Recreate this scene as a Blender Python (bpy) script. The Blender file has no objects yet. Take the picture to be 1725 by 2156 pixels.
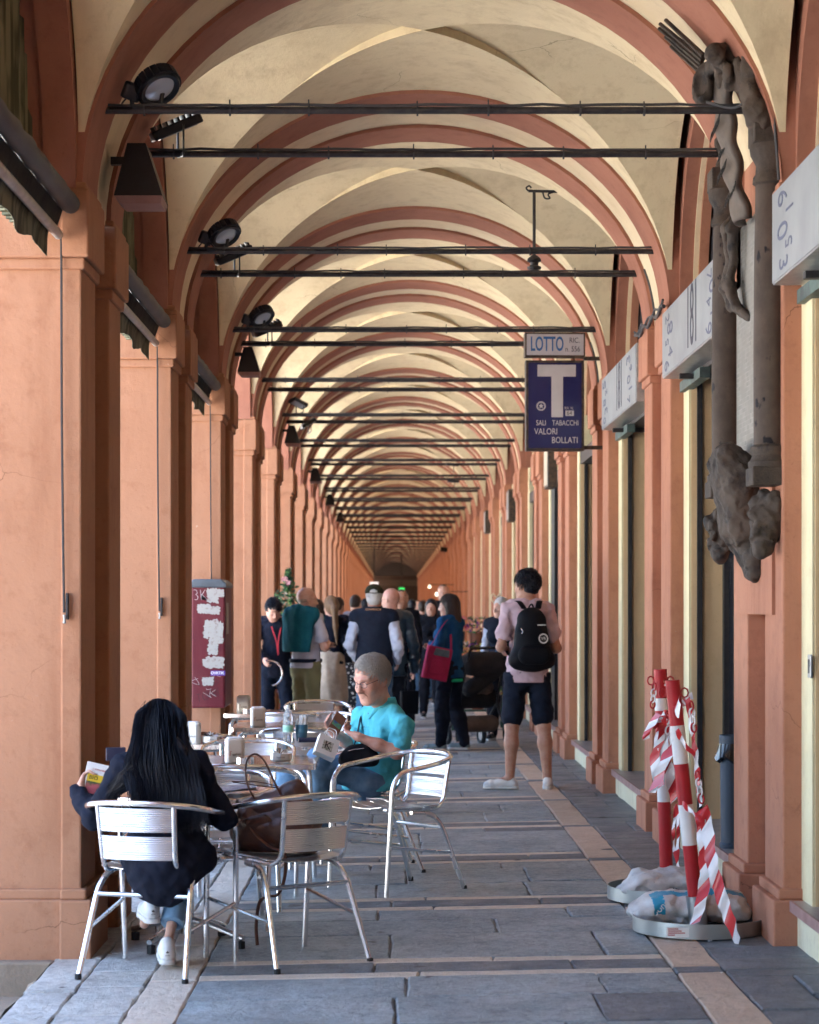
import bpy, bmesh, math, random
import numpy as np
from mathutils import Vector, Matrix, Euler
random.seed(7); np.random.seed(7)
sc = bpy.context.scene
COL = sc.collection
# ------------------------------------------------------------------ camera
FV, UX, VY, HC = 4500.0, 828.0, 1280.0, 1.48      # focal length / horizon in 1725x2156 units, eye height
cam = bpy.data.cameras.new('camera'); camo = bpy.data.objects.new('camera', cam); COL.objects.link(camo)
camo.location = (0, 0, HC); camo.rotation_euler = (math.radians(90), 0, 0)
cam.sensor_fit = 'VERTICAL'; cam.sensor_height = 36; cam.sensor_width = 36
cam.lens = FV / 2156.25 * 36; cam.shift_x = 34.5 / 2156.25; cam.shift_y = 202.0 / 2156.25
cam.clip_start = .5; cam.clip_end = 1500
cam.dof.use_dof = True; cam.dof.focus_distance = 11.5; cam.dof.aperture_fstop = 4.5
sc.camera = camo
# ------------------------------------------------------------------ sky, sun, exposure
SUN_EL, SUN_AZ = math.radians(60), math.radians(88)     # sun stands behind the building, to the right
w = bpy.data.worlds.new('World'); sc.world = w; w.use_nodes = True
nt = w.node_tree; nt.nodes.clear()
sky = nt.nodes.new('ShaderNodeTexSky'); sky.sky_type = 'NISHITA'; sky.sun_disc = False
sky.sun_elevation = SUN_EL; sky.sun_rotation = SUN_AZ; sky.dust_density = 2.5; sky.air_density = 1.0
bg = nt.nodes.new('ShaderNodeBackground'); bg.inputs['Strength'].default_value = .15
wo = nt.nodes.new('ShaderNodeOutputWorld')
nt.links.new(sky.outputs[0], bg.inputs[0]); nt.links.new(bg.outputs[0], wo.inputs[0])
sl = bpy.data.lights.new('sun', 'SUN'); sl.energy = 4.5; sl.angle = math.radians(.6); sl.color = (1, .95, .87)
so = bpy.data.objects.new('sun', sl); COL.objects.link(so)
sd = Vector((math.cos(SUN_EL) * math.sin(SUN_AZ), math.cos(SUN_EL) * math.cos(SUN_AZ), math.sin(SUN_EL)))
so.rotation_euler = sd.to_track_quat('Z', 'Y').to_euler(); so.location = (0, 0, 40)
vs = sc.view_settings; vs.view_transform = 'Standard'; vs.look = 'None'; vs.gamma = 1; vs.use_curve_mapping = False
vs.exposure = 3.65
sc.render.engine = 'CYCLES'; cy = sc.cycles
cy.use_denoising = True; cy.max_bounces = 8; cy.diffuse_bounces = 5; cy.glossy_bounces = 4; cy.transmission_bounces = 6
cy.sample_clamp_indirect = 8; cy.caustics_reflective = False; cy.caustics_refractive = False
# ------------------------------------------------------------------ geometry helpers
def at(u, v, Y): return Vector(((u - UX) * Y / FV, Y, HC - (v - VY) * Y / FV))
def zf(x): return .02 * (min(max(x, -1.6), 1.75) - 1.145)         # the pavement falls gently to the street
def gnd(u, v):
    Y = FV * (HC + .0229) / ((v - VY) + .02 * (u - UX)); x = (u - UX) * Y / FV
    return Vector((x, Y, zf(x)))
class MB:
    def __init__(s): s.v = []; s.f = []; s.m = []; s.sm = []
    def add(s, vs, fs, m=0, smooth=False):
        n = len(s.v); s.v += [tuple(p) for p in vs]
        s.f += [tuple(i + n for i in f) for f in fs]; s.m += [m] * len(fs); s.sm += [smooth] * len(fs); return s
    def box(s, lo, hi, m=0, M=None):
        x0, y0, z0 = lo; x1, y1, z1 = hi
        vs = [(x0,y0,z0),(x1,y0,z0),(x1,y1,z0),(x0,y1,z0),(x0,y0,z1),(x1,y0,z1),(x1,y1,z1),(x0,y1,z1)]
        if M is not None: vs = [M @ Vector(p) for p in vs]
        return s.add(vs, [(0,3,2,1),(4,5,6,7),(0,1,5,4),(1,2,6,5),(2,3,7,6),(3,0,4,7)], m)
    def tube(s, pts, r, seg=10, m=0, cap=True, closed=False, flat=1.0, up=None):
        P = [Vector(p) for p in pts]; n = len(P)
        R = r if isinstance(r, (list, tuple)) else [r] * n
        T = []
        for i in range(n):
            a = P[(i - 1) % n] if (closed or i > 0) else P[i]; b = P[(i + 1) % n] if (closed or i < n - 1) else P[i]
            t = (b - a); T.append(t.normalized() if t.length > 1e-9 else Vector((0, 0, 1)))
        u = Vector(up) if up else (Vector((0, 0, 1)) if abs(T[0].z) < .9 else Vector((1, 0, 0)))
        vs = []; nrm = (u - T[0] * u.dot(T[0])).normalized()
        for i in range(n):
            if i: nrm = (nrm - T[i] * nrm.dot(T[i])); nrm = nrm.normalized() if nrm.length > 1e-6 else Vector((1, 0, 0))
            bi = T[i].cross(nrm)
            for k in range(seg):
                a = 2 * math.pi * k / seg
                vs.append(P[i] + (nrm * math.cos(a) * flat + bi * math.sin(a)) * R[i])
        fs = []
        for i in range(n if closed else n - 1):
            j = (i + 1) % n
            for k in range(seg):
                l = (k + 1) % seg; fs.append((i*seg+k, i*seg+l, j*seg+l, j*seg+k))
        if cap and not closed:
            fs.append(tuple(reversed(range(seg)))); fs.append(tuple((n-1)*seg + k for k in range(seg)))
        return s.add(vs, fs, m, True)
    def lathe(s, prof, seg=24, m=0, o=(0,0,0), axis=None, a0=0, a1=None):
        full = a1 is None; a1 = 2*math.pi if full else a1
        n = seg if full else seg + 1; vs = []
        for r, z in prof:
            for k in range(n):
                a = a0 + (a1 - a0) * k / seg; vs.append(Vector((r*math.cos(a), r*math.sin(a), z)))
        if axis is not None:
            q = Vector((0,0,1)).rotation_difference(Vector(axis)); vs = [q @ p for p in vs]
        vs = [p + Vector(o) for p in vs]; fs = []
        for i in range(len(prof) - 1):
            for k in range(seg):
                l = (k + 1) % n if full else k + 1
                fs.append((i*n+k, i*n+l, (i+1)*n+l, (i+1)*n+k))
        return s.add(vs, fs, m, True)
    def prism(s, poly, a, b, m=0, ax='y', M=None):
        n = len(poly); g = {'y': lambda p, t: (p[0], t, p[1]), 'x': lambda p, t: (t, p[0], p[1]), 'z': lambda p, t: (p[0], p[1], t)}[ax]
        vs = [g(p, a) for p in poly] + [g(p, b) for p in poly]
        if M is not None: vs = [M @ Vector(p) for p in vs]
        fs = [tuple(range(n)), tuple(reversed(range(n, 2*n)))] + [(i, i + n, (i+1) % n + n, (i+1) % n) for i in range(n)]
        return s.add(vs, fs, m)
    def grid(s, rows, m=0, smooth=True, flip=False):
        nr, nc = len(rows), len(rows[0]); vs = [p for r in rows for p in r]
        fs = [(i*nc+j, i*nc+j+1, (i+1)*nc+j+1, (i+1)*nc+j) for i in range(nr-1) for j in range(nc-1)]
        if flip: fs = [tuple(reversed(f)) for f in fs]
        return s.add(vs, fs, m, smooth)
    def mesh(s, name, mats, fix=True, sharp=35):
        me = bpy.data.meshes.new(name); me.from_pydata(s.v, [], s.f)
        for mm in (mats if isinstance(mats, (list, tuple)) else [mats]): me.materials.append(mm)
        me.polygons.foreach_set('material_index', s.m); me.polygons.foreach_set('use_smooth', s.sm)
        if fix:
            bm = bmesh.new(); bm.from_mesh(me); bmesh.ops.recalc_face_normals(bm, faces=bm.faces); bm.to_mesh(me); bm.free()
        me.update()
        if any(s.sm): me.set_sharp_from_angle(angle=math.radians(sharp))
        return me
    def build(s, name, mats, parent=None, loc=None, rz=0, bevel=0, **kw):
        return link(name, s.mesh(name, mats, **kw), parent, loc, rz, bevel)
def link(name, me, parent=None, loc=None, rz=0, bevel=0):
    o = bpy.data.objects.new(name, me); COL.objects.link(o)
    if parent is not None: o.parent = parent
    if loc is not None: o.location = loc
    if rz: o.rotation_euler = (0, 0, rz)
    if bevel:
        b = o.modifiers.new('bevel', 'BEVEL'); b.width = bevel; b.segments = 2; b.limit_method = 'ANGLE'; b.angle_limit = math.radians(40); b.harden_normals = False
    return o
def tag(o, label=None, cat=None, group=None, kind=None):
    if label: o['label'] = label
    if cat: o['category'] = cat
    if group: o['group'] = group
    if kind: o['kind'] = kind
    return o
def thing(name, label, cat, loc=(0,0,0), rz=0, group=None):
    o = bpy.data.objects.new(name, None); COL.objects.link(o); o.location = loc; o.rotation_euler = (0, 0, rz)
    o.empty_display_size = .1
    return tag(o, label, cat, group)
def copy_tree(o, parent=None):
    c = o.copy(); COL.objects.link(c); c.parent = parent
    for ch in o.children: copy_tree(ch, c)
    return c
ORD = 'first second third fourth fifth sixth seventh eighth ninth tenth eleventh twelfth thirteenth fourteenth fifteenth sixteenth seventeenth eighteenth nineteenth twentieth'.split()
def smooth_path(pts, n=6):
    P = [Vector(p) for p in pts]; out = []
    for i in range(len(P) - 1):
        p0 = P[i-1] if i else P[0]*2 - P[1]; p1, p2 = P[i], P[i+1]; p3 = P[i+2] if i + 2 < len(P) else P[-1]*2 - P[-2]
        for k in range(n):
            t = k / n
            out.append(.5*((2*p1) + (p2-p0)*t + (2*p0-5*p1+4*p2-p3)*t*t + (3*p1-p0-3*p2+p3)*t**3))
    return out + [P[-1]]
def round_path(pts, r, n=5):
    P = [Vector(p) for p in pts]; out = [P[0]]
    for i in range(1, len(P) - 1):
        a = (P[i-1] - P[i]); b = (P[i+1] - P[i]); rr = min(r, a.length*.49, b.length*.49)
        s0 = P[i] + a.normalized()*rr; s1 = P[i] + b.normalized()*rr
        for k in range(n + 1):
            t = k / n; out.append(s0*(1-t)**2 + P[i]*2*t*(1-t) + s1*t*t)
    return out + [P[-1]]
# ------------------------------------------------------------------ materials
def srgb(r, g, b):
    f = lambda c: (c/255/12.92) if c/255 <= .04045 else ((c/255 + .055)/1.055)**2.4
    return (f(r), f(g), f(b), 1)
def L4(c): return tuple(c) if len(c) == 4 else (c[0], c[1], c[2], 1)
class NT:
    def __init__(s, name):
        s.mat = bpy.data.materials.new(name); s.mat.use_nodes = True; s.t = s.mat.node_tree; s.n = s.t.nodes
        s.b = s.n['Principled BSDF']; s.out = s.n['Material Output']
    def new(s, typ, **kw):
        nd = s.n.new(typ)
        for k, v in kw.items(): setattr(nd, k, v)
        return nd
    def lk(s, a, b): s.t.links.new(a, b)
    def pos(s, scale=(1,1,1), obj=False, loc=(0,0,0)):
        mp = s.new('ShaderNodeMapping'); mp.inputs['Scale'].default_value = scale; mp.inputs['Location'].default_value = loc
        if obj: s.lk(s.new('ShaderNodeTexCoord').outputs['Object'], mp.inputs[0])
        else: s.lk(s.new('ShaderNodeNewGeometry').outputs['Position'], mp.inputs[0])
        return mp.outputs[0]
    def noise(s, vec, scale, detail=5, rough=.55, lo=.35, hi=.65):
        n = s.new('ShaderNodeTexNoise'); n.inputs['Scale'].default_value = scale; n.inputs['Detail'].default_value = detail
        n.inputs['Roughness'].default_value = rough; s.lk(vec, n.inputs['Vector'])
        r = s.new('ShaderNodeMapRange'); r.inputs[1].default_value = lo; r.inputs[2].default_value = hi
        s.lk(n.outputs[0], r.inputs[0]); return r.outputs[0]
    def mix(s, f, a, b, blend='MIX'):
        m = s.new('ShaderNodeMix', data_type='RGBA', blend_type=blend)
        for i, x in ((0, f), (6, a), (7, b)):
            if isinstance(x, (int, float)): m.inputs[i].default_value = x
            elif isinstance(x, (tuple, list)): m.inputs[i].default_value = L4(x)
            else: s.lk(x, m.inputs[i])
        return m.outputs[2]
    def math(s, op, a, b=0.0):
        m = s.new('ShaderNodeMath', operation=op)
        for i, x in enumerate((a, b)):
            if isinstance(x, (int, float)): m.inputs[i].default_value = x
            else: s.lk(x, m.inputs[i])
        return m.outputs[0]
    def bump(s, h, strength=.3, dist=.01):
        b = s.new('ShaderNodeBump'); b.inputs['Strength'].default_value = strength; b.inputs['Distance'].default_value = dist
        s.lk(h, b.inputs['Height']); s.lk(b.outputs[0], s.b.inputs['Normal'])
    def set(s, col=None, rough=None, metal=None, spec=None):
        for k, v in (('Base Color', col), ('Roughness', rough), ('Metallic', metal), ('Specular IOR Level', spec)):
            if v is None: continue
            if isinstance(v, (int, float)): s.b.inputs[k].default_value = v
            elif isinstance(v, (tuple, list)): s.b.inputs[k].default_value = L4(v)
            else: s.lk(v, s.b.inputs[k])
        return s
def simple(name, c, rough=.6, metal=0, c2=None, scale=8, bump=0, bscale=120, stretch=(1,1,1), spec=.5, dist=.004, lo=.35, hi=.65, obj=False):
    t = NT(name); p = t.pos(stretch, obj)
    c2 = c2 or tuple(x*.82 for x in c[:3])
    t.set(t.mix(t.noise(p, scale, lo=lo, hi=hi), c, c2), rough, metal, spec)
    if bump: t.bump(t.noise(p, bscale, 4, lo=0, hi=1), bump, dist)
    return t.mat
def plaster(name, c, c2, c3, bump=.45, streak=.4, scale=1.3, rough=.88, chips=None, crack=0):
    t = NT(name); p = t.pos()
    col = t.mix(t.noise(p, scale, 6, .6), c, c2)
    ps = t.pos((2.2, 2.2, .35)); col = t.mix(t.math('MULTIPLY', t.noise(ps, 2.4, 6, .65, .5, .75), streak), col, c3)
    col = t.mix(t.math('MULTIPLY', t.noise(p, 9, 8, .7, .52, .7), streak*.8), col, c3)
    col = t.mix(t.math('MULTIPLY', t.noise(p, 38, 3, .6, .66, .70), .35), col, c3)
    if crack:
        vo = t.new('ShaderNodeTexVoronoi', feature='DISTANCE_TO_EDGE'); vo.inputs['Scale'].default_value = crack; ds = t.new('ShaderNodeTexNoise'); ds.inputs['Scale'].default_value = 3.5; ds.inputs['Detail'].default_value = 8; t.lk(p, ds.inputs['Vector'])
        t.lk(t.mix(.22, p, ds.outputs['Color']), vo.inputs['Vector']); ck = t.math('MULTIPLY', t.math('LESS_THAN', vo.outputs['Distance'], .0017), t.noise(p, 1.1, 2, .5, .52, .6)); col = t.mix(t.math('MULTIPLY', ck, .55), col, tuple(x*.35 for x in c3))
        col = t.mix(t.math('MULTIPLY', t.noise(p, .55, 7, .7, .55, .72), .45), col, c3)
    if chips:
        col = t.mix(t.noise(p, 14, 7, .7, .70, .72), col, chips)
    t.set(col, rough, 0, .25)
    h = t.math('ADD', t.noise(p, 7, 8, .65, 0, 1), t.math('MULTIPLY', t.noise(p, 55, 5, .6, 0, 1), .3))
    t.bump(h, bump, .012)
    return t.mat
m_orange = plaster('orange_stucco', (.385,.192,.112), (.345,.165,.093), (.25,.105,.055), streak=.6, crack=1.1, chips=(.46,.33,.24))
m_orange_r = plaster('terracotta_stucco', (.445,.208,.132), (.39,.175,.108), (.25,.10,.065), streak=.6, chips=(.5,.42,.36), crack=1.3)
m_cream = plaster('cream_limewash', (.70,.60,.40), (.64,.54,.35), (.48,.38,.24), bump=.4, streak=.7, scale=.8, crack=.9)
m_cream2 = plaster('pale_cream_band', (.70,.60,.42), (.64,.52,.34), (.46,.36,.24), bump=.25, streak=.4, scale=1.2)
m_red = plaster('oxide_red_band', (.36,.16,.108), (.31,.132,.088), (.22,.092,.062), bump=.3, streak=.5, scale=2.2, chips=(.42,.25,.18))
m_ochre = plaster('ochre_jamb', (.72,.53,.31), (.65,.47,.27), (.48,.33,.18), streak=.35)
m_jamb = plaster('pale_yellow_edge', (.74,.68,.45), (.68,.60,.38), (.45,.38,.24), streak=.4)
m_riser = plaster('cream_riser', (.72,.68,.50), (.66,.60,.42), (.42,.36,.26), streak=.5)
m_black = simple('black_iron', (.012,.012,.016), .5, .0, c2=(.03,.026,.026), scale=30, bump=.3, bscale=90)
m_cable = simple('grey_cable', (.05,.05,.055), .55)
m_dark = simple('dark_glass', (.012,.014,.02), .12)
# ------------------------------------------------------------------ the arcade
B, Y1 = 3.80, 9.355                     # bay length, front of the first pier in view
XL, XR, XC = -1.365, 1.705, .17         # inner faces of the pilasters, vault axis
AW, BO, PW = .445, .93, 1.345           # near pilaster depth, far pilaster offset, pier depth
ZS, RISE, HA = 3.31, 1.335, 1.53        # springing, rise, half span
NB = 38
def py(k): return Y1 + B * (k - 1)
def pier_meshes(side):
    sx = -1 if side == 'L' else 1; xi = XL if side == 'L' else XR; mt = m_orange if side == 'L' else m_orange_r
    dep = .07 if side == 'L' else .085; out = .62 if side == 'L' else .40
    def bx(mb, a, b, y0, y1, z0, z1):    # a,b: distances outward from the inner face
        x0, x1 = xi + sx*a, xi + sx*b; mb.box((min(x0,x1), y0, z0), (max(x0,x1), y1, z1))
    res = {}
    zb = -.085 if side == 'L' else -.08
    c = MB(); bx(c, dep, out, .015, PW - .015, zb, ZS - .004)
    if side == 'L':
        bx(c, dep + .002, out + .04, -.028, PW + .028, ZS - .30, ZS - .002); bx(c, dep + .004, out + .02, -.006, PW + .006, 2.962, 3.012)
        bx(c, dep + .003, out + .045, -.03, PW + .03, zb - .002, .205); bx(c, dep + .004, out + .02, -.008, PW + .008, .203, .25)
    res['core'] = c.mesh('core', mt)
    for nm, y0 in (('a', 0), ('b', BO)):
        y1 = y0 + (AW if nm == 'a' else PW - BO)
        s = MB(); bx(s, 0, dep + .02, y0, y1, .24, 2.97); res['shaft_' + nm] = s.mesh('pilaster', mt)
        s = MB(); bx(s, -.037, dep + .015, y0 - .04, y1 + .04, 3.012, ZS); bx(s, -.017, dep + .016, y0 - .018, y1 + .018, 2.962, 3.013)
        bx(s, -.025, dep + .017, y0 - .03, y1 + .03, ZS - .001, ZS + .03); res['cap_' + nm] = s.mesh('capital', mt)
        s = MB(); bx(s, -.05, dep + .018, y0 - .055, y1 + .055, zb - .01, .205); bx(s, -.024, dep + .019, y0 - .025, y1 + .025, .204, .252)
        res['base_' + nm] = s.mesh('plinth', mt)
    return res
PM = {s: pier_meshes(s) for s in 'LR'}
def far_pier(side):
    vs = MB(); 
    for k, me in PM[side].items():
        vs.add([v.co for v in me.vertices], [tuple(p.vertices) for p in me.polygons])
    return vs.mesh('pier', m_orange if side == 'L' else m_orange_r, fix=False)
FP = {s: far_pier(s) for s in 'LR'}
def pier_label(side, k):
    col = 'orange stucco pier on the street side' if side == 'L' else 'terracotta double pilaster on the shop side'
    if k < 1: return col + ', behind the camera'
    if k > 20: return col + ', far down the arcade'
    return f'{col}, {ORD[k-1]} from the camera'
for side in 'LR':
    grp = 'street-side piers' if side == 'L' else 'shop-side pilasters'
    for k in range(-7, NB + 1):
        if k <= 0:
            tag(link('wall_pier', FP[side], loc=(0, py(k), 0)), None, None, None, 'structure')
        elif k <= 9:
            r = thing('pier', pier_label(side, k), 'pier', (0, py(k), 0), 0, grp); pm = PM[side]
            bv = .009 if k < 6 else 0
            link('core', pm['core'], r, bevel=bv)
            for nm in 'ab':
                s = link('pilaster', pm['shaft_' + nm], r, bevel=bv)
                link('capital', pm['cap_' + nm], s, bevel=bv); link('plinth', pm['base_' + nm], s, bevel=bv)
        else:
            tag(link('pier', FP[side], loc=(0, py(k), 0)), pier_label(side, k), 'pier', grp)
# --- vaults
def ell(t, a=HA, h=RISE): return (XC - a*math.cos(t), ZS + h*math.sin(t))   # t 0..pi, street to shop
def arch_strip(mb, y0, y1, off, n, thick, m=0):
    P = [ell(math.pi*i/n, HA + off, RISE + off) for i in range(n+1)]; Q = [ell(math.pi*i/n, HA + off + thick, RISE + off + thick) for i in range(n+1)]
    P = [(x, z if 0 < i < n else ZS + .005) for i, (x, z) in enumerate(P)]
    f = lambda c, y: [(x, y, z) for x, z in c]
    mb.grid([f(P, y0), f(P, y1)], m); mb.grid([f(P, y0), f(Q, y0)], m, False); mb.grid([f(P, y1), f(Q, y1)], m, False)
def vault_meshes(n, ns):
    out = {}
    r = MB(); arch_strip(r, -.012, AW + .006, 0, n, .3); out['rib_a'] = r.mesh('transverse_rib', m_red)
    r = MB(); arch_strip(r, BO - .006, PW + .012, 0, n, .3); out['rib_b'] = r.mesh('transverse_rib', m_red)
    r = MB(); arch_strip(r, AW - .02, BO + .02, .022, n, .2); out['soffit'] = r.mesh('arch_soffit', m_cream2)
    # groined web: bay between far pilaster of one pier and near pilaster of the next
    yc = (PW + B) / 2; b = (B - PW) / 2 + .01; a = HA + .016; rise = RISE + .018; g = MB()
    def dome(x, y): return .04*max(0, 1 - ((x - XC)/a)**2)*max(0, 1 - ((y - yc)/b)**2)
    def P(x, y, t): return (x, y, ZS + .002 + rise*math.sin(t)*(1 - .0*1) + dome(x, y))
    for s in (-1, 1):
        rows = []                                    # webs next to the transverse ribs
        for i in range(n + 1):
            t = math.pi*i/n; x = XC - a*math.cos(t); e = b*abs(math.cos(t))
            rows.append([P(x, yc + s*(e + (b - e)*j/ns), t) for j in range(ns + 1)])
        g.grid(rows, 0)
        st = lambda t: .055*max(0, (math.sin(t) - .86)/.14)**1.5
        # small plaster lip where the side webs rise above the groin near the crown
        lip = [[], []]
        for i in range(n*2 + 1):
            t = math.pi*i/(n*2); q = P(XC - a*math.cos(t), yc + s*b*abs(math.cos(t)), t); lip[0].append(q); lip[1].append((q[0], q[1], q[2] + st(t)))
        g.grid(lip, 0)
        rows = []                                    # webs over the side arches
        for i in range(n + 1):
            t = math.pi*i/n; y = yc - b*math.cos(t); e = a*abs(math.cos(t))
            def Q(x):
                lat = (abs(x - XC)/a)**2
                return (x, y, ZS + .002 + (rise - .14*max(0, lat - abs(math.cos(t))**2)*math.sin(t))*math.sin(t) + dome(x, y) + st(t))
            rows.append([Q(XC + s*(e + (a - e)*j/ns)) for j in range(ns + 1)])
        g.grid(rows, 0)
    out['web'] = g.mesh('ceiling_vault', m_cream, fix=False, sharp=60)
    # side arch ribs (rings) at both walls
    def ring(x0, x1, r0, r1, h0, h1, mat, nm):
        k = MB(); n2 = n
        A = [(yc - r0*math.cos(math.pi*i/n2), ZS + .004 + h0*math.sin(math.pi*i/n2)) for i in range(n2+1)]
        C = [(yc - r1*math.cos(math.pi*i/n2), ZS + .004 + h1*math.sin(math.pi*i/n2)) for i in range(n2+1)]
        k.grid([[(x0, *p) for p in A], [(x1, *p) for p in A]]); k.grid([[(x0, *p) for p in A], [(x0, *p) for p in C]], 0, False)
        k.grid([[(x1, *p) for p in A], [(x1, *p) for p in C]], 0, False)
        return k.mesh(nm, mat)
    lh = rise - .15
    out['lat_l'] = ring(XL - .16, XL - .02, b - .045, b + .35, lh - .045, lh + .6, m_red, 'side_rib')
    out['lat_l2'] = ring(XL - .55, XL - .159, b - .02, b + .35, lh - .02, lh + .6, m_red, 'outer_arch')
    out['lat_r'] = ring(XR + .055, XR + .135, b - .045, b + .35, lh - .045, lh + .6, m_red, 'side_rib')
    out['lat_r2'] = ring(XR + .134, XR + .165, b - .06, b + .35, lh - .06, lh + .6, m_cream2, 'pale_fillet')
    out['lat_r3'] = ring(XR + .164, XR + .22, b - .085, b + .35, lh - .085, lh + .6, m_orange_r, 'window_rib')
    # lunette infill web from vault edge to the wall
    return out
VM = {0: vault_meshes(40, 10), 1: vault_meshes(20, 5)}
for k in range(-7, NB):
    vm = VM[0 if k < 7 else 1]
    r = tag(link('ceiling_vault', vm['web'], loc=(0, py(k), 0)), f'cream groin vault over a bay of the arcade', None, None, 'structure')
    for nm, key in (('transverse_rib', 'rib_a'), ('transverse_rib', 'rib_b'), ('arch_soffit', 'soffit'), ('side_rib', 'lat_l'), ('outer_arch', 'lat_l2'), ('side_rib', 'lat_r'), ('pale_fillet', 'lat_r2'), ('window_rib', 'lat_r3')):
        link(nm, vm[key], r)
# --- unseen building mass above and behind, added to keep sun off the arcade
mb = MB()
y0, y1 = py(-7), py(NB)
mb.box((-2.0, y0, 4.98), (9, y1, 6.2)); mb.box((2.75, y0, -.3), (9, y1, 4.98)); mb.box((-2, y1, -.3), (9, y1 + 3, 8)); mb.box((-2, y0 - 3, -.3), (9, y0, 8))
for k in range(-7, NB): mb.box((-1.98, py(k) - .02, ZS + .35), (-1.93, py(k) + PW + .02, 4.99))
tag(mb.build('sun_block_mass', m_orange), 'unseen building mass above the arcade, added to block the sun', None, None, 'structure')
# outer spandrel wall over the street arches and lunette wall over the shops
def spandrel(x0, x1, mat):
    g = MB(); n = 28; yc = (PW + B)/2; b = (B - PW)/2; rows = [[], []]
    arc = [(yc - b*math.cos(math.pi*i/n), ZS + (RISE - .1)*math.sin(math.pi*i/n)) for i in range(n + 1)]
    for xx in (x0, x1):
        g.grid([[(xx, *p) for p in arc], [(xx, p[0], 5.0) for p in arc]], 0, False)
    g.grid([[(x0, *p) for p in arc], [(x1, *p) for p in arc]])
    return g.mesh('spandrel_wall', mat)
sp = spandrel(XL - .6, XL - .56, m_orange)
for k in range(-7, NB): tag(link('wall_spandrel', sp, loc=(0, py(k), 0)), None, None, None, 'structure')
# --- shop fronts
m_net = NT('black_bird_net'); _p = m_net.pos((1,1,1)); _w = m_net.new('ShaderNodeTexWave', wave_type='BANDS', bands_direction='DIAGONAL')
_w.inputs['Scale'].default_value = 26; m_net.lk(_p, _w.inputs[0])
m_net.set(m_net.mix(_w.outputs['Fac'], (.008,.009,.014), (.03,.03,.04)), .8); m_net.bump(_w.outputs['Fac'], .6, .01); m_net = m_net.mat
m_marble = simple('worn_marble_sill', (.22,.19,.19), .35, c2=(.34,.30,.29), scale=6, bump=.2)
m_sillred = simple('red_marble_edge', (.26,.14,.13), .45, c2=(.36,.22,.20), scale=10, bump=.2)
def shop_meshes():
    o = {}; ya, yb = PW, B; xw = XR + .085; j = .24
    w = MB(); w.box((xw - .002, ya - .05, -.08), (xw + .35, ya + j, 3.33)); o['wall_n'] = w.mesh('wall_strip', m_jamb)
    w = MB(); w.box((xw - .002, yb - j, -.08), (xw + .35, yb + .05, 3.33)); o['wall_f'] = w.mesh('wall_strip', m_jamb)
    w = MB(); w.box((xw + .012, ya + j, .2), (xw + .36, ya + j + .006, 3.0)); o['jamb_n'] = w.mesh('jamb', m_ochre)
    w = MB(); w.box((xw + .012, yb - j - .006, .2), (xw + .36, yb - j, 3.0)); o['jamb'] = w.mesh('jamb', m_ochre)
    w = MB(); w.box((xw + .045, yb - j - .03, .2), (xw + .075, yb - j - .004, 2.9)); o['track'] = w.mesh('shutter_track', m_black)
    w = MB(); w.box((xw + .23, ya + j, .2), (xw + .25, yb - j - .007, 3.0)); o['glass'] = w.mesh('door_glass', m_dark)
    w = MB(); w.box((xw + .2, ya + j + .01, .2), (xw + .24, yb - j - .008, .3)); w.box((xw + .199, yb - j - .075, .3), (xw + .241, yb - j - .008, 3.0)); w.box((xw + .199, ya + j + .01, .3), (xw + .241, ya + j + .08, 3.0)); w.box((xw + .199, (ya+yb)/2 - .05, .3), (xw + .241, (ya+yb)/2 + .05, 3.0)); o['dframe'] = w.mesh('door_frame', m_black)
    w = MB(); w.box((xw - .055, ya + .06, .165), (xw + .5, yb - .06, .205)); o['sill'] = w.mesh('sill', m_marble)
    w = MB(); w.box((xw - .066, ya + .059, .160), (xw - .054, yb - .059, .207)); o['nosing'] = w.mesh('sill_nosing', m_sillred)
    w = MB(); w.box((xw - .03, ya + .02, -.08), (xw + .3, yb - .02, .164)); o['riser'] = w.mesh('riser', m_riser)
    w = MB(); w.box((xw + .15, ya - .1, 2.99), (xw + .17, yb + .1, 4.95)); o['net'] = w.mesh('bird_net', m_net)
    w = MB(); w.box((xw + .01, ya + .03, 2.86), (xw + .3, yb - .03, 2.99)); o['lintel'] = w.mesh('lintel', m_black)
    return o
SM = shop_meshes()
m_pale = simple('pale_shutter', (.42,.42,.40), .5, c2=(.32,.32,.31), scale=3)
SM2 = dict(SM); SM2['jamb'] = SM['jamb'].copy(); SM2['jamb'].materials.clear(); SM2['jamb'].materials.append(m_pale)
SM3 = dict(SM); SM3['jamb'] = SM['jamb'].copy(); SM3['jamb'].materials.clear(); SM3['jamb'].materials.append(m_jamb)
for k in range(-7, NB):
    s = SM if k in (0,1,2) or k % 3 == 0 else (SM2 if k % 3 == 1 else SM3)
    lab = f'ochre shop front recess, {ORD[k]} bay from the camera' if 0 <= k < 20 else ('shop front recess far down the arcade' if k > 0 else 'shop front behind the camera')
    if k < 0: continue
    r = thing('shop_front', lab, 'shop front', (0, py(k), 0), 0, 'shop fronts')
    for nm, key in (('wall_strip','wall_n'),('wall_strip','wall_f'),('jamb','jamb_n'),('jamb','jamb'),('shutter_track','track'),('door_glass','glass'),('door_frame','dframe'),('sill','sill'),('riser','riser'),('bird_net','net'),('lintel','lintel')):
        o = link(nm, s[key], r)
        if nm == 'sill': link('sill_nosing', s['nosing'], o)
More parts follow.
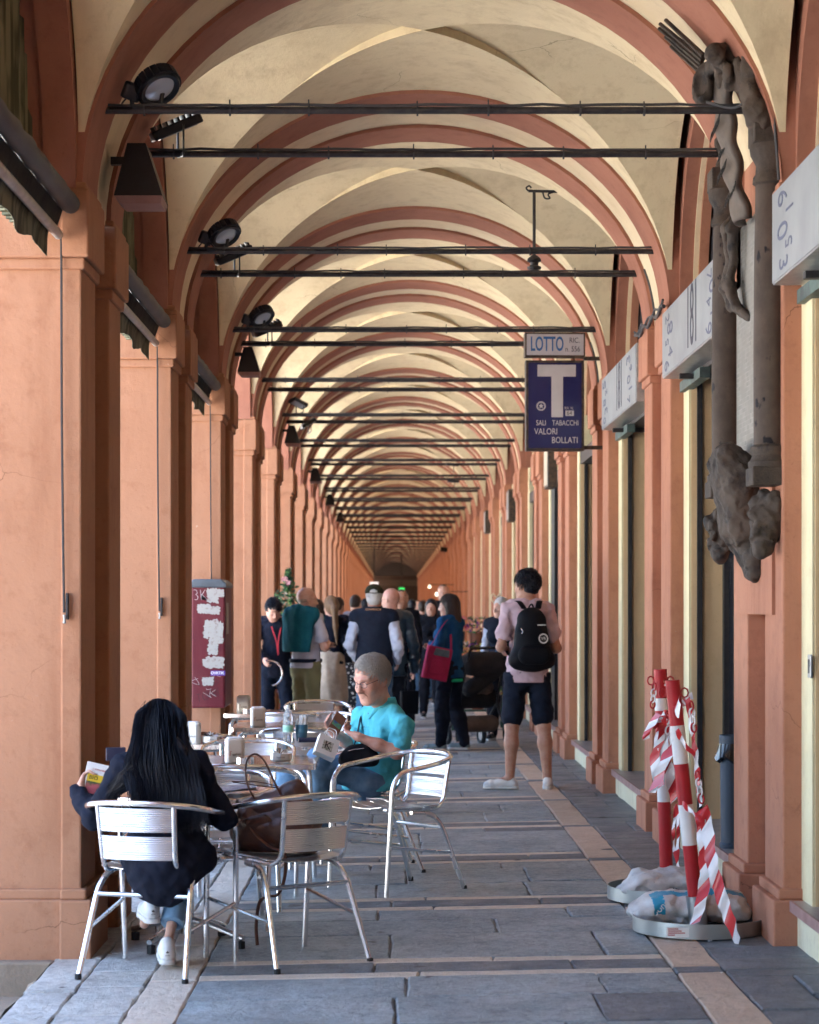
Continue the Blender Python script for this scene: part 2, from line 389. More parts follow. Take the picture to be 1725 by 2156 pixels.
# --- tie rods
m_rod = simple('painted_tie_rod', (.02,.02,.025), .45, .3, c2=(.05,.045,.045), scale=20, bump=.25, bscale=60)
def rod_mesh(seed):
    rnd = random.Random(seed); x0, x1 = XC - 1.49, XC + 1.49
    r = MB(); r.tube([(x0, 0, 0), (x1, 0, 0)], .0165, 8)
    c = MB(); pts = [(x0 + (x1-x0)*i/24, -.012 + .004*rnd.uniform(-1,1), .021 + .004*rnd.uniform(-1,1)) for i in range(25)]; c.tube(pts, .0065, 6)
    for i in range(7):
        x = x0 + .2 + (x1-x0-.3)*(i + rnd.uniform(-.25,.25))/7; c.tube([(x, 0, 0), (x + .008, 0, 0)], .026, 8); c.box((x, -.004, .02), (x + .006, .002, .02 + rnd.uniform(.015,.03)))
    return r.mesh('rod', m_rod), c.mesh('cable', m_cable)
RODM = [rod_mesh(i) for i in range(4)]; ZR = 3.715
for k in range(1, NB):
    for h, off in (('nearer', AW*.55), ('farther', BO + .24)):
        i = (k*2 + (h == 'farther')) % 4
        if k == 0: lab = f'black iron tie rod above the camera, {h} of its pair'
        elif k <= 20: lab = f'black iron tie rod, {h} rod of the {ORD[k-1]} pair from the camera'
        else: lab = 'thin black tie rod far down the arcade'
        r = thing('tie_rod', lab, 'tie rod', (0, py(k) + off, ZR), 0, 'iron tie rods across the vaults')
        link('rod', RODM[i][0], r); link('cable', RODM[i][1], r)
# --- ground: bedding under the slabs, paving slabs, kerb drop and street
m_joint = simple('joint_mortar', (.15,.155,.16), .95, c2=(.22,.22,.215), scale=30, bump=.6, bscale=150)
def slab_mat(name, a, b, c, rough, dirt=1.0):
    t = NT(name); oi = t.new('ShaderNodeObjectInfo'); p = t.pos((1.25, 1, 1)); pf = t.pos()
    cr = t.new('ShaderNodeValToRGB'); e = cr.color_ramp.elements; e[0].color = L4(a); e[1].color = L4(c); e.new(.5).color = L4(b)
    t.lk(oi.outputs['Random'], cr.inputs[0]); col = cr.outputs[0]
    col = t.mix(t.math('MULTIPLY', t.noise(pf, 2.1, 6, .6), .7*dirt), col, tuple(x*.6 for x in a))
    col = t.mix(t.math('MULTIPLY', t.noise(p, 16, 8, .75, .46, .72), .65*dirt), col, (.085,.085,.09))
    col = t.mix(t.math('MULTIPLY', t.noise(pf, 60, 4, .7, .5, .75), .5), col, tuple(min(1, x*1.5) for x in c))
    col = t.mix(t.noise(pf, 5, 3, .5, .70, .73), col, (.05,.045,.05))
    t.set(col, t.math('ADD', t.math('MULTIPLY', t.noise(p, 4, 5), .22), rough), 0, .5)
    h = t.math('ADD', t.noise(p, 9, 9, .72, 0, 1), t.math('MULTIPLY', t.noise(pf, 90, 4, .6, 0, 1), .16))
    t.bump(h, 1.0, .03); return t.mat
m_slab = slab_mat('grey_stone_slab', (.25,.315,.355), (.32,.385,.42), (.40,.45,.47), .32)
m_slabd = slab_mat('dark_stone_slab', (.14,.165,.195), (.18,.19,.205), (.17,.215,.26), .35)
m_slabl = slab_mat('pale_stone_slab', (.58,.58,.55), (.63,.62,.57), (.50,.515,.51), .40)
m_peach = slab_mat('peach_stone_strip', (.58,.44,.34), (.63,.48,.37), (.53,.40,.31), .40, .45)
m_peachl = slab_mat('pale_peach_strip', (.66,.575,.48), (.70,.61,.51), (.61,.53,.44), .42, .35)
pav = tag(MB().box((-1.475, -21, -.13), (1.95, py(NB), -.014), 0, Matrix.Shear('XY', 4, (0, 0)) if False else None).build('pavement', m_joint), 'grey stone arcade pavement', None, None, 'structure')
pav.data.transform(Matrix(((1,0,0,0),(0,1,0,0),(.02,0,1,-.0229),(0,0,0,1))))
nslab = 0
def slab(x0, x1, ya, yb, mat, rnd, j=.0035, dz=.003):
    # an irregular, slightly pillowed slab with chipped edges, sloping with the floor
    global nslab
    x0 += j*rnd.uniform(.5,1.5); x1 -= j*rnd.uniform(.5,1.5); ya += j*rnd.uniform(.5,1.5); yb -= j*rnd.uniform(.5,1.5)
    if x1 - x0 < .02 or yb - ya < .02: return
    cx, cyy = (x0+x1)/2, (ya+yb)/2; nx = max(2, min(8, int((x1-x0)/.09))); ny = max(2, min(8, int((yb-ya)/.09)))
    ring = []
    for i in range(nx): ring.append((x0 + (x1-x0)*i/nx, ya))
    for i in range(ny): ring.append((x1, ya + (yb-ya)*i/ny))
    for i in range(nx): ring.append((x1 - (x1-x0)*i/nx, yb))
    for i in range(ny): ring.append((x0, yb - (yb-ya)*i/ny))
    jt = .005
    ring = [(x + rnd.uniform(-jt,jt), y + rnd.uniform(-jt,jt)) for x, y in ring]
    n = len(ring); tz = rnd.uniform(-dz, dz); tx = rnd.uniform(-.003,.003); ty = rnd.uniform(-.004,.004)
    Z = lambda x, y, d: zf(x) + tz + tx*(x-cx) + ty*(y-cyy) + d
    def ins(p, d): 
        v = Vector((cx - p[0], cyy - p[1])); return (p[0] + d*(1 if v.x > 0 else -1)*min(1, abs(v.x)/.02), p[1] + d*(1 if v.y > 0 else -1)*min(1, abs(v.y)/.02))
    r1 = [ins(p, .004 + rnd.uniform(0,.006)) for p in ring]
    vs = [(x, y, Z(x,y,-.03)) for x, y in ring] + [(x, y, Z(x,y,-.005 - rnd.uniform(0,.004))) for x, y in ring] + [(x, y, Z(x,y,-.001)) for x, y in r1] + [(cx, cyy, Z(cx,cyy,0))]
    fs = []
    for q in (0, 1):
        for i in range(n): l = (i+1) % n; fs.append((q*n+i, q*n+l, (q+1)*n+l, (q+1)*n+i))
    for i in range(n): fs.append((2*n+i, 2*n+(i+1) % n, 3*n))
    g = MB(); g.add(vs, fs, 0, True); me = g.mesh('paving_slab', mat, fix=False, sharp=28); link('paving_slab', me, pav); nslab += 1
rnd = random.Random(3)
def split(a, b, step, rnd):
    out = [a]; 
    while out[-1] < b - step*1.35: out.append(out[-1] + step*rnd.uniform(.75, 1.3))
    return out + [b]
PF, F0 = 1.92, 8.72            # floor unit, front of a pale line
LW, CW = .112, .23            # pale line width, dark course between
k0 = -1
for u in range(-1, 14):
    ya = F0 + PF*u
    near = ya < 20
    # right margin and left margin are laid apart from the transverse courses
    rows = [(ya, ya + LW, 'p'), (ya + LW, ya + LW + CW, 'd'), (ya + LW + CW, ya + 2*LW + CW, 'p')]
    fy0, fy1 = ya + 2*LW + CW, ya + PF
    fr = split(fy0, fy1, .52, rnd); rows += [(fr[i], fr[i+1], 'f') for i in range(len(fr) - 1)]
    for a, b, t in rows:
        xs = split(-.80, 1.15, {'p': 1.0, 'd': .7, 'f': .78}[t], rnd)
        for i in range(len(xs) - 1):
            slab(xs[i], xs[i+1], a, b, m_peachl if t == 'p' else (m_peachl if t == 'p' else (m_slab if t == 'f' and rnd.random() < .86 else m_slabd)), rnd, dz=.003)
    for a, b in ((ya + LW + CW + LW*.0, ya + PF + .02),):
        slab(1.15, 1.352, ya + LW*.9, ya + PF - CW*.15 + LW*.0, m_peach, rnd)
        slab(1.15, 1.352, ya + PF - CW*.15, ya + PF + LW*.9, m_slabd, rnd)
    ls = split(ya, ya + PF, .55, rnd)
    for i in range(len(ls) - 1): slab(-1.0, -.80, ls[i], ls[i+1], m_peachl, rnd)
    ls = split(ya - .1, ya + PF - .1, .42, rnd)
    for i in range(len(ls) - 1): slab(-1.27, -1.0, ls[i], ls[i+1], m_slabl, rnd)
    ls = split(ya - .2, ya + PF - .2, .85, rnd)
    for i in range(len(ls) - 1): slab(-1.475, -1.27, ls[i], ls[i+1], m_slabl, rnd)
    ls = split(ya, ya + PF, .34, rnd)
    for i in range(len(ls) - 1):
        slab(1.352, 1.352 + .25, ls[i], ls[i+1], m_slabd, rnd) if rnd.random() < .35 else slab(1.352, 1.84, ls[i], ls[i+1], m_slabd, rnd)
        if len(pav.children) and pav.children[-1].dimensions.x < .3: slab(1.602, 1.84, ls[i], ls[i+1], m_slabd, rnd)
# far pavement: slabs too small to pick apart
t = NT('far_paving'); p = t.pos(); br = t.new('ShaderNodeTexBrick'); br.inputs['Scale'].default_value = 1; br.inputs['Brick Width'].default_value = .8; br.inputs['Row Height'].default_value = .48; br.inputs['Mortar Size'].default_value = .012
br.inputs['Color1'].default_value = (.19,.20,.21,1); br.inputs['Color2'].default_value = (.13,.135,.15,1); br.inputs['Mortar'].default_value = (.07,.07,.075,1); t.lk(p, br.inputs[0])
wv = t.new('ShaderNodeTexWave', wave_type='BANDS', bands_direction='Y'); wv.inputs['Scale'].default_value = .105*2; t.lk(p, wv.inputs[0])
t.set(t.mix(t.math('GREATER_THAN', wv.outputs['Fac'], .93), br.outputs[0], (.5,.38,.29)), .45)
yfar = F0 + PF*14
g = MB(); g.grid([[(-1.475, yfar, zf(-1.475)), (1.84, yfar, zf(1.84))], [(-1.475, py(NB), zf(-1.475)), (1.84, py(NB), zf(1.84))]], 0, False)
tag(g.build('pavement_far', t.mat, fix=False), None, None, None, 'structure')
m_curb = plaster('rough_curb_stone', (.20,.15,.11), (.27,.21,.16), (.12,.09,.07), bump=.9)
g = MB(); n = 160; r2 = random.Random(9); ys = [4 + i*.22 for i in range(n)]
prof = lambda y: [(-1.475 + r2.uniform(-.012,.008), y, zf(-1.475) - .006), (-1.49 + r2.uniform(-.02,.01), y, -.09 + r2.uniform(-.02,.02)), (-1.52 + r2.uniform(-.03,.01), y, -.17), (-1.60, y, -.205), (-2.2, y, -.21)]
g.grid([prof(y) for y in ys], 0, True); tag(g.build('kerb', m_curb), 'rough brown stone kerb along the pavement edge', None, None, 'structure')
m_road = simple('street_paving', (.58,.55,.50), .9, c2=(.64,.60,.54), scale=3, bump=.4)
tag(MB().box((-400, -300, -.5), (400, 700, -.215)).build('ground', m_road), 'street and ground outside the arcade', None, None, 'structure')

# stone blocks carrying the street piers, level with the pavement
bs = MB(); bs.box((-2.12, -.09, -.30), (-1.474, PW + .09, -.056)); bsm = bs.mesh('pier_step', m_curb)
for k in range(-1, NB): tag(link('kerb_block', bsm, loc=(0, py(k), 0), bevel=.012), None, None, None, 'structure')
# ------------------------------------------------------------------ cafe furniture
def alu(name, c=(.78,.78,.79), rough=.22, stretch=(1,1,1)):
    t = NT(name); p = t.pos(stretch)
    t.set(t.mix(t.math('MULTIPLY', t.noise(p, 12, 3, .5, .4, .8), .25), c, tuple(x*.8 for x in c)), t.math('ADD', t.math('MULTIPLY', t.noise(p, 8, 2), .06), rough), 1.0)
    return t.mat
m_alu = alu('polished_aluminium')
m_slat = alu('ribbed_aluminium', (.72,.72,.73), .30)
m_blackrub = simple('black_rubber', (.012,.012,.013), .7)
def plate(mb, fn, nu, nv, th, m=0):
    # thin solid plate over (u,v) grid; fn returns point and normal
    A = [[fn(i/nu, j/nv) for j in range(nv+1)] for i in range(nu+1)]
    mb.grid([[p for p, n in r] for r in A], m, True); mb.grid([[p + n*th for p, n in r] for r in A], m, True, True)
    e = [A[0][j] for j in range(nv+1)] + [A[i][nv] for i in range(1, nu+1)] + [A[nu][j] for j in range(nv-1, -1, -1)] + [A[i][0] for i in range(nu-1, 0, -1)]
    n = len(e); mb.add([p for p, _ in e] + [p + q*th for p, q in e], [(i, (i+1) % n, (i+1) % n + n, i + n) for i in range(n)], m, False)
def chair_parts():
    P = {}
    r = .0125
    half = [(.255,.235,0), (.268,.205,.585), (.272,.15,.648), (.276,0,.668), (.272,-.13,.69), (.225,-.225,.71), (.12,-.272,.722)]
    h = smooth_path(round_path(half, .07, 5)[0:2], 4)[:-1] + round_path(half, .07, 5)[1:]
    path = h + [(0,-.285,.725)] + [Vector((-p[0], p[1], p[2])) for p in reversed(h)]
    path = path[:6] + smooth_path(path[6:-6], 2) + path[-6:]
    P['arm_frame'] = MB().tube(path, r, 10).mesh('arm_frame', m_alu)
    up = []
    for s in (-1, 1):
        up.append(MB().tube(round_path([(s*.168,-.255,.712), (s*.158,-.215,.47), (s*.165,-.165,.432), (s*.19,.21,.448), (s*.255,.222,.45)], .05, 6), .011, 10).mesh('seat_rail', m_alu))
    P['rails'] = up
    P['legs'] = [MB().tube(round_path([(s*.185,.02,.425), (s*.19,-.10,.42), (s*.205,-.165,.36), (s*.235,-.30,0)], .05, 6), r, 10).mesh('leg', m_alu) for s in (-1, 1)]
    sb = [MB().tube([(s*.219,-.223,.20), (s*.259,.222,.26)], .009, 8).mesh('stretcher', m_alu) for s in (-1, 1)]
    sb.append(MB().tube([(-.207,-.175,.335), (.207,-.175,.335)], .010, 8).mesh('stretcher', m_alu))
    P['stretch'] = sb
    P['foot'] = [MB().lathe([(0,0),(.0145,0),(.0145,.02),(.011,.024)], 10, o=p).mesh('foot_cap', m_blackrub) for p in ((-.235,-.30,-.002),(.235,-.30,-.002),(-.255,.235,-.002),(.255,.235,-.002))]
    bs = []
    for z0 in (.605, .488):
        def fn(u, v, z0=z0):
            x = (u*2 - 1)*.163; zz = z0 + v*.098; y = -.243 + (zz - .6)*(-.17) - .028*(1 - (x/.163)**2)
            rib = .0016*math.sin(v*math.pi*2*11)
            return Vector((x, y + rib, zz)), Vector((0, .0045, 0))/.0045
        g = MB(); plate(g, fn, 14, 64, .003); bs.append(g.mesh('back_slat', m_slat))
    P['back'] = bs
    ss = []
    for k in range(4):
        def fn(u, v, k=k):
            x = (u*2 - 1)*.185; y = -.175 + k*.1 + v*.092; z = .438 + .018*((x/.185)**2) - .004 + .012*math.sin((y+.2)*2.2)
            return Vector((x, y, z + .0009*math.sin(v*math.pi*2*8))), Vector((0, 0, 1))
        g = MB(); plate(g, fn, 10, 34, .003); ss.append(g.mesh('seat_slat', m_slat))
    P['seat'] = ss
    return P
CP = chair_parts()
def make_chair(x, y, face, label, detail=True):
    """face: compass angle of the sitter, degrees clockwise from +Y"""
    t = thing('cafe_chair', label, 'chair', (x, y, zf(x)), -math.radians(face), 'aluminium cafe chairs')
    link('arm_frame', CP['arm_frame'], t)
    for m in CP['rails']: link('seat_rail', m, t)
    for m, f in zip(CP['legs'], CP['foot']):
        l = link('leg', m, t)
        if detail: link('foot_cap', f, l)
    for m in CP['stretch']: link('stretcher', m, t)
    for m in CP['back']: link('back_slat', m, t)
    for m in CP['seat']: link('seat_slat', m, t)
    return t
make_chair(-.985, 9.00, 16, 'aluminium chair in which the dark-haired woman sits')
make_chair(-.465, 9.21, -36, 'aluminium chair with the brown leather bag, back to the camera')
make_chair(.00, 11.42, -127, 'empty aluminium chair in the walkway beside the man in turquoise')
make_chair(-.155, 12.33, -97, 'aluminium chair in which the man in turquoise sits')
chairs = [(-.86,10.22,176,'aluminium chair across the nearest table, facing the camera'),(-.78,10.98,4,'aluminium chair behind the bag handles, backing onto the nearest table'),
 (-1.13,10.85,20,'aluminium chair beside the pier, left of the table with two dispensers'),(-.86,12.62,178,'aluminium chair on the far side of the second table'),
 (-.60,14.22,2,'aluminium chair with its back toward the camera, beyond the paper bag'),(-1.16,13.95,30,'aluminium chair against the pier by the bottle table'),
 (-.55,15.9,-172,'aluminium chair on the far side of the bottle table'),(-.62,17.9,170,'aluminium chair beyond the last cafe table'),(-.22,15.6,-95,'aluminium chair whose arm shows behind the phone'),(-.80,16.35,5,'aluminium chair before the last cafe table')]
for c in chairs: make_chair(*c, detail=False)
# tables: square pressed-metal tops with a pedestal or splayed tube legs
m_top = alu('swirled_table_top', (.70,.72,.74), .14)
def table(cx, cy, w, label, base='pedestal', rot=0):
    t = thing('cafe_table', label, 'table', (cx, cy, zf(cx)), -math.radians(rot), 'square metal cafe tables')
    g = MB(); c = .045; h = w/2
    poly = []
    for sx, sy in ((1,1),(-1,1),(-1,-1),(1,-1)):
        a0 = math.atan2(sy, sx) - math.pi/4
        for k in range(5):
            a = a0 + math.pi/2*k/4; poly.append((sx*(h-c) + c*math.cos(a), sy*(h-c) + c*math.sin(a)))
    g.prism(poly, .664, .690, 0, 'z'); top = g.build('table_top', m_top, t, bevel=.006)
    g = MB(); n = len(poly); g.grid([[(x*1.006, y*1.006, z) for x, y in poly + poly[:1]] for z in (.660,.668,.684,.688)], 0, True)
    g.build('edge_band', m_alu, top)
    if base == 'pedestal':
        MB().tube([(0,0,.05),(0,0,.665)], .03, 16).build('column', m_alu, t)
        for k in range(4):
            a = math.pi/4 + k*math.pi/2 + .5; d = Vector((math.cos(a), math.sin(a), 0))
            MB().tube([d*.02 + Vector((0,0,.115)), d*.12 + Vector((0,0,.10)), d*.26 + Vector((0,0,.06)), d*.30 + Vector((0,0,.05))], [.022,.02,.017,.016], 10, flat=.75).build('foot', m_alu, t)
            MB().lathe([(0,0),(.02,0),(.02,.035),(0,.04)], 10, o=d*.285).build('foot_pad', m_blackrub, t)
    else:
        for sx in (-1, 1):
            for sy in (-1, 1):
                MB().tube(round_path([(sx*.05, sy*.05, .645), (sx*(h-.06), sy*(h-.06), .648), (sx*(h-.03), sy*(h-.03), 0)], .07, 6), .0145, 10).build('leg', m_alu, t)
    return t
table(-.93, 9.66, .66, 'metal table nearest the camera, with the newspaper, before the seated woman', rot=12)
table(-.76, 11.66, .70, 'metal table with a dispenser, an ashtray and a sugar bowl', 'legs')
table(-.98, 13.38, .70, 'metal table with the water bottle and blue bucket', 'legs')
table(-.78, 15.15, .70, 'metal table behind the bottle table', 'legs')
table(-1.0, 17.15, .68, 'farthest metal cafe table, by the red cabinet', 'legs')
def ztop(x): return zf(x) + .692
m_china = simple('white_glazed_plastic', (.80,.79,.76), .25, c2=(.72,.71,.68), scale=5)
m_paper = simple('white_paper', (.80,.80,.78), .8, c2=(.74,.74,.73))
m_ink = simple('black_print', (.02,.02,.02), .6)
m_inkred = simple('red_print', (.5,.04,.03), .6)
def rbox(w, d, h, r, n=4):
    poly = []
    for sx, sy in ((1,1),(-1,1),(-1,-1),(1,-1)):
        a0 = math.atan2(sy, sx) - math.pi/4
        for k in range(n+1):
            a = a0 + math.pi/2*k/n; poly.append((sx*(w/2-r) + r*math.cos(a), sy*(d/2-r) + r*math.sin(a)))
    return poly
def text(name, s, size, parent, loc, rot, mat, sx=1.0, ext=.0004, align='CENTER', shear=0, off=0):
    c = bpy.data.curves.new(name, 'FONT'); c.body = s; c.size = size; c.align_x = align; c.align_y = 'CENTER'; c.extrude = ext; c.shear = shear; c.offset = off; c.resolution_u = 3
    c.materials.append(mat); o = bpy.data.objects.new(name, c); COL.objects.link(o); o.parent = parent; o.location = loc; o.rotation_euler = rot; o.scale = (sx, 1, 1)
    return o
FRONT = (math.radians(90), 0, 0)
def dispenser(x, y, rz, label):
    t = thing('napkin_dispenser', label, 'dispenser', (x, y, ztop(x)), rz, 'napkin dispensers')
    MB().prism(rbox(.105, .10, 0, .028), 0, .132, 0, 'z').build('case', m_china, t, bevel=.008)
    MB().prism(rbox(.085, .08, 0, .02), .13, .139, 0, 'z').build('napkin_stack', m_paper, t, bevel=.004)
    MB().box((-.036,-.0518,.02),(.036,-.0502,.112)).build('front_panel', m_china, t, bevel=.003)
    text('lettering', 'egafredo', .019, t, (.008,-.0525,.05), FRONT, m_ink, .72, shear=.3); text('lettering', 'S', .034, t, (-.027,-.0527,.055), FRONT, m_inkred, .6, shear=.35)
    return t
dispenser(-.845, 11.40, .12, 'white napkin dispenser behind the steel ashtray')
dispenser(-1.235, 13.12, -.1, 'white napkin dispenser half hidden by the black hair')
dispenser(-.945, 14.95, .1, 'white napkin dispenser behind the water bottle')
dispenser(-1.19, 17.0, 0, 'farthest white napkin dispenser, by the red cabinet')
def bowl(x, y, label, fill):
    t = thing('sugar_bowl', label, 'bowl', (x, y, ztop(x)), 0, 'sugar bowls')
    MB().lathe([(0,0),(.048,0),(.058,.01),(.058,.044),(.053,.046),(.05,.02),(0,.018)], 8).build('dish', m_china, t)
    r = random.Random(5)
    for i in range(12):
        a = r.uniform(0, 6.28); d = r.uniform(0,.035); M = Matrix.Translation((d*math.cos(a), d*math.sin(a), .045)) @ Euler((r.uniform(-.9,.9), r.uniform(-.9,.9), a)).to_matrix().to_4x4()
        MB().box((-.004,-.0015,-.028),(.004,.0015,.028), 0, M).build('sachet', fill[i % len(fill)], t)
    text('lettering', 'Segafredo', .013, t, (0,-.0585,.026), FRONT, m_ink, .9, shear=.3)
m_brownp = simple('brown_paper', (.25,.13,.07), .8)
bowl(-.60, 11.45, 'white sugar bowl near the table corner', [m_paper, m_brownp])
bowl(-1.12, 13.14, 'white bowl of sugar sachets beside the hidden dispenser', [m_ink, m_brownp, m_paper])
def ashtray(x, y, r, label):
    t = thing('ashtray', label, 'ashtray', (x, y, ztop(x)), 0, 'steel ashtrays')
    MB().lathe([(0,0),(r,0),(r,.034),(r-.004,.034),(r-.006,.008),(0,.006)], 24).build('dish', m_alu, t)
    for k in range(3):
        a = .6 + k*2.09; MB().tube([(r*.75*math.cos(a), r*.75*math.sin(a), .034), (r*1.02*math.cos(a), r*1.02*math.sin(a), .034)], .004, 6).build('cigarette_rest', m_alu, t)
ashtray(-.785, 11.335, .048, 'steel ashtray before the nearest visible dispenser'); ashtray(-1.15, 16.88, .042, 'small steel ashtray on the farthest table')
# bottle, bucket, wallet
def glassy(name, c, rough=.05, tr=.9, ior=1.33):
    t = NT(name); t.set(c, rough); t.b.inputs['Transmission Weight'].default_value = tr; t.b.inputs['IOR'].default_value = ior; return t.mat
m_pet = glassy('clear_plastic', (.85,.90,.92), .12, .75, 1.2)
m_label = simple('bottle_label', (.62,.70,.68), .5, c2=(.15,.50,.35), scale=9, stretch=(1,1,3))
x, y = -.645, 13.12
t = thing('water_bottle', 'clear plastic water bottle on the second table', 'bottle', (x, y, ztop(x)), 0)
MB().lathe([(0,0),(.028,0),(.032,.008),(.031,.05),(.0325,.055),(.0325,.11),(.031,.115),(.033,.15),(.028,.175),(.014,.2),(.012,.212)], 20).build('bottle_body', m_pet, t)
MB().lathe([(.0333,.062),(.0333,.105)], 20).build('bottle_label', m_label, t)
MB().lathe([(.0135,.208),(.0145,.21),(.0145,.226),(0,.228)], 16).build('bottle_cap', m_china, t)
x, y = -.565, 13.18
t = thing('bucket', 'small blue ribbed metal bucket with white napkins beside the bottle', 'bucket', (x, y, ztop(x)), 0)
m_blueb = simple('blue_enamel', (.05,.16,.24), .35, c2=(.07,.20,.29))
MB().lathe([(0,0),(.031,0),(.034,.03),(.0352,.032),(.035,.036),(.037,.06),(.0382,.062),(.0375,.066),(.039,.1),(.041,.104),(.037,.1),(.031,.01)], 20).build('pail', m_blueb, t)
g = MB(); r = random.Random(2)
for k in range(6):
    a = k*1.05; g.tube([(.012*math.cos(a), .012*math.sin(a), .04), (.02*math.cos(a+.4), .02*math.sin(a+.4), .11), (.026*math.cos(a+.8), .026*math.sin(a+.8), .15 + r.uniform(-.015,.01))], [.018,.02,.006], 6)
g.build('napkins', m_paper, t)
x, y = -.505, 13.08
m_navyl = simple('navy_leather', (.02,.022,.05), .4, c2=(.03,.03,.06))
t = thing('wallet', 'navy folding wallet lying at the table edge', 'wallet', (x, y, ztop(x)), .15)
MB().tube([(-.075,-.012,.016),(.075,-.012,.016)], .016, 14, flat=.8).build('fold', m_navyl, t); MB().box((-.075,-.02,0),(.075,.05,.012)).build('flap', m_navyl, t, bevel=.004)
# newspaper, sunglasses case on the first table
m_news = NT('newsprint'); p = m_news.pos((1,1,1), True)
_c = m_news.mix(m_news.noise(p, 24, 2, .4, .45, .55), (.55,.54,.53), (.30,.27,.30)); _b = m_news.new('ShaderNodeTexBrick'); _b.inputs['Scale'].default_value = 14; _b.inputs['Color1'].default_value = (.62,.6,.58,1); _b.inputs['Color2'].default_value = (.42,.28,.27,1); _b.inputs['Mortar'].default_value = (.16,.17,.30,1); _b.inputs['Mortar Size'].default_value = .06; m_news.lk(p, _b.inputs[0])
m_news.set(m_news.mix(.5, _c, _b.outputs[0]), .85); m_news = m_news.mat
t = thing('newspaper', 'folded newspaper lying on the table nearest the camera', 'newspaper', (-.80, 9.60, ztop(-.80) + .001), .2)
g = MB(); g.grid([[(-.19 + .38*i/10, -.135 + .27*j/6, .008 + .004*math.sin(i*.9) + .003*math.cos(j*1.3)) for j in range(7)] for i in range(11)]); g.build('sheet', m_news, t)
g = MB(); g.grid([[(-.17 + .36*i/10, -.13 + .26*j/6, .0115 + .004*math.sin(i*.9) + .003*math.cos(j*1.3) + .012*(i/10)**3) for j in range(7)] for i in range(11)]); g.build('top_sheet', m_news, t)
t = thing('eyewear_case', 'dark case on the newspaper beside the woman\'s sleeve', 'case', (-.93, 9.50, ztop(-.93) + .018), .5)
MB().prism(rbox(.09, .05, 0, .022), 0, .035, 0, 'z').build('shell', m_navyl, t, bevel=.012)
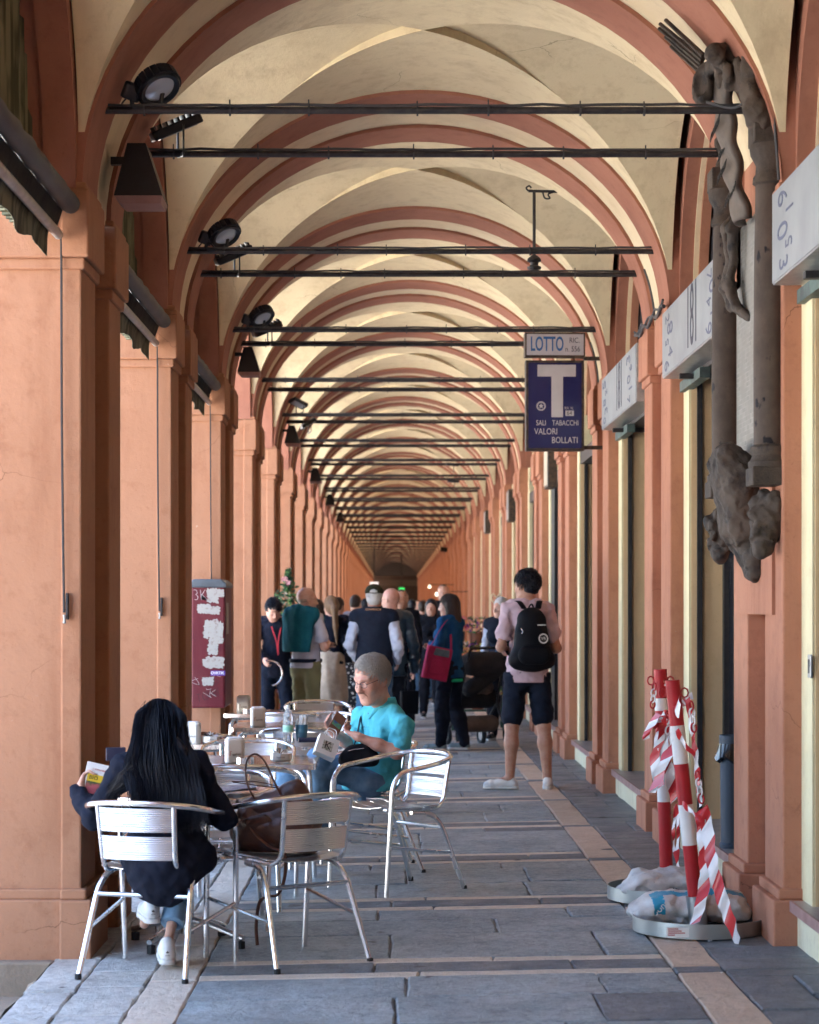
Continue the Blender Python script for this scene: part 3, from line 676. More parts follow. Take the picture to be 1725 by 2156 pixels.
# ------------------------------------------------------------------ smooth solid modelling: blended tapered capsules / ellipsoids -> one skin
class SDF:
    def __init__(s, h=.01): s.h = h; s.ops = []
    def cap(s, a, b, r1, r2=None, k=.02, flat=None, op='u'):
        s.ops.append(('c', np.array(a, float), np.array(b, float), r1, r1 if r2 is None else r2, k, flat, op)); return s
    def chain(s, pts, rs, k=.02, op='u', flat=None):
        rs = rs if isinstance(rs, (list, tuple)) else [rs]*len(pts)
        for i in range(len(pts) - 1): s.cap(pts[i], pts[i+1], rs[i], rs[i+1], k, flat, op)
        return s
    def ell(s, c, r, k=.02, R=None, op='u'):
        s.ops.append(('e', np.array(c, float), np.array(r, float), None if R is None else np.array(R, float), None, k, None, op)); return s
    def plane(s, p, n):          # keep the side the normal points away from
        n = np.array(n, float); s.ops.append(('p', np.array(p, float), n/np.linalg.norm(n), None, None, 0, None, 'x')); return s
    def disp(s, fn): s.ops.append(('d', fn, None, None, None, 0, None, 'd')); return s
    def bounds(s):
        lo = np.full(3, 1e9); hi = -lo
        for o in s.ops:
            if o[7] != 'u': continue
            if o[0] == 'c': r = max(o[3], o[4]); pts = ((o[1], r), (o[2], r))
            elif o[0] == 'e': pts = ((o[1], max(o[2])),)
            else: continue
            for p, r in pts: lo = np.minimum(lo, p - r); hi = np.maximum(hi, p + r)
        return lo - 3*s.h - .01, hi + 3*s.h + .01
    def field(s):
        lo, hi = s.bounds(); n = np.ceil((hi - lo)/s.h).astype(int) + 1
        ax = [lo[i] + s.h*np.arange(n[i]) for i in range(3)]
        D = np.full(n, .5, np.float32)
        def dist(o, X, Y, Z):
            if o[0] == 'c':
                a, b, r1, r2, flat = o[1], o[2], o[3], o[4], o[6]
                if flat is not None:      # squash along a direction: (vec, factor)
                    f, q = np.array(flat[0], float), flat[1]; f = f/np.linalg.norm(f); m = (a + b)/2
                    dd = (X - m[0])*f[0] + (Y - m[1])*f[1] + (Z - m[2])*f[2]; e = dd*(1/q - 1)
                    X, Y, Z = X + f[0]*e, Y + f[1]*e, Z + f[2]*e
                    a = a + f*((a - m).dot(f)*(1/q - 1)); b = b + f*((b - m).dot(f)*(1/q - 1))
                ab = b - a; L = max(ab.dot(ab), 1e-12)
                t = np.clip(((X - a[0])*ab[0] + (Y - a[1])*ab[1] + (Z - a[2])*ab[2])/L, 0, 1)
                return np.sqrt((X - a[0] - t*ab[0])**2 + (Y - a[1] - t*ab[1])**2 + (Z - a[2] - t*ab[2])**2) - (r1 + (r2 - r1)*t)
            c, r, R = o[1], o[2], o[3]; x, y, z = X - c[0], Y - c[1], Z - c[2]
            if R is not None: x, y, z = (R[0,0]*x + R[1,0]*y + R[2,0]*z, R[0,1]*x + R[1,1]*y + R[2,1]*z, R[0,2]*x + R[1,2]*y + R[2,2]*z)
            k0 = np.sqrt((x/r[0])**2 + (y/r[1])**2 + (z/r[2])**2); k1 = np.sqrt((x/r[0]**2)**2 + (y/r[1]**2)**2 + (z/r[2]**2)**2)
            return k0*(k0 - 1)/np.maximum(k1, 1e-9)
        for o in s.ops:
            if o[0] in 'pd':
                X, Y, Z = ax[0][:,None,None], ax[1][None,:,None], ax[2][None,None,:]
                if o[0] == 'p': D = np.maximum(D, ((X - o[1][0])*o[2][0] + (Y - o[1][1])*o[2][1] + (Z - o[1][2])*o[2][2])).astype(np.float32)
                else: D = (D + o[1](X, Y, Z)).astype(np.float32)
                continue
            if o[0] == 'c': r = max(o[3], o[4]) + o[5] + .06; l, h_ = np.minimum(o[1], o[2]) - r, np.maximum(o[1], o[2]) + r
            else: r = max(o[2]) + o[5] + .06; l, h_ = o[1] - r, o[1] + r
            i0 = np.clip(np.floor((l - lo)/s.h).astype(int), 0, n); i1 = np.clip(np.ceil((h_ - lo)/s.h).astype(int) + 1, 0, n)
            if (i1 <= i0).any(): continue
            sl = tuple(slice(i0[i], i1[i]) for i in range(3))
            d = dist(o, ax[0][sl[0]][:,None,None], ax[1][sl[1]][None,:,None], ax[2][sl[2]][None,None,:]); A = D[sl]; k = max(o[5], 1e-5)
            if o[7] == 'u':
                hh = np.clip(.5 + .5*(A - d)/k, 0, 1); D[sl] = A*(1 - hh) + d*hh - k*hh*(1 - hh)
            else:
                d = -d; hh = np.clip(.5 + .5*(d - A)/k, 0, 1); D[sl] = A*(1 - hh) + d*hh + k*hh*(1 - hh)
        return D, lo
    def mesh(s, name, mat):
        D, lo = s.field(); n = D.shape; ins = D < 0
        cs = np.zeros((n[0]-1, n[1]-1, n[2]-1), np.int8); C = {}
        for i in (0, 1):
            for j in (0, 1):
                for k in (0, 1):
                    sl = (slice(i, n[0]-1+i), slice(j, n[1]-1+j), slice(k, n[2]-1+k)); C[i,j,k] = sl; cs += ins[sl]
        mask = (cs > 0) & (cs < 8); idx = np.full(mask.shape, -1, np.int64); ii = np.argwhere(mask); idx[mask] = np.arange(len(ii))
        acc = np.zeros((len(ii), 3)); cnt = np.zeros(len(ii)); corners = list(C)
        val = {c: D[C[c]][mask] for c in corners}
        for a in corners:
            for ax in range(3):
                if a[ax]: continue
                b = list(a); b[ax] = 1; b = tuple(b); da, db = val[a], val[b]; q = (da < 0) != (db < 0)
                t = np.where(q, da/np.where(q, da - db, 1), 0)
                for d in range(3): acc[:, d] += np.where(q, a[d] + (t if d == ax else 0), 0)
                cnt += q
        V = (ii + acc/np.maximum(cnt, 1)[:, None])*s.h + lo
        F = []
        for ax in range(3):
            o1, o2 = [(1,2),(2,0),(0,1)][ax]
            sa = [slice(1, n[d]-1) for d in range(3)]; sb = list(sa); sa[ax] = slice(0, n[ax]-1); sb[ax] = slice(1, n[ax])
            A, Bq = ins[tuple(sa)], ins[tuple(sb)]; e = np.argwhere(A != Bq)
            if not len(e): continue
            fl = A[A != Bq]; base = e.copy()
            for d in range(3):
                if d != ax: base[:, d] += 1
            def cell(d1, d2):
                c = base.copy(); c[:, o1] -= d1; c[:, o2] -= d2; return idx[c[:,0], c[:,1], c[:,2]]
            q = np.stack([cell(1,1), cell(0,1), cell(0,0), cell(1,0)], 1); q[~fl] = q[~fl][:, ::-1]; F.append(q)
        F = np.concatenate(F) if F else np.zeros((0,4), int); F = F[(F >= 0).all(1)]
        me = bpy.data.meshes.new(name); me.from_pydata(V.tolist(), [], F.tolist()); me.materials.append(mat)
        me.polygons.foreach_set('use_smooth', [True]*len(me.polygons)); me.update()
        return me
    def build(s, name, mat, parent=None, loc=None, rz=0): return link(name, s.mesh(name, mat), parent, loc, rz)
def folds(amp, fx, fy, fz, seed=0):
    r = np.random.RandomState(seed); ph = r.uniform(0, 6.28, 8)
    def fn(X, Y, Z):
        return amp*(np.sin(X*fx + ph[0] + 1.7*np.sin(Z*fz*.6 + ph[1])) * np.sin(Z*fz + ph[2] + 1.3*np.sin(X*fx*.5 + Y*fy*.7 + ph[3])) + .6*np.sin(Y*fy + ph[4] + 1.1*np.sin(Z*fz*.8 + ph[5])))
    return fn
# ------------------------------------------------------------------ people
def fabric(name, c, c2=None, rough=.85, scale=9, bump=.25, bs=260, sheen=.0):
    t = NT(name); p = t.pos((1,1,1)); c2 = c2 or tuple(x*.7 for x in c)
    t.set(t.mix(t.noise(p, scale, 5, .6), c, c2), rough, 0, .15)
    h = t.math('ADD', t.noise(p, 22, 4, .6, 0, 1), t.math('MULTIPLY', t.noise(p, bs, 2, .5, 0, 1), .25)); t.bump(h, bump, .012)
    t.b.inputs['Sheen Weight'].default_value = sheen; return t.mat
def skinmat(name, c):
    t = NT(name); p = t.pos(); t.set(t.mix(t.noise(p, 22, 4, .6), c, (c[0]*.86, c[1]*.70, c[2]*.66)), .48, 0, .4)
    t.b.inputs['Subsurface Weight'].default_value = .08; t.b.inputs['Subsurface Radius'].default_value = (.02,.008,.004)
    t.bump(t.noise(p, 260, 3, .6, 0, 1), .12, .003); return t.mat
def hairmat(name, c, c2, rough=.4, sc_=(60,60,6)):
    t = NT(name); p = t.pos(sc_); n = t.noise(p, 4, 6, .7, .3, .75); t.set(t.mix(n, c, c2), rough, 0, .22); t.bump(t.noise(p, 9, 4, .6, 0, 1), .5, .008); return t.mat
sk_fair = skinmat('skin_fair', (.58,.36,.27)); sk_mid = skinmat('skin_tan', (.46,.26,.18)); sk_pink = skinmat('skin_ruddy', (.60,.33,.25))
h_black = hairmat('hair_black', (.0025,.003,.006), (.008,.011,.022), .30); h_brown = hairmat('hair_dark_brown', (.02,.013,.01), (.05,.03,.022)); h_grey = hairmat('hair_grey', (.19,.172,.155), (.56,.53,.49), .55, (160,160,40)); h_white = hairmat('hair_white', (.62,.60,.57), (.46,.44,.42), .5); h_light = hairmat('hair_light_brown', (.10,.055,.03), (.25,.15,.08))
m_eye = simple('eye_white', (.55,.52,.50), .3); m_iris = simple('eye_dark', (.012,.010,.010), .2); m_lip = simple('lips', (.42,.17,.14), .5); m_glassfr = simple('spectacle_frame', (.03,.03,.04), .3, .6)
m_shoew = fabric('white_trainers', (.74,.73,.71), (.62,.61,.59), .6, bump=.1); m_shoed = fabric('dark_shoes', (.02,.02,.022), rough=.5, bump=.1); m_shoeg = fabric('grey_trainers', (.20,.27,.31), rough=.7, bump=.1); m_sole = simple('pale_sole', (.66,.65,.62), .6)
m_speclens = simple('spectacle_lens', (.5,.52,.55), .1); m_speclens.node_tree.nodes['Principled BSDF'].inputs['Alpha'].default_value = .12
def rotz(a): c, s_ = math.cos(a), math.sin(a); return np.array([[c,-s_,0],[s_,c,0],[0,0,1]])
def rotx(a): c, s_ = math.cos(a), math.sin(a); return np.array([[1,0,0],[0,c,-s_],[0,s_,c]])
def roty(a): c, s_ = math.cos(a), math.sin(a); return np.array([[c,0,s_],[0,1,0],[-s_,0,c]])
POSE = dict(head=(0,.02,1.615), neck=(0,-.01,1.475), chest=(0,0,1.28), waist=(0,.01,1.06), pelvis=(0,0,.945),
  shl=(-.168,0,1.42), ell=(-.215,-.02,1.13), wrl=(-.22,.05,.885), shr=(.168,0,1.42), elr=(.215,-.02,1.13), wrr=(.22,.05,.885),
  hpl=(-.09,0,.90), knl=(-.10,.015,.50), anl=(-.11,-.02,.085), hpr=(.09,0,.90), knr=(.10,.015,.50), anr=(.11,-.02,.085), tol=(-.125,.17,.03), tor=(.125,.17,.03))
class Person:
    """joints are in the person's own frame: x right, y forward, z up, in a 1.75 m figure"""
    def __init__(s, label, x, y, face, H=1.75, pose=None, skin=None, res=.012, female=False, build_=1.0, head=(0,0,0), group='people in the arcade', fingers=True, zbase=None, headscale=1.0):
        s.J = {k: np.array(v, float) for k, v in POSE.items()}
        if female:
            for k in ('shl','shr'): s.J[k][0] *= .88
        if pose:
            for k, v in pose.items(): s.J[k] = np.array(v, float)
        s.k = H/1.75; s.skin = skin or sk_fair; s.res = res; s.f = female; s.w = build_; s.fing = fingers
        s.t = thing('person', label, 'person', (x, y, zf(x) if zbase is None else zbase), -math.radians(face), group); s.t.scale = (s.k,)*3
        s.HR = rotz(-math.radians(head[0])) @ rotx(math.radians(head[1])) @ roty(math.radians(head[2])); s.hs = headscale
    def hp(s, p): return s.J['head'] + s.HR @ (np.array(p, float)*s.hs)
    def arm_prims(s, d, sd, grow=0, upto='hand', k=.03):
        J, w = s.J, s.w*(.86 if s.f else 1); a, b, c = J['sh'+sd], J['el'+sd], J['wr'+sd]
        d.cap(a, b, .044*w + grow, .036*w + grow, k)
        if upto == 'upper': return
        d.cap(b, (b + c)/2, .037*w + grow, .033*w + grow, k); d.cap((b + c)/2, c, .033*w + grow, .024*w + grow*1.1, k)
    def hand(s, d, sd, curl=.5, dirv=None, up=None):
        J = s.J; e, wv = J['el'+sd], J['wr'+sd]; f = (wv - e) if dirv is None else np.array(dirv, float); f /= np.linalg.norm(f)
        sgn = 1 if sd == 'r' else -1
        n = np.array(up if up is not None else (-sgn, 0, .0), float); n -= f*n.dot(f); n /= np.linalg.norm(n)      # palm normal
        sdv = np.cross(f, n)
        if up is None and sdv[1] < 0: sdv = -sdv
        pc = wv + f*.045; d.cap(wv, wv + f*.02, .023, .026, .015); d.ell(pc, (.042, .036, .016), .012, np.stack([f, sdv, n], 1))
        for i, (o, L) in enumerate(((.028,.068),(.010,.078),(-.009,.072),(-.026,.056))):
            p0 = wv + f*.078 + sdv*o; c1 = curl*.9; p1 = p0 + (f*math.cos(c1*.6) + n*math.sin(c1*.6))*L*.5; p2 = p1 + (f*math.cos(c1*1.9) + n*math.sin(c1*1.9))*L*.5
            d.cap(wv + f*.06 + sdv*o*.9, p0, .0095, .009, .006); d.cap(p0, p1, .009, .0082, .003); d.cap(p1, p2, .0082, .007, .003)
        t0 = wv + f*.025 + sdv*.028; t1 = t0 + f*.032 + sdv*.022 + n*.012; d.cap(t0, t1, .0115, .010, .01); d.cap(t1, t1 + f*.03 + n*.01, .0098, .008, .004)
    def torso_prims(s, d, grow=0, k=.035):
        J, w = s.J, s.w; up = J['neck'] - J['pelvis']; r = s.J['shr'] - s.J['shl']; fw = np.cross(up, r); fw /= np.linalg.norm(fw)
        fl = (fw, .72)
        c1 = J['chest']*.55 + J['neck']*.45
        d.cap(J['shl']*.62 + J['shr']*.38, J['shr']*.62 + J['shl']*.38, .082*w + grow, .082*w + grow, k, (fw, .85))
        wr = (.80 if s.f else 1)
        d.cap(c1, J['waist'], .126*w + grow, .115*w*wr + grow, k, fl); d.cap(J['waist'], J['pelvis'], .117*w*wr + grow, .132*w + grow, k, (fw, .76))
        if s.f: 
            for sx in (-1, 1): d.ell(J['chest'] + r/np.linalg.norm(r)*.075*sx + fw*.085, (.06 + grow,)*3, .05)
        d.cap(J['shl'], J['shl']*.7 + J['shr']*.3, .047*w + grow, .06*w + grow, k); d.cap(J['shr'], J['shr']*.7 + J['shl']*.3, .047*w + grow, .06*w + grow, k)
        d.cap(J['neck'] - np.array((0,0,.02)), J['shl']*.55 + J['neck']*.45, .043 + grow*.6, .040 + grow, .03); d.cap(J['neck'] - np.array((0,0,.02)), J['shr']*.55 + J['neck']*.45, .043 + grow*.6, .040 + grow, .03)
    def leg_prims(s, d, sd, grow=0, upto='ankle', k=.03, flare=0):
        J, w = s.J, s.w; a, b, c = J['hp'+sd], J['kn'+sd], J['an'+sd]
        d.cap(a, b, .078*w + grow, .054*w + grow, k)
        if upto == 'knee': return
        m = b*.68 + c*.32; back = np.array((0, -.012, 0)); d.cap(b, m + back, .054*w + grow, .056*w + grow + flare*.5, k); d.cap(m + back, c, .055*w + grow + flare*.5, .034 + grow + flare, k)
    def body(s, arms='lr', hands=None, legs=True, curl=.5, bare=False):
        d = SDF(s.res); J = s.J; s.torso_prims(d, -.022)
        d.cap(J['neck'] + np.array((0,-.01,-.03)), s.hp((0,-.02,-.06)), .052*s.w, .050, .03)
        for sd in arms:
            s.arm_prims(d, sd)
            if s.fing: s.hand(d, sd, **((hands or {}).get(sd, dict(curl=curl))))
        if legs:
            for sd in 'lr':
                s.leg_prims(d, sd, 0 if bare else -.016); d.cap(J['an'+sd], J['to'+sd], .030, .022, .02)
        s.head_prims(d); o = d.build('body', s.skin, s.t); return o
    def head_prims(s, d, k=.02):
        H = s.hp; R = s.HR; q = s.hs
        d.ell(H((0,-.012,.032)), np.array((.076,.096,.090))*q, .02, R); d.ell(H((0,.022,-.035)), np.array((.060,.074,.082))*q, .03, R)
        d.cap(H((-.018,.070,-.100)), H((.018,.070,-.100)), .020*q, None, .03); d.cap(H((-.05,-.005,-.06)), H((-.02,.06,-.098)), .018*q, .018*q, .025); d.cap(H((.05,-.005,-.06)), H((.02,.06,-.098)), .018*q, .018*q, .025)
    def face(s, lookdown=0, specs=None, brow=None, res=.0045, lips=True, age=0):
        """finer skin for the face, over the head of the body"""
        d = SDF(res); H, R, q = s.hp, s.HR, s.hs; s.head_prims(d); g = .0015
        d.ell(H((0,-.012,.032)), np.array((.076,.096,.090))*q + g, .02, R); d.ell(H((0,.022,-.035)), np.array((.060,.074,.082))*q + g, .03, R)
        for sx in (-1, 1):
            d.ell(H((sx*.038,.062,-.030)), np.array((.026,.026,.024))*q, .02, R)
            d.cap(H((sx*.012,.088,.026)), H((sx*.045,.074,.026)), .0115*q, .010*q, .014)
            d.ell(H((sx*.031,.100,.004)), np.array((.017,.014,.011))*q, .010, R, 'x'); d.ell(H((sx*.031,.079,.004)), np.array((.014,.012,.0125))*q, .004, R)
            d.ell(H((sx*.076,-.006,-.005)), np.array((.010,.020,.032))*q, .006, R @ rotz(sx*.35)); d.ell(H((sx*.084,.002,-.003)), np.array((.007,.010,.018))*q, .004, R, 'x')
            d.ell(H((sx*.013,.104,-.036)), np.array((.010,.011,.009))*q, .006, R)
        d.cap(H((0,.088,.022)), H((0,.113,-.030)), .009*q, .0125*q, .010); d.ell(H((0,.115,-.032)), np.array((.012,.011,.010))*q, .006, R)
        d.cap(H((-.018,.086,-.062)), H((.018,.086,-.062)), .0075*q, None, .006); d.cap(H((-.014,.085,-.073)), H((.014,.085,-.073)), .0085*q, None, .006); d.cap(H((-.024,.094,-.0675)), H((.024,.094,-.0675)), .0022*q, None, .003, None, 'x')
        d.ell(H((0,.080,-.104)), np.array((.018,.014,.014))*q, .015, R)
        if age:
            for sx in (-1, 1): d.cap(H((sx*.018,.101,-.040)), H((sx*.032,.083,-.070)), .0022*q, None, .004, None, 'x')
        d.cap(H((0,-.02,-.06)), H((0,-.02,-.12)), .053*q, .054*q, .03)
        f = d.build('face', s.skin, s.t)
        for sx in (-1, 1):
            g = MB(); c = Vector(H((sx*.031,.0855,.0035))); fw = Vector(R @ np.array((0,1,0)))
            g.lathe([(0,.0058),(.003,.005),(.0055,.0022),(.006,0)], 12, o=c - fw*.0012, axis=fw - Vector(R @ np.array((0,0,1)))*lookdown); e = g.build('eye', m_iris, f)
            gb = MB(); gb.tube([H((sx*.013,.0925,.027)), H((sx*.03,.0915,.031)), H((sx*.046,.080,.029))], [.0022,.0030,.0014], 6, flat=.6); gb.build('eyebrow', brow or h_brown, f)
        gl = MB(); gl.tube([H((-.019,.091,-.066)), H((0,.0955,-.0635)), H((.019,.091,-.066))], [.0015,.0034,.0015], 6); gl.build('lip', m_lip, f)
        gl = MB(); gl.tube([H((-.016,.091,-.0715)), H((0,.0955,-.074)), H((.016,.091,-.0715))], [.0015,.0042,.0015], 6); gl.build('lip', m_lip, f)
        if specs:
            sp = MB(); r0, mt = specs
            for sx in (-1, 1):
                sp.tube([H((sx*.031 + r0*1.15*math.cos(a), .104, .002 + r0*.8*math.sin(a))) for a in [i*math.pi/8 for i in range(16)]], .0013, 6, closed=True)
                sp.tube([H((sx*(.031 + r0*1.15), .104, .006)), H((sx*.072, .085, .010)), H((sx*.080, .0, .008)), H((sx*.079, -.02, -.008))], .0013, 6)
            sp.tube([H((-.012,.104,.006)), H((0,.108,.009)), H((.012,.104,.006))], .0013, 6); so_ = sp.build('spectacles', mt, s.t)
            for sx in (-1, 1):
                g = MB(); g.add([H((sx*.031 + r0*1.15*math.cos(a), .1042, .002 + r0*.8*math.sin(a))) for a in [i*math.pi/8 for i in range(16)]], [tuple(range(16))]); g.build('lens', m_speclens, so_)
        return f
    def hair(s, mat, style='short', res=.007, seed=1, n=None):
        """scalp shell plus many combed locks; hairline and nape come from the locks"""
        d = SDF(res); H, R, q = s.hp, s.HR, s.hs; r = random.Random(seed); hi = res < .0085
        thick = dict(short=.006, quiff=.018, fringe=.009, bald=.002, bob=.016, long=.016, pony=.008)[style]
        def hl(az):      # lowest polar angle (from crown) of hair as a function of azimuth; az 0 = front
            a = abs(az)
            if style == 'bald': return None
            front = 56 if style != 'fringe' else (44 if az > -.35 else 50)
            if a < .75: return front
            if a < 1.35: return front + (a - .75)/.6*(88 - front)
            if a < 1.45 and style == 'fringe': return 104
            if a < 1.75: return 92 if style != 'fringe' else 96
            return 118 if style in ('short','quiff') else 128
        if style == 'bald':
            d.ell(H((0,-.020,-.004)), np.array((.0775,.085,.05))*q, .01, R); d.plane(H((0,.0,.01)), R @ np.array((0,.75,.65))); d.plane(H((0,0,-.055)), R @ np.array((0,.4,-1)))
            return d.build('hair', mat, s.t)
        t_ = thick*(.4 if hi and style in ('fringe','quiff') else .72)
        d.ell(H((0,-.014,.035)), np.array((.076 + t_,.096 + t_,.090 + t_*1.3))*q, .01, R); d.ell(H((0,-.036,-.015)), np.array((.070 + t_*.8,.070 + t_*.6,.066))*q, .02, R)
        if style in ('bob', 'long', 'pony'):
            L = dict(bob=-.15, long=-.40, pony=-.06)[style]
            d.cap(H((0,-.045,.0)), H((0,-.05,L)), .080*q, (.088 if style == 'bob' else .055)*q, .04)
            if style == 'pony': d.chain([H((0,-.10,.03)), H((0,-.15,-.05)), H((.01,-.14,-.25)), H((.02,-.13,-.46))], [.03,.040,.032,.010], .02)
            else:
                for sx in (-1, 1): d.cap(H((sx*.062,-.005,.03)), H((sx*.074,-.005,max(L,-.19))), .026*q, .024*q, .03)
        # carve away face and ears
        d.cap(H((0,.078,-.16)), H((0,.086,.012)), .066*q, .050*q, .012, None, 'x'); d.ell(H((0,.115,.035)), np.array((.060,.035,.045))*q, .015, R, 'x')
        if style in ('short', 'quiff', 'fringe'):
            for sx in (-1, 1): d.ell(H((sx*.082,.005,-.018)), np.array((.03,.032,.04))*q, .01, R, 'x'); d.cap(H((sx*.07,.045,-.12)), H((sx*.078,.048,.01)), .035*q, .022*q, .01, None, 'x')
            d.plane(H((0,-.03,-.072)), R @ np.array((0,.35,-1)))
        d.disp(folds(.002, 150, 150, 60, seed)); o = d.build('hair', mat, s.t)
        if not hi: return o
        g = MB(); n = n or 560; er = np.array((.076,.096,.090)); cen = np.array((0,-.013,.034))
        for i in range(n):
            az = r.uniform(-math.pi, math.pi); lim = math.radians(hl(az) + r.uniform(-13,9)); po = math.acos(1 - r.random()*(1 - math.cos(lim)))
            L = dict(short=.024, quiff=.035, fringe=.05, bob=.11, long=.14, pony=.07)[style]*r.uniform(.6,1.3)
            pts = []; fl = r.uniform(0,9) if r.random() < .8 else r.uniform(9,22); dp = L/.085/4; daz = (r.uniform(-.25,.25) + (.35 if style in ('fringe','quiff') and abs(az) < 1.2 else 0))/4*(1.2 if style == 'quiff' else .6)
            for k in range(5):
                a_, p_ = az + daz*k*2, po + dp*k*(1 if style != 'quiff' or po > .8 else .5)
                if style == 'fringe' and abs(az) < 1.15: p_ = min(p_, lim + math.radians(fl))
                if style in ('bob','long','pony') and p_ > 1.6: break
                off = thick*(.55 + .5*math.sin(min(1, k/3)*math.pi)*.8) + r.uniform(0,.004) + (.013*r.random()*k/4 if style in ('quiff','fringe') else 0)
                pts.append(H(cen + (er + off)*np.array((math.sin(a_)*math.sin(p_), math.cos(a_)*math.sin(p_), math.cos(p_)))))
            if len(pts) < 3: continue
            w_ = r.uniform(.0014,.0034) if style == 'fringe' else r.uniform(.003,.0062); g.tube(pts, [w_*.6] + [w_]*(len(pts) - 2) + [w_*.15], 4, cap=False, flat=.6)
        lk = g.build('hair_locks', mat, o, fix=False); lk['kind'] = 'stuff'; return o
    def top(s, mat, name='shirt', grow=.014, sleeves='short', hem=None, fold=.009, collar=False, seed=3, res=None, open_neck=.0):
        d = SDF(res or s.res); J = s.J; s.torso_prims(d, grow)
        for sd in 'lr':
            a, b, c = J['sh'+sd], J['el'+sd], J['wr'+sd]
            if sleeves == 'short': d.cap(a, a*.34 + b*.66, .043*s.w + grow*.6, .048*s.w + grow*.7, .015)
            elif sleeves == 'long': s.arm_prims(d, sd, grow*.55 + .005, k=.02)
            if sleeves == 'short': d.plane(a*.3 + b*.7, b - a) if False else None
        hem = J['pelvis'] - np.array((0,0,.02)) if hem is None else np.array(hem)
        d.cap(J['waist'], hem, .122*s.w*(.95 if s.f else 1) + grow, .136*s.w + grow, .05, (np.array((0,1.,0)), .76))
        if fold: d.disp(folds(fold*.6, 24, 28, 30, seed)); d.disp(folds(fold*.62, 58, 52, 46, seed + 7)); d.disp(folds(fold*.3, 105, 95, 80, seed + 3))
        d.plane(hem, J['pelvis'] - J['waist']); nk = J['neck']; d.plane(nk + np.array((0,0,.035)), np.array((0,.25,1)))
        return d.build(name, mat, s.t)
    def pants(s, mat, name='trousers', grow=.016, upto='ankle', fold=.005, flare=.012, seed=5, waist=None, res=None):
        d = SDF(res or s.res); J = s.J; wz = J['pelvis']*.55 + J['waist']*.45 if waist is None else np.array(waist)
        d.cap(J['pelvis'], wz, .130*s.w + grow, .122*s.w + grow, .05, (np.array((0,1.,0)), .76)); d.cap(J['hpl']*.8 + J['pelvis']*.2, J['hpr']*.8 + J['pelvis']*.2, .095*s.w + grow*.5, None, .05)
        for sd in 'lr':
            a, b, c = J['hp'+sd], J['kn'+sd], J['an'+sd]
            if upto == 'knee': d.cap(a, b*.80 + a*.20, .082*s.w + grow, .076*s.w + grow, .03)
            else: s.leg_prims(d, sd, grow, k=.04, flare=flare)
        if fold: d.disp(folds(fold*.7, 26, 30, 24, seed)); d.disp(folds(fold*.9, 50, 50, 62, seed + 5))
        d.plane(wz, J['waist'] - J['pelvis'])
        return d.build(name, mat, s.t)
    def shoes(s, mat=None, sole=None, res=None):
        for sd in 'lr':
            J = s.J; a, t = J['an'+sd], J['to'+sd]; f = t - a; f[2] = 0; f = f/np.linalg.norm(f); g = a[2] - .085; up = np.array((0,0,1.))
            heel = np.array((a[0], a[1], g)) - f*.035; d = SDF(min(s.res, .008)); L = .222
            d.chain([heel + up*.045, heel + f*.10 + up*.045, heel + f*.19 + up*.036, heel + f*L + up*.032], [.033,.034,.036,.026], .02); d.cap(heel + f*.015 + up*.055, heel + f*.03 + up*.085, .033, .034, .015); d.cap(heel + f*.06 + up*.07, heel + f*.13 + up*.05, .024, .026, .02)
            d.plane(heel + up*.012, -up); o = d.build('shoe', mat or m_shoed, s.t)
            e = SDF(min(s.res, .008)); e.chain([heel + up*.012, heel + f*.10 + up*.012, heel + f*.19 + up*.012, heel + f*L + up*.012], [.037,.037,.040,.030], .02); e.plane(heel + up*.001, -up); e.plane(heel + up*.026, up); e.build('sole', sole or m_sole, o)
# ------------------------------------------------------------------ figures
def setv(P, d):
    R = Matrix.Rotation(-P.t.rotation_euler.z, 3, 'Z')
    for k, (u, v, Y) in d.items(): P.J[k] = np.array(R @ (at(u, v, Y) - P.t.location))/P.k
def loc_of(P, u, v, Y): return np.array(Matrix.Rotation(-P.t.rotation_euler.z, 3, 'Z') @ (at(u, v, Y) - P.t.location))/P.k
# --- woman with long black hair, seated with her back to the camera
f_navy = fabric('navy_wool', (.007,.0085,.017), (.011,.014,.027), .9); f_denim = fabric('blue_denim', (.045,.115,.22), (.10,.20,.32), .85, 14, .3, 400); f_denimw = fabric('washed_denim', (.16,.28,.43), (.09,.18,.31), .85, 11, .3, 400)
f_cuff = fabric('pale_denim_turnup', (.22,.36,.50), (.16,.28,.42), .85, 14, .3, 400)
w = Person('seated woman with long black hair and navy coat reading a leaflet', -.985, 9.0, 16, 1.66, skin=sk_fair, res=.010, female=True)
setv(w, dict(head=(334,1532,9.10), neck=(338,1590,9.02), shl=(262,1618,9.02), shr=(412,1612,8.97), chest=(342,1665,8.97), waist=(345,1735,8.93), pelvis=(345,1793,8.90),
  ell=(196,1722,9.02), wrl=(166,1668,9.14), elr=(474,1726,8.99), wrr=(438,1700,9.28), hpl=(312,1805,8.95), hpr=(378,1808,8.92), knl=(340,1798,9.36), knr=(400,1800,9.34),
  anl=(318,1902,9.10), tol=(304,1946,9.30), anr=(352,1988,9.02), tor=(350,2036,9.16)))
w.HR = rotz(math.radians(8)) @ rotx(math.radians(-22))
w.body(hands=dict(l=dict(curl=1.1, dirv=(.15,.5,.85), up=(1,.2,0)), r=dict(curl=.5)))
d = SDF(.009); w.torso_prims(d, .022); J = w.J
for sd in 'lr': w.arm_prims(d, sd, .017)
d.cap(J['waist'], J['pelvis'] - np.array((0,.02,.05)), .15, .17, .06, (np.array((0,1.,0)), .85)); d.cap(J['pelvis'] + np.array((.0,-.02,-.03)), J['pelvis'] + np.array((.03,-.06,-.12)), .14, .10, .06, (np.array((0,1.,0)), .6))
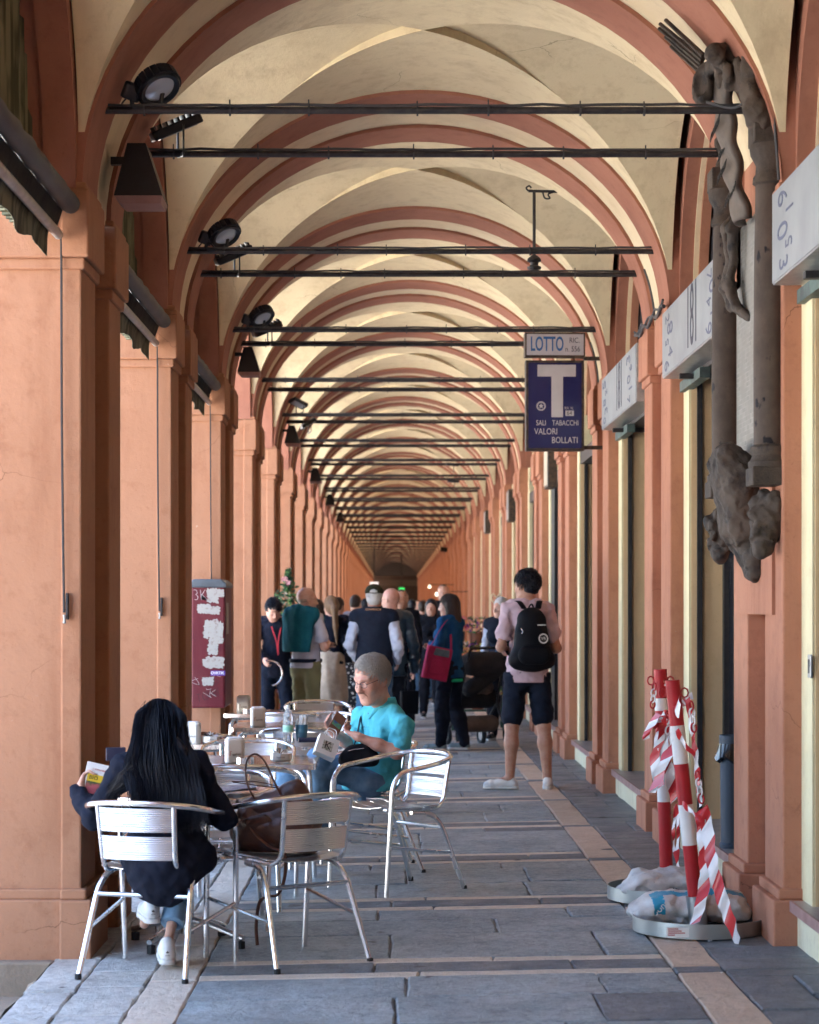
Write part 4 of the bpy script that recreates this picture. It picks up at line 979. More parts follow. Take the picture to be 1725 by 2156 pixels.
d.cap(J['hpl'], J['knl'], .10, .085, .05); d.cap(J['hpr'], J['knr'], .10, .085, .05); d.cap(J['hpr'] + np.array((.05,0,.05)), J['hpr'] + np.array((.09,.05,.0)), .08, .07, .05)
d.disp(folds(.005, 24, 26, 38, 4)); d.disp(folds(.0045, 60, 55, 52, 9)); d.disp(folds(.002, 120, 110, 90, 2))
e, q = J['ell'], J['wrl']; d.plane(q + (q - e)*.02, q - e) if False else None
d.build('coat', f_navy, w.t)
d = SDF(.009)
for sd in 'lr': d.cap(J['kn'+sd], J['kn'+sd]*.3 + J['an'+sd]*.7, .058, .05, .02); d.cap(J['hp'+sd], J['kn'+sd], .08, .065, .03)
d.build('jeans', f_denim, w.t)
for sd in 'r': d = SDF(.006); d.cap(J['kn'+sd]*.36 + J['an'+sd]*.64, J['kn'+sd]*.24 + J['an'+sd]*.76, .056, .055, .01); d.plane(J['kn'+sd]*.22 + J['an'+sd]*.78, J['an'+sd] - J['kn'+sd]); d.build('turn_up', f_cuff, w.t)
w.res = .007; w.shoes(m_shoew, m_sole)
# trefoil-like black mark and lettering on the heels
for sd in 'lr':
    a, t_ = J['an'+sd], J['to'+sd]; f = t_ - a; f[2] = 0; f /= np.linalg.norm(f); hp = Vector(np.array((a[0], a[1], a[2] - .085)) - f*(.035 + .0375) + np.array((0,0,.055)))
    q = Vector((-f[0], -f[1], 0)).to_track_quat('Z', 'Y'); g = MB()
    for an, sx in ((0, 1), (-.75, .8), (.75, .8)):
        M = Matrix.Translation(hp) @ q.to_matrix().to_4x4() @ Matrix.Rotation(an, 4, 'Z'); g.add([M @ Vector((x*.0035, y*.014*sx, .0006)) for x, y in ((0,0),(1,.45),(0,1),(-1,.45))], [(0,1,2,3)])
    g.build('heel_mark', m_ink, w.t); o = text('lettering', 'adidas', .0085, w.t, hp + Vector((0,0,-.009)), (0,0,0), m_ink); o.rotation_euler = q.to_euler()
H = w.hp; R = w.HR
# hair: dense core and many separate locks lying over her back
def WL(u, v, Y): return loc_of(w, u, v, Y)
d = SDF(.008); d.ell(H((0,-.006,.032)), (.084,.098,.098), .02, R)
d.cap(WL(335,1535,9.04), WL(338,1610,8.93), .075, .09, .05, ((0,1,0), .6)); d.cap(WL(345,1600,8.92), WL(352,1690,8.875), .12, .10, .05, ((0,1,0), .35))
d.build('hair_core', h_black, w.t); hc = w.t
rs = random.Random(11); g = MB()
for i in range(2600):
    f_ = rs.uniform(-1, 1); fs = f_*.5 + .5; jit = lambda q: rs.uniform(-q, q)
    f_ = round(f_*34)/34 + rs.uniform(-.012,.012) if rs.random() < .6 else f_; edge = abs(f_); yo = .035*(1 - edge) + rs.uniform(-.006,.004)
    top = WL(337 + 22*f_ + jit(6), 1474 + 9*f_*f_ + jit(4), 9.07 - yo + jit(.01)); c1 = WL(337 + 51*f_ + jit(4), 1512 + jit(8), 9.0 - yo*1.9 + .05*edge**2); c2 = WL(337 + 57*f_ + jit(5), 1560 + jit(10), 8.915 - yo*1.6 + .05*edge**2)
    c3 = WL(340 + (66 + 12*rs.random())*f_ + jit(6), 1615 + jit(12), 8.845 - yo + .05*edge**2); lp = rs.uniform(.6, 1.0)
    if f_ < -.72 and rs.random() < .75: c4 = WL(262 + jit(14), 1640 + jit(10), 8.885); c5 = WL(238 + jit(16), 1668 + jit(16), 8.90)
    else: c4 = WL(350 + 72*f_ + jit(9), 1625 + 60*lp, 8.825 - yo*.5); c5 = WL(354 + 74*f_ + jit(14), 1640 + 110*lp + jit(10), 8.802 - yo*.3)
    r0 = rs.choice((.0008,.0011,.0014,.002,.003))*rs.uniform(.8,1.2); P_ = smooth_path([top, c1, c2, c3, c4, c5], 4); n_ = len(P_); g.tube(P_, [r0*.5] + [r0]*(n_ - 5) + [r0*.8, r0*.6, r0*.35, .0005], 3, cap=False)
for i in range(90):   # flyaway strands
    f_ = rs.choice((-1, 1)); v0 = rs.uniform(1474, 1600); u0 = 337 + f_*(30 + (v0 - 1474)*.28); L = rs.uniform(30, 110)
    g.tube(smooth_path([WL(u0, v0, 9.0), WL(u0 + f_*rs.uniform(4,14), v0 + L*.4, 8.97), WL(u0 + f_*rs.uniform(4,22), v0 + L, 8.95)], 5), .0008, 3, cap=False)
g.build('hair', h_black, w.t, fix=False)['kind'] = 'stuff'
# leaflet in her left hand
m_leaf = NT('leaflet_print'); p = m_leaf.pos((1,1,1), True); m_leaf.set(m_leaf.mix(m_leaf.noise(p, 14, 4, .6, .45, .58), (.05,.10,.035), (.45,.10,.12)), .4); m_leaf = m_leaf.mat
m_yel = simple('yellow_print', (.75,.52,.04), .5)
c0 = at(205, 1652, 9.16); t = thing('leaflet', 'folded grocery leaflet held in the woman\'s raised left hand', 'leaflet', c0, .25)
t.rotation_euler = (math.radians(-12), math.radians(14), .25)
MB().box((-.062,-.001,-.085),(.07,.001,.09)).build('page', m_paper, t); MB().box((-.05,-.0022,-.075),(.068,-.0012,.028)).build('picture', m_leaf, t); MB().box((-.05,-.0026,.008),(.068,-.0016,.04)).build('yellow_band', m_yel, t)
text('lettering', 'BIO', .022, t, (-.022,-.003,.024), FRONT, m_ink, 1.1); text('lettering', 'L. SUPERMERCATO', .009, t, (.005,-.0016,.062), FRONT, m_inkred, 1.0)
MB().box((-.05,.006,-.07),(.075,.008,.075)).build('back_page', m_paper, t)
t2 = thing('tablet', 'dark tablet edge showing above the woman\'s left shoulder', 'tablet', at(240, 1588, 9.25), .2)
MB().box((-.035,-.004,-.03),(.05,.004,.03)).build('slab', m_navyl, t2, bevel=.004)
# --- man in a turquoise shirt with a phone
f_turq = fabric('turquoise_cotton', (.11,.53,.63), (.085,.46,.56), .8, 6, .9, 420); f_turqd = fabric('shirt_placket', (.03,.36,.46), None, .8)
m = Person('seated grey-haired man in turquoise shirt and jeans looking at his phone', -.185, 12.3, -100, 1.78, skin=sk_pink, res=.010, headscale=1.07, build_=.97)
setv(m, dict(head=(784,1430,12.2), neck=(812,1487,12.28), shl=(850,1528,12.06), shr=(762,1512,12.52), chest=(808,1556,12.28), waist=(793,1606,12.28), pelvis=(778,1640,12.28),
  ell=(836,1584,11.96), wrl=(756,1552,11.97), elr=(742,1572,12.50), wrr=(706,1546,12.34), hpl=(772,1640,12.17), hpr=(768,1640,12.40), knl=(672,1602,12.10), knr=(610,1630,12.46), anl=(662,1778,12.16), anr=(560,1772,12.62), tol=(640,1802,12.1), tor=(530,1800,12.6)))
m.HR = rotz(math.radians(38)) @ rotx(math.radians(-17))
m.body(hands=dict(l=dict(curl=.9, dirv=loc_of(m,722,1538,12.05) - m.J['wrl'], up=(.6,.2,.75)), r=dict(curl=.7, dirv=(-.2,.5,.8), up=(-.7,-.5,.2))))
m.face(.5, (.021, m_glassfr), h_grey, .004, age=1); m.hair(h_grey, 'fringe', .006, 4, 2600)
d = SDF(.008); m.torso_prims(d, .016); J = m.J
for sd in 'lr': d.cap(J['sh'+sd], J['sh'+sd]*.26 + J['el'+sd]*.74, .056, .066, .02)
d.cap(J['waist'], J['pelvis'] - np.array((0,0,.05)), .142, .15, .05); d.disp(folds(.006, 22, 26, 24, 6)); d.disp(folds(.0062, 52, 46, 40, 9)); d.disp(folds(.003, 100, 90, 80, 3))
for sd in 'lr':
    pass
d.plane(J['pelvis'] - np.array((0,0,.06)), (0,0,-1)); d.plane(J['neck'] + np.array((0,.0,.035)), (0,.22,1)); d.build('shirt', f_turq, m.t)
# collar, placket buttons
g = MB(); fwd = np.array((0,1.,0)); nk = J['neck']; pts = []
for i in range(17):
    a = -2.55 + 5.1*i/16; pts.append((a, nk + np.array((.082*math.sin(a), -.004 - .078*math.cos(a)*-1*-1, .0))))
rows = []
for i in range(21):
    a = -2.75 + 5.5*i/20; c = np.array((math.sin(a), -math.cos(a), 0)); fr = max(0, -math.cos(a)); z0 = .012 - .055*fr; dr = .03*max(0, (abs(a) - 2.1))
    rows.append([nk + c*.062 + np.array((0,.012,.0 + z0)), nk + c*.062 + np.array((0,.012,.036 + z0)), nk + c*.068 + np.array((0,.012,.039 + z0)), nk + c*(.082 + .016*fr) + np.array((0,.014,.002 + z0 - dr*1.6))])
g.grid(rows, 0, True); o = g.build('collar', f_turq, m.t); sm = o.modifiers.new('th', 'SOLIDIFY'); sm.thickness = .005
nrm = np.array((0,1,0)); 
for i in range(4):
    q = nk*(1 - i/4.2) + J['waist']*(i/4.2) + np.array((0, .105 + .012*(1 - abs(i-1.5)), -.04)); MB().lathe([(0,.003),(.006,.002),(.0062,0)], 10, o=q, axis=(0,1,.1)).build('button', m_navyl, m.t)
m.pants(f_denimw, 'jeans', .014, flare=.014, waist=J['pelvis'] + np.array((0,-.01,.06)), res=.009); m.shoes(m_shoed, m_sole)
MB().tube([J['shr'] + np.array((-.03,.0,.075)), J['chest'] + np.array((.01,.15,.02)), J['waist'] + np.array((-.06,.175,-.02)), J['pelvis'] + np.array((-.13,.12,.03))], .02, 8, flat=.15, up=(0,1,.3)).build('bag_strap', f_navy, m.t)
# his phone, the paper bag and the black bag on his lap
t = thing('phone', 'phone in a brown case held by the man in turquoise', 'phone', at(711, 1522, 12.10)); t.rotation_euler = (math.radians(-38), math.radians(38), math.radians(14))
m_case = simple('brown_leather_case', (.22,.09,.05), .5); MB().prism(rbox(.072, .006, 0, .003), -.068, .068, 0, 'z').build('case', m_case, t, bevel=.002)
MB().box((-.03,-.0045,-.035),(.026,-.0032,.0)).build('green_picture', simple('green_picture', (.15,.55,.10), .4, c2=(.05,.12,.35), scale=30), t); MB().box((-.034,.0032,-.062),(.034,.0042,.062)).build('screen', m_dark, t)
def paper_bag(loc, rot, label):
    t = thing('paper_bag', label, 'bag', loc); t.rotation_euler = rot
    g = MB(); w2, h2, d2 = .06, .06, .024; g.box((-w2,-d2,-h2),(w2,d2,h2)); g.build('sack', m_paper, t)
    g = MB(); g.box((-.03,-d2 - .0016,-.03),(.03,-d2 - .0006,.028)); g.build('emblem', simple('olive_emblem', (.18,.20,.14), .7, c2=(.65,.65,.6), scale=70), t); text('lettering', 'K', .07, t, (0,-d2 - .0022,0), FRONT, m_ink, .9)
    for sx in (-1, 1): MB().tube(smooth_path([(-.03, sx*d2, h2), (-.025, sx*d2*.8, h2 + .05), (0, sx*d2*.6, h2 + .06), (.025, sx*d2*.8, h2 + .05), (.03, sx*d2, h2)], 4), .0025, 6).build('handle', m_paper, t)
paper_bag(at(687, 1574, 11.95), (math.radians(-30), math.radians(24), math.radians(12)), 'small white paper bag with a dark emblem on the man\'s lap')
t = thing('shoulder_bag', 'black zipped shoulder bag on the lap of the man in turquoise', 'bag', at(748, 1588, 11.98)); f_blk = fabric('black_nylon', (.005,.005,.008), rough=.6)
d = SDF(.009); d.cap((-.05,0,-.03), (.09,0,-.025), .045, .05, .03, ((0,1,0), .7)); d.cap((-.02,0,.02), (.06,0,.035), .035, .035, .03, ((0,1,0), .7)); d.disp(folds(.004, 40, 40, 40, 2)); d.build('pouch', f_blk, t)
MB().tube([(-.04,-.032,.02), (0,-.036,.03), (.05,-.034,.035)], .002, 6).build('zip', m_alu, t)
# --- brown leather bag on the empty chair
m_leather = NT('brown_leather'); p = m_leather.pos(); m_leather.set(m_leather.mix(m_leather.noise(p, 9, 5, .6), (.045,.016,.011), (.10,.038,.022)), .34, 0, .4); m_leather.bump(m_leather.noise(p, 40, 6, .65, 0, 1), .35, .01); m_leather = m_leather.mat
bl = Vector((-.52, 9.28, zf(-.5) + .452)); t = thing('leather_bag', 'slouched brown leather shoulder bag standing on the chair', 'bag', bl, math.radians(-10))
d = SDF(.008); d.cap((-.10,0,.075), (.12,0,.075), .078, .088, .05); d.cap((-.08,0,.12), (.12,0,.15), .085, .08, .06); d.cap((-.06,0,.17), (.10,.01,.235), .07, .055, .05, ((0,1,0), .7)); d.cap((-.02,0,.215), (.09,.01,.275), .03, .03, .04)
d.disp(folds(.011, 26, 22, 24, 12)); d.disp(folds(.004, 60, 50, 55, 3)); d.plane((0,0,.004), (0,0,-1)); d.build('pouch', m_leather, t)
d = SDF(.007); d.cap((-.085,-.05,.165), (.06,-.062,.215), .036, .04, .03, ((0,1,0), .35)); d.cap((-.10,-.075,.13), (-.02,-.085,.135), .03, .04, .03, ((0,1,0), .4)); d.disp(folds(.004, 50, 40, 40, 5)); d.build('flap', m_leather, t)
g = MB(); g.tube(smooth_path([(-.06,-.02,.20), (-.11,-.03,.30), (-.12,0,.39), (-.085,.01,.425), (-.04,.0,.395), (.01,-.03,.31), (.05,-.05,.24), (.07,-.06,.18)], 5), .0085, 8, flat=.55); g.build('handle', m_leather, t)
g = MB(); g.tube(smooth_path([(-.20,.06,.30), (-.08,.05,.30), (.02,.03,.28), (.07,.0,.25)], 5), .006, 8, flat=.5); g.tube(smooth_path([(-.2,.08,.295), (-.06,.07,.28), (.05,.05,.27), (.12,.03,.24)], 5), .006, 8, flat=.5); g.build('handle', m_leather, t)
g = MB(); g.tube(smooth_path([(-.09,-.078,.13), (-.06,-.09,.09), (.0,-.10,.04), (.06,-.11,.02)], 5), .009, 8, flat=.4); g.build('buckle_strap', m_case, t); MB().tube([(-.095 + .012*math.cos(a), -.088, .14 + .012*math.sin(a)) for a in [i*.7854 for i in range(8)]], .0025, 6, closed=True).build('buckle', m_black, t)
g = MB(); g.tube(smooth_path([(.06,-.10,.05), (.085,-.135,-.02), (.08,-.14,-.10), (.05,-.13,-.165), (.01,-.13,-.175), (-.03,-.13,-.20), (-.045,-.13,-.30), (-.04,-.13,-.385)], 5), .008, 8, flat=.4); g.build('hanging_strap', m_leather, t)
# --- standing figures
f_pink = fabric('pale_pink_cotton', (.58,.42,.45), (.50,.36,.40), .85, 6, .35); f_short = fabric('navy_shorts', (.008,.011,.021), (.013,.017,.031), .9); f_olive = fabric('olive_chino', (.20,.185,.09), (.16,.145,.07), .85, 7, .3); f_teal = fabric('teal_knit', (.015,.13,.16), (.01,.09,.12), .95, 12, .5, 160); f_whitet = fabric('pale_grey_tee', (.50,.49,.54), (.42,.41,.47), .85, 6, .3); f_blackc = fabric('black_cloth', (.0075,.008,.013), (.012,.013,.02)); f_shirtw = fabric('pale_blue_shirt', (.50,.53,.62), (.40,.44,.55), .8, 6, .35); f_vest = fabric('quilted_navy_vest', (.008,.011,.022), (.012,.017,.032), .75, 10, .4); f_blue = fabric('royal_blue_knit', (.012,.075,.19), (.008,.05,.13), .9, 10, .4); f_darkden = fabric('dark_denim', (.006,.009,.018), (.010,.015,.03)); f_cream = fabric('cream_skirt', (.52,.43,.34), None, .85); f_grey = fabric('grey_cotton', (.34,.34,.40), (.27,.27,.33), .85); f_leath = simple('blue_black_leather', (.012,.028,.045), .35, c2=(.02,.045,.07), scale=12, bump=.5, bscale=40); f_green = fabric('bright_green_hem', (.02,.45,.22), None); f_magenta = fabric('magenta_canvas', (.36,.025,.09), (.29,.02,.07), .8, 9, .25); f_denimc = fabric('chambray_blue', (.045,.10,.17), (.07,.14,.21)); m_redl = simple('red_lanyard', (.55,.03,.05), .6); m_cap = fabric('olive_cap', (.03,.032,.018), None, .9)
p = Person('young man in pale pink tee and dark shorts with black backpack, back turned', 1.10, 17.5, -6, 1.80, skin=sk_mid, res=.010, head=(-38,-4,0), pose=dict(shl=(-.152,0,1.425), shr=(.152,0,1.425), 
  ell=(-.222,-.06,1.13), wrl=(-.10,.17,1.06), elr=(.225,-.05,1.12), wrr=(.12,.18,1.08), anl=(-.145,-.02,.085), tol=(-.32,.03,.03), anr=(.15,-.06,.085), tor=(.19,.13,.03), knl=(-.125,.01,.5), knr=(.13,0,.5)))
p.body(bare=True); p.face(0, None, h_black, .006); p.hair(h_black, 'quiff', .007, 5); p.top(f_pink, 'tee', .022, 'short', (0,-.01,.84), .010, res=.009); p.pants(f_short, 'shorts', .012, 'knee', .005, res=.009, waist=(0,0,.93)); p.shoes(m_shoew, m_sole)
bp = thing('backpack', 'black backpack with a round white emblem on the young man', 'backpack', p.t.location, p.t.rotation_euler.z); bp.scale = p.t.scale
d = SDF(.009); d.cap((0,-.20,1.10), (0,-.19,1.33), .155, .115, .04, ((0,1,0), .58)); d.cap((-.11,-.205,1.03), (.11,-.205,1.03), .075, .075, .05, ((0,1,0), .9)); d.disp(folds(.004, 24, 24, 24, 2)); d.build('main_compartment', f_blk, bp)
d = SDF(.009); d.cap((-.05,-.285,1.07), (.06,-.285,1.07), .075, .075, .03, ((0,1,0), .35)); d.build('front_pocket', f_blk, bp)
for sx in (-1, 1): MB().tube(smooth_path([(sx*.055,-.17,1.435), (sx*.085,-.075,1.492), (sx*.11,.03,1.475), (sx*.13,.105,1.38), (sx*.15,.10,1.2), (sx*.17,-.02,1.1), (sx*.13,-.16,1.02)], 5), .024, 8, flat=.22, up=(0,-.3,1)).build('shoulder_strap', f_blk, bp)
MB().tube(smooth_path([(-.025,-.16,1.43), (0,-.19,1.47), (.025,-.16,1.43)], 4), .007, 6).build('grab_loop', f_blk, bp)
q = Vector((.075,-.302,1.20)); ax = Vector((.18,-1,.12)); MB().lathe([(.030,.0015),(.040,.0015)], 28, o=q, axis=ax).build('emblem_ring', m_shoew, bp); MB().lathe([(0,.001),(.041,.001)], 28, o=q - Vector((0,-.001,0)), axis=ax).build('emblem', m_ink, bp)
o = text('emblem_letters', 'VR', .034, bp, q + Vector((.001,-.003,0)), (0,0,0), m_shoew); o.rotation_euler = (math.radians(86), 0, math.radians(10)); MB().box((.03,-.2905,1.302),(.10,-.2885,1.31)).build('brand_strip', m_shoew, bp)
MB().tube([(-.10,-.285,1.28), (-.085,-.292,1.255), (-.095,-.293,1.24)], .003, 6).build('zip_pull', m_alu, bp)
# woman with the pink bag
p = Person('dark-haired woman in blue cardigan and black jeans with magenta bag', .60, 22.4, -55, 1.64, skin=sk_fair, res=.012, female=True, build_=1.12, head=(-20,-4,0), pose=dict(ell=(-.20,.02,1.14), wrl=(-.05,.22,1.18), elr=(.21,.03,1.12), wrr=(.06,.24,1.15), anl=(-.16,.02,.085), knl=(-.14,.02,.5), anr=(.14,-.10,.085), tol=(-.20,.2,.03), tor=(.12,.1,.03)))
p.body(); p.face(0, (.020, m_glassfr), h_brown, .006); p.hair(h_brown, 'bob', .008, 3); p.top(f_blue, 'cardigan', .024, 'long', (0,0,.80), .006); p.pants(f_darkden, 'jeans', .016); p.shoes(m_shoeg, m_sole)
d = SDF(.012); d.cap((0,0,.86), (0,0,.77), .165, .165, .03, ((0,1,0), .78)); d.plane((0,0,.765), (0,0,-1)); d.plane((0,0,.80), (0,0,1)); d.build('green_hem', f_green, p.t)
t = thing('tote_bag', 'magenta canvas shoulder bag with grey flap on the woman in blue', 'bag', at(921, 1393, 22.1), math.radians(-8)); t.rotation_euler = (0, math.radians(12), math.radians(14))
MB().prism(rbox(.27,.09,0,.03), -.19, .15, 0, 'z').build('pouch', f_magenta, t, bevel=.012); MB().prism([(-.085,-.13),(.085,-.13),(.085,.02),(-.085,.02)], -.060, -.046, 0, 'y').build('front_pocket', f_magenta, t, bevel=.01)
MB().prism([(-.07,.06),(.10,.06),(.09,.135),(-.06,.135)], -.066, -.05, 0, 'y').build('flap', fabric('grey_suede', (.13,.17,.20), None), t, bevel=.01); MB().tube(smooth_path([(-.10,.02,.14), (-.02,.06,.34), (.06,.12,.45), (.12,.13,.3), (.13,.03,.14)], 5), .009, 8, flat=.4).build('strap', f_magenta, t)
# bald man with teal jumper over his shoulders
p = Person('bald man in pale tee and olive trousers, teal jumper over shoulders', -.90, 22.0, 42, 1.74, skin=sk_fair, res=.012, build_=1.08, head=(28,-4,0), pose=dict(ell=(-.24,.02,1.13), wrl=(-.02,.26,1.14), elr=(.245,.03,1.12), wrr=(.06,.27,1.16)))
p.body(); p.face(0, (.021, m_ink), h_brown, .006); p.hair(hairmat('stubble', (.36,.27,.21), (.30,.22,.17)), 'bald', .008); p.top(f_whitet, 'tee', .018, 'short', (0,0,.90)); p.pants(f_olive, 'trousers', .018, flare=.018); p.shoes(m_shoed)
MB().lathe([(.168,0),(.172,.01),(.172,.03),(.168,.04)], 24, o=(0,0,.965)).build('belt', f_navy, p.t); p.t.children[-1].scale = (1,.76,1)
d = SDF(.010); d.cap((-.16,-.06,1.45), (.16,-.06,1.45), .085, .085, .05); d.cap((0,-.11,1.40), (0,-.135,1.12), .17, .18, .06, ((0,1,0), .32)); d.cap((-.13,-.10,1.38), (-.15,-.12,1.10), .07, .06, .05, ((0,1,0), .5)); d.cap((.13,-.10,1.38), (.12,-.13,1.12), .07, .06, .05, ((0,1,0), .5)); d.chain([(-.13,-.02,1.47), (-.10,.10,1.42), (-.03,.15,1.33)], [.05,.045,.04], .03); d.chain([(.13,-.02,1.47), (.10,.10,1.42), (.03,.15,1.33)], [.05,.045,.04], .03)
d.disp(folds(.010, 42, 20, 10, 7)); d.plane((0,0,1.075), (0,0,-1)); d.build('jumper', f_teal, p.t)
# man with cap and vest
p = Person('man in olive cap and navy vest over pale blue shirt, back turned', -.19, 21.4, 4, 1.74, skin=sk_fair, res=.012, build_=1.08, pose=dict(ell=(-.245,-.05,1.15), wrl=(-.19,.12,1.0), elr=(.245,-.05,1.14), wrr=(.23,.10,.98)))
p.body(); p.hair(h_white, 'short', .008, 6); p.top(f_shirtw, 'shirt', .02, 'long', (0,0,.9)); p.top(f_vest, 'vest', .038, 'none', (0,0,.84), .004); p.pants(f_denim, 'jeans', .016); p.shoes(m_shoed)
d = SDF(.008); d.ell(p.hp((0,-.008,.062)), (.094,.112,.082), .01, p.HR); d.plane(p.hp((0,0,.045)), (0,0,-1)); d.cap(p.hp((-.05,.10,.05)), p.hp((.05,.10,.05)), .03, .03, .02, ((0,0,1), .3)); d.ell(p.hp((0,-.115,.062)), (.045,.03,.032), .01, None, 'x'); cp = d.build('cap', m_cap, p.t); MB().tube(smooth_path([p.hp((-.07,-.085,.055)), p.hp((0,-.122,.05)), p.hp((.07,-.085,.055))], 5), .009, 8, flat=.4).build('cap_strap', m_cap, cp)
g = MB(); g.lathe([(.085,0),(.092,.02),(.088,.075)], 24, o=(0,-.025,1.455)); o = g.build('stand_collar', f_vest, p.t); text('lettering', 'CONTROLLO', .026, p.t, (0,-.1175,1.50), FRONT, simple('orange_print', (.75,.35,.15), .6), 1.0)
# bald man in leather jacket with black briefcase
p = Person('bald man in glasses and dark leather jacket carrying a black case', -.02, 22.9, -20, 1.72, skin=sk_pink, res=.012, build_=1.05, head=(-32,-6,0), pose=dict(elr=(.25,-.03,1.12), wrr=(.28,.05,.86)))
p.body(); p.face(0, (.02, m_ink), h_brown, .006); p.top(f_leath, 'jacket', .034, 'long', (0,0,.78), .008); p.pants(f_blackc, 'trousers', .016); p.shoes(m_shoed)
q = at(862, 1478, 22.7); t = thing('briefcase', 'black briefcase in the hand of the bald man in leather', 'briefcase', q, .3); MB().prism(rbox(.20,.07,0,.02), -.13, .12, 0, 'z').build('case', f_blk, t, bevel=.012); MB().tube(round_path([(-.05,0,.12), (-.04,0,.25), (.03,0,.25), (.05,0,.12)], .04), .008, 8).build('handle', f_blk, t)
# young man at left with lanyard
p = Person('young curly-haired man in dark jacket with red lanyard leaning down', -1.27, 23.2, 176, 1.70, skin=sk_fair, res=.012, head=(-12,-30,0), pose=dict(head=(.03,.10,1.55), neck=(0,.05,1.43), chest=(0,.02,1.25), ell=(-.26,.02,1.12), wrl=(-.30,.16,.98), elr=(.25,.08,1.12), wrr=(.15,.28,1.0), knl=(-.12,.08,.5), anl=(-.20,-.1,.085), tol=(-.24,.1,.03)))
p.body(); p.face(.5, None, h_black, .006); p.hair(h_black, 'quiff', .008, 9); p.top(f_navy, 'jacket', .028, 'long', (0,0,.80), .007); p.pants(f_darkden, 'trousers', .02, flare=.02); p.shoes(m_shoed)
MB().tube(smooth_path([(-.06,.03,1.47), (-.05,.14,1.36), (-.02,.185,1.2), (-.02,.19,1.05), (.0,.185,1.2), (.05,.14,1.36), (.06,.03,1.47)], 5), .008, 6, flat=.3).build('lanyard', m_redl, p.t)
t = thing('hoop', 'silver open hoop hanging beside the young man with lanyard', 'hoop', at(568, 1418, 22.6)); MB().tube([(.135*math.cos(a), .0, .135*math.sin(a)) for a in [1.9 - i*.19 for i in range(18)]], .009, 8).build('ring', m_alu, t)
# pair of women behind
p = Person('dark-haired woman behind the bald man, face toward the camera', -.87, 24.6, 205, 1.62, skin=sk_fair, res=.014, female=True, head=(10,-8,8)); p.body(); p.face(.2, None, h_brown, .007); p.hair(h_brown, 'bob', .009); p.top(f_blackc, 'jumper', .022, 'long', (0,0,.8)); p.pants(f_blackc, 'trousers', .014); p.shoes()
p = Person('woman with long light-brown ponytail in navy top and cream skirt', -.70, 23.9, 12, 1.66, skin=sk_fair, res=.014, female=True, head=(-30,-6,0), pose=dict(wrl=(-.10,.22,1.1), wrr=(.12,.22,1.1))); p.body(); p.face(0, None, h_brown, .008); p.hair(h_light, 'pony', .009, 4); p.top(f_navy, 'top', .022, 'long', (0,0,.93)); p.shoes()
d = SDF(.012); d.cap((0,0,.98), (0,0,.55), .165, .21, .05, ((0,1,0), .85)); d.disp(folds(.008, 30, 30, 8, 3)); d.plane((0,0,.45), (0,0,-1)); d.build('skirt', f_cream, p.t)
def quick(label, u, Y, H, face, top, pants, hair, hm, sleeves='short', fem=False, skin=sk_fair, head=(0,0,0), v=None, specs=None, grow=.02):
    x = (u - UX)*Y/FV; p = Person(label, x, Y, face, H, skin=skin, res=.016 if Y < 36 else .022, female=fem, head=head, fingers=Y < 34); p.body()
    if abs((face % 360) - 180) < 110: p.face(0, specs, h_brown, .008)
    if hair: p.hair(hm, hair, .010 if Y < 36 else .014)
    p.top(top, 'top', grow, sleeves, (0,0,.84)); p.pants(pants, 'trousers', .016); p.shoes(); return p
quick('person in navy tee seen from behind with short dark hair', 712, 27.5, 1.66, 8, f_navy, f_blackc, 'short', h_brown, head=(20,-14,0), skin=sk_fair)
quick('person in pale grey shirt with dark shoulder strap, head bowed', 748, 29.5, 1.70, 14, f_grey, f_darkden, 'short', h_brown, 'long', head=(0,-20,0))
MB().tube(smooth_path([(-.12,-.02,1.49), (-.03,-.14,1.35), (.08,-.15,1.1), (.16,-.06,.98)], 4), .022, 8, flat=.3, up=(0,-1,0)).build('strap', f_blackc, bpy.data.objects[[o.name for o in COL.objects if o.get('label','').startswith('person in pale grey')][0]])
quick('person in dark beanie looking past the bald man\'s shoulder', 846, 27.0, 1.74, 190, f_blackc, f_blackc, 'short', h_black, 'long', head=(10,0,0), skin=sk_fair)
p11 = quick('white-haired woman in quilted navy gilet facing the camera', 1056, 23.9, 1.60, 195, f_shirtw, f_blackc, 'quiff', h_white, 'long', True, head=(30,0,0)); p11.top(f_vest, 'gilet', .036, 'none', (0,0,.82), .004)
MB().tube([(.0,.175,.84), (.005,.185,1.1), (.0,.15,1.38)], .004, 6).build('zip', m_alu, p11.t); MB().tube(smooth_path([(-.1,.06,1.47), (-.02,.19,1.25), (.06,.2,.95)], 4), .012, 8, flat=.3).build('bag_strap', f_denimc, p11.t)
t = thing('crossbody_bag', 'small slate-blue bag hanging on the white-haired woman', 'bag', at(1044, 1404, 23.6)); MB().prism(rbox(.16,.05,0,.015), -.09, .09, 0, 'z').build('pouch', f_denimc, t, bevel=.01); MB().box((-.078,-.03,.03),(.078,-.026,.088)).build('flap', f_denimc, t, bevel=.004)
quick('woman with dark curly hair smiling beside the woman in blue', 908, 29.0, 1.62, 175, f_blackc, f_blackc, 'bob', h_black, 'long', True, head=(15,0,0))
quick('tall bearded man far behind the woman in blue', 934, 33.0, 1.86, 186, f_blackc, f_darkden, 'short', h_brown, 'long')
quick('dark-coated person walking beyond the bald man', 868, 38.0, 1.66, 0, f_blackc, f_darkden, 'short', h_black, 'long')
quick('person in black jacket left of the dark-haired woman, farther off', 890, 34.5, 1.62, 5, f_navy, f_denim, 'short', h_brown, 'long')
quick('distant walker in a red top', 881, 46.0, 1.66, 180, fabric('red_cloth', (.35,.03,.04)), f_blackc, 'short', h_black, 'long')
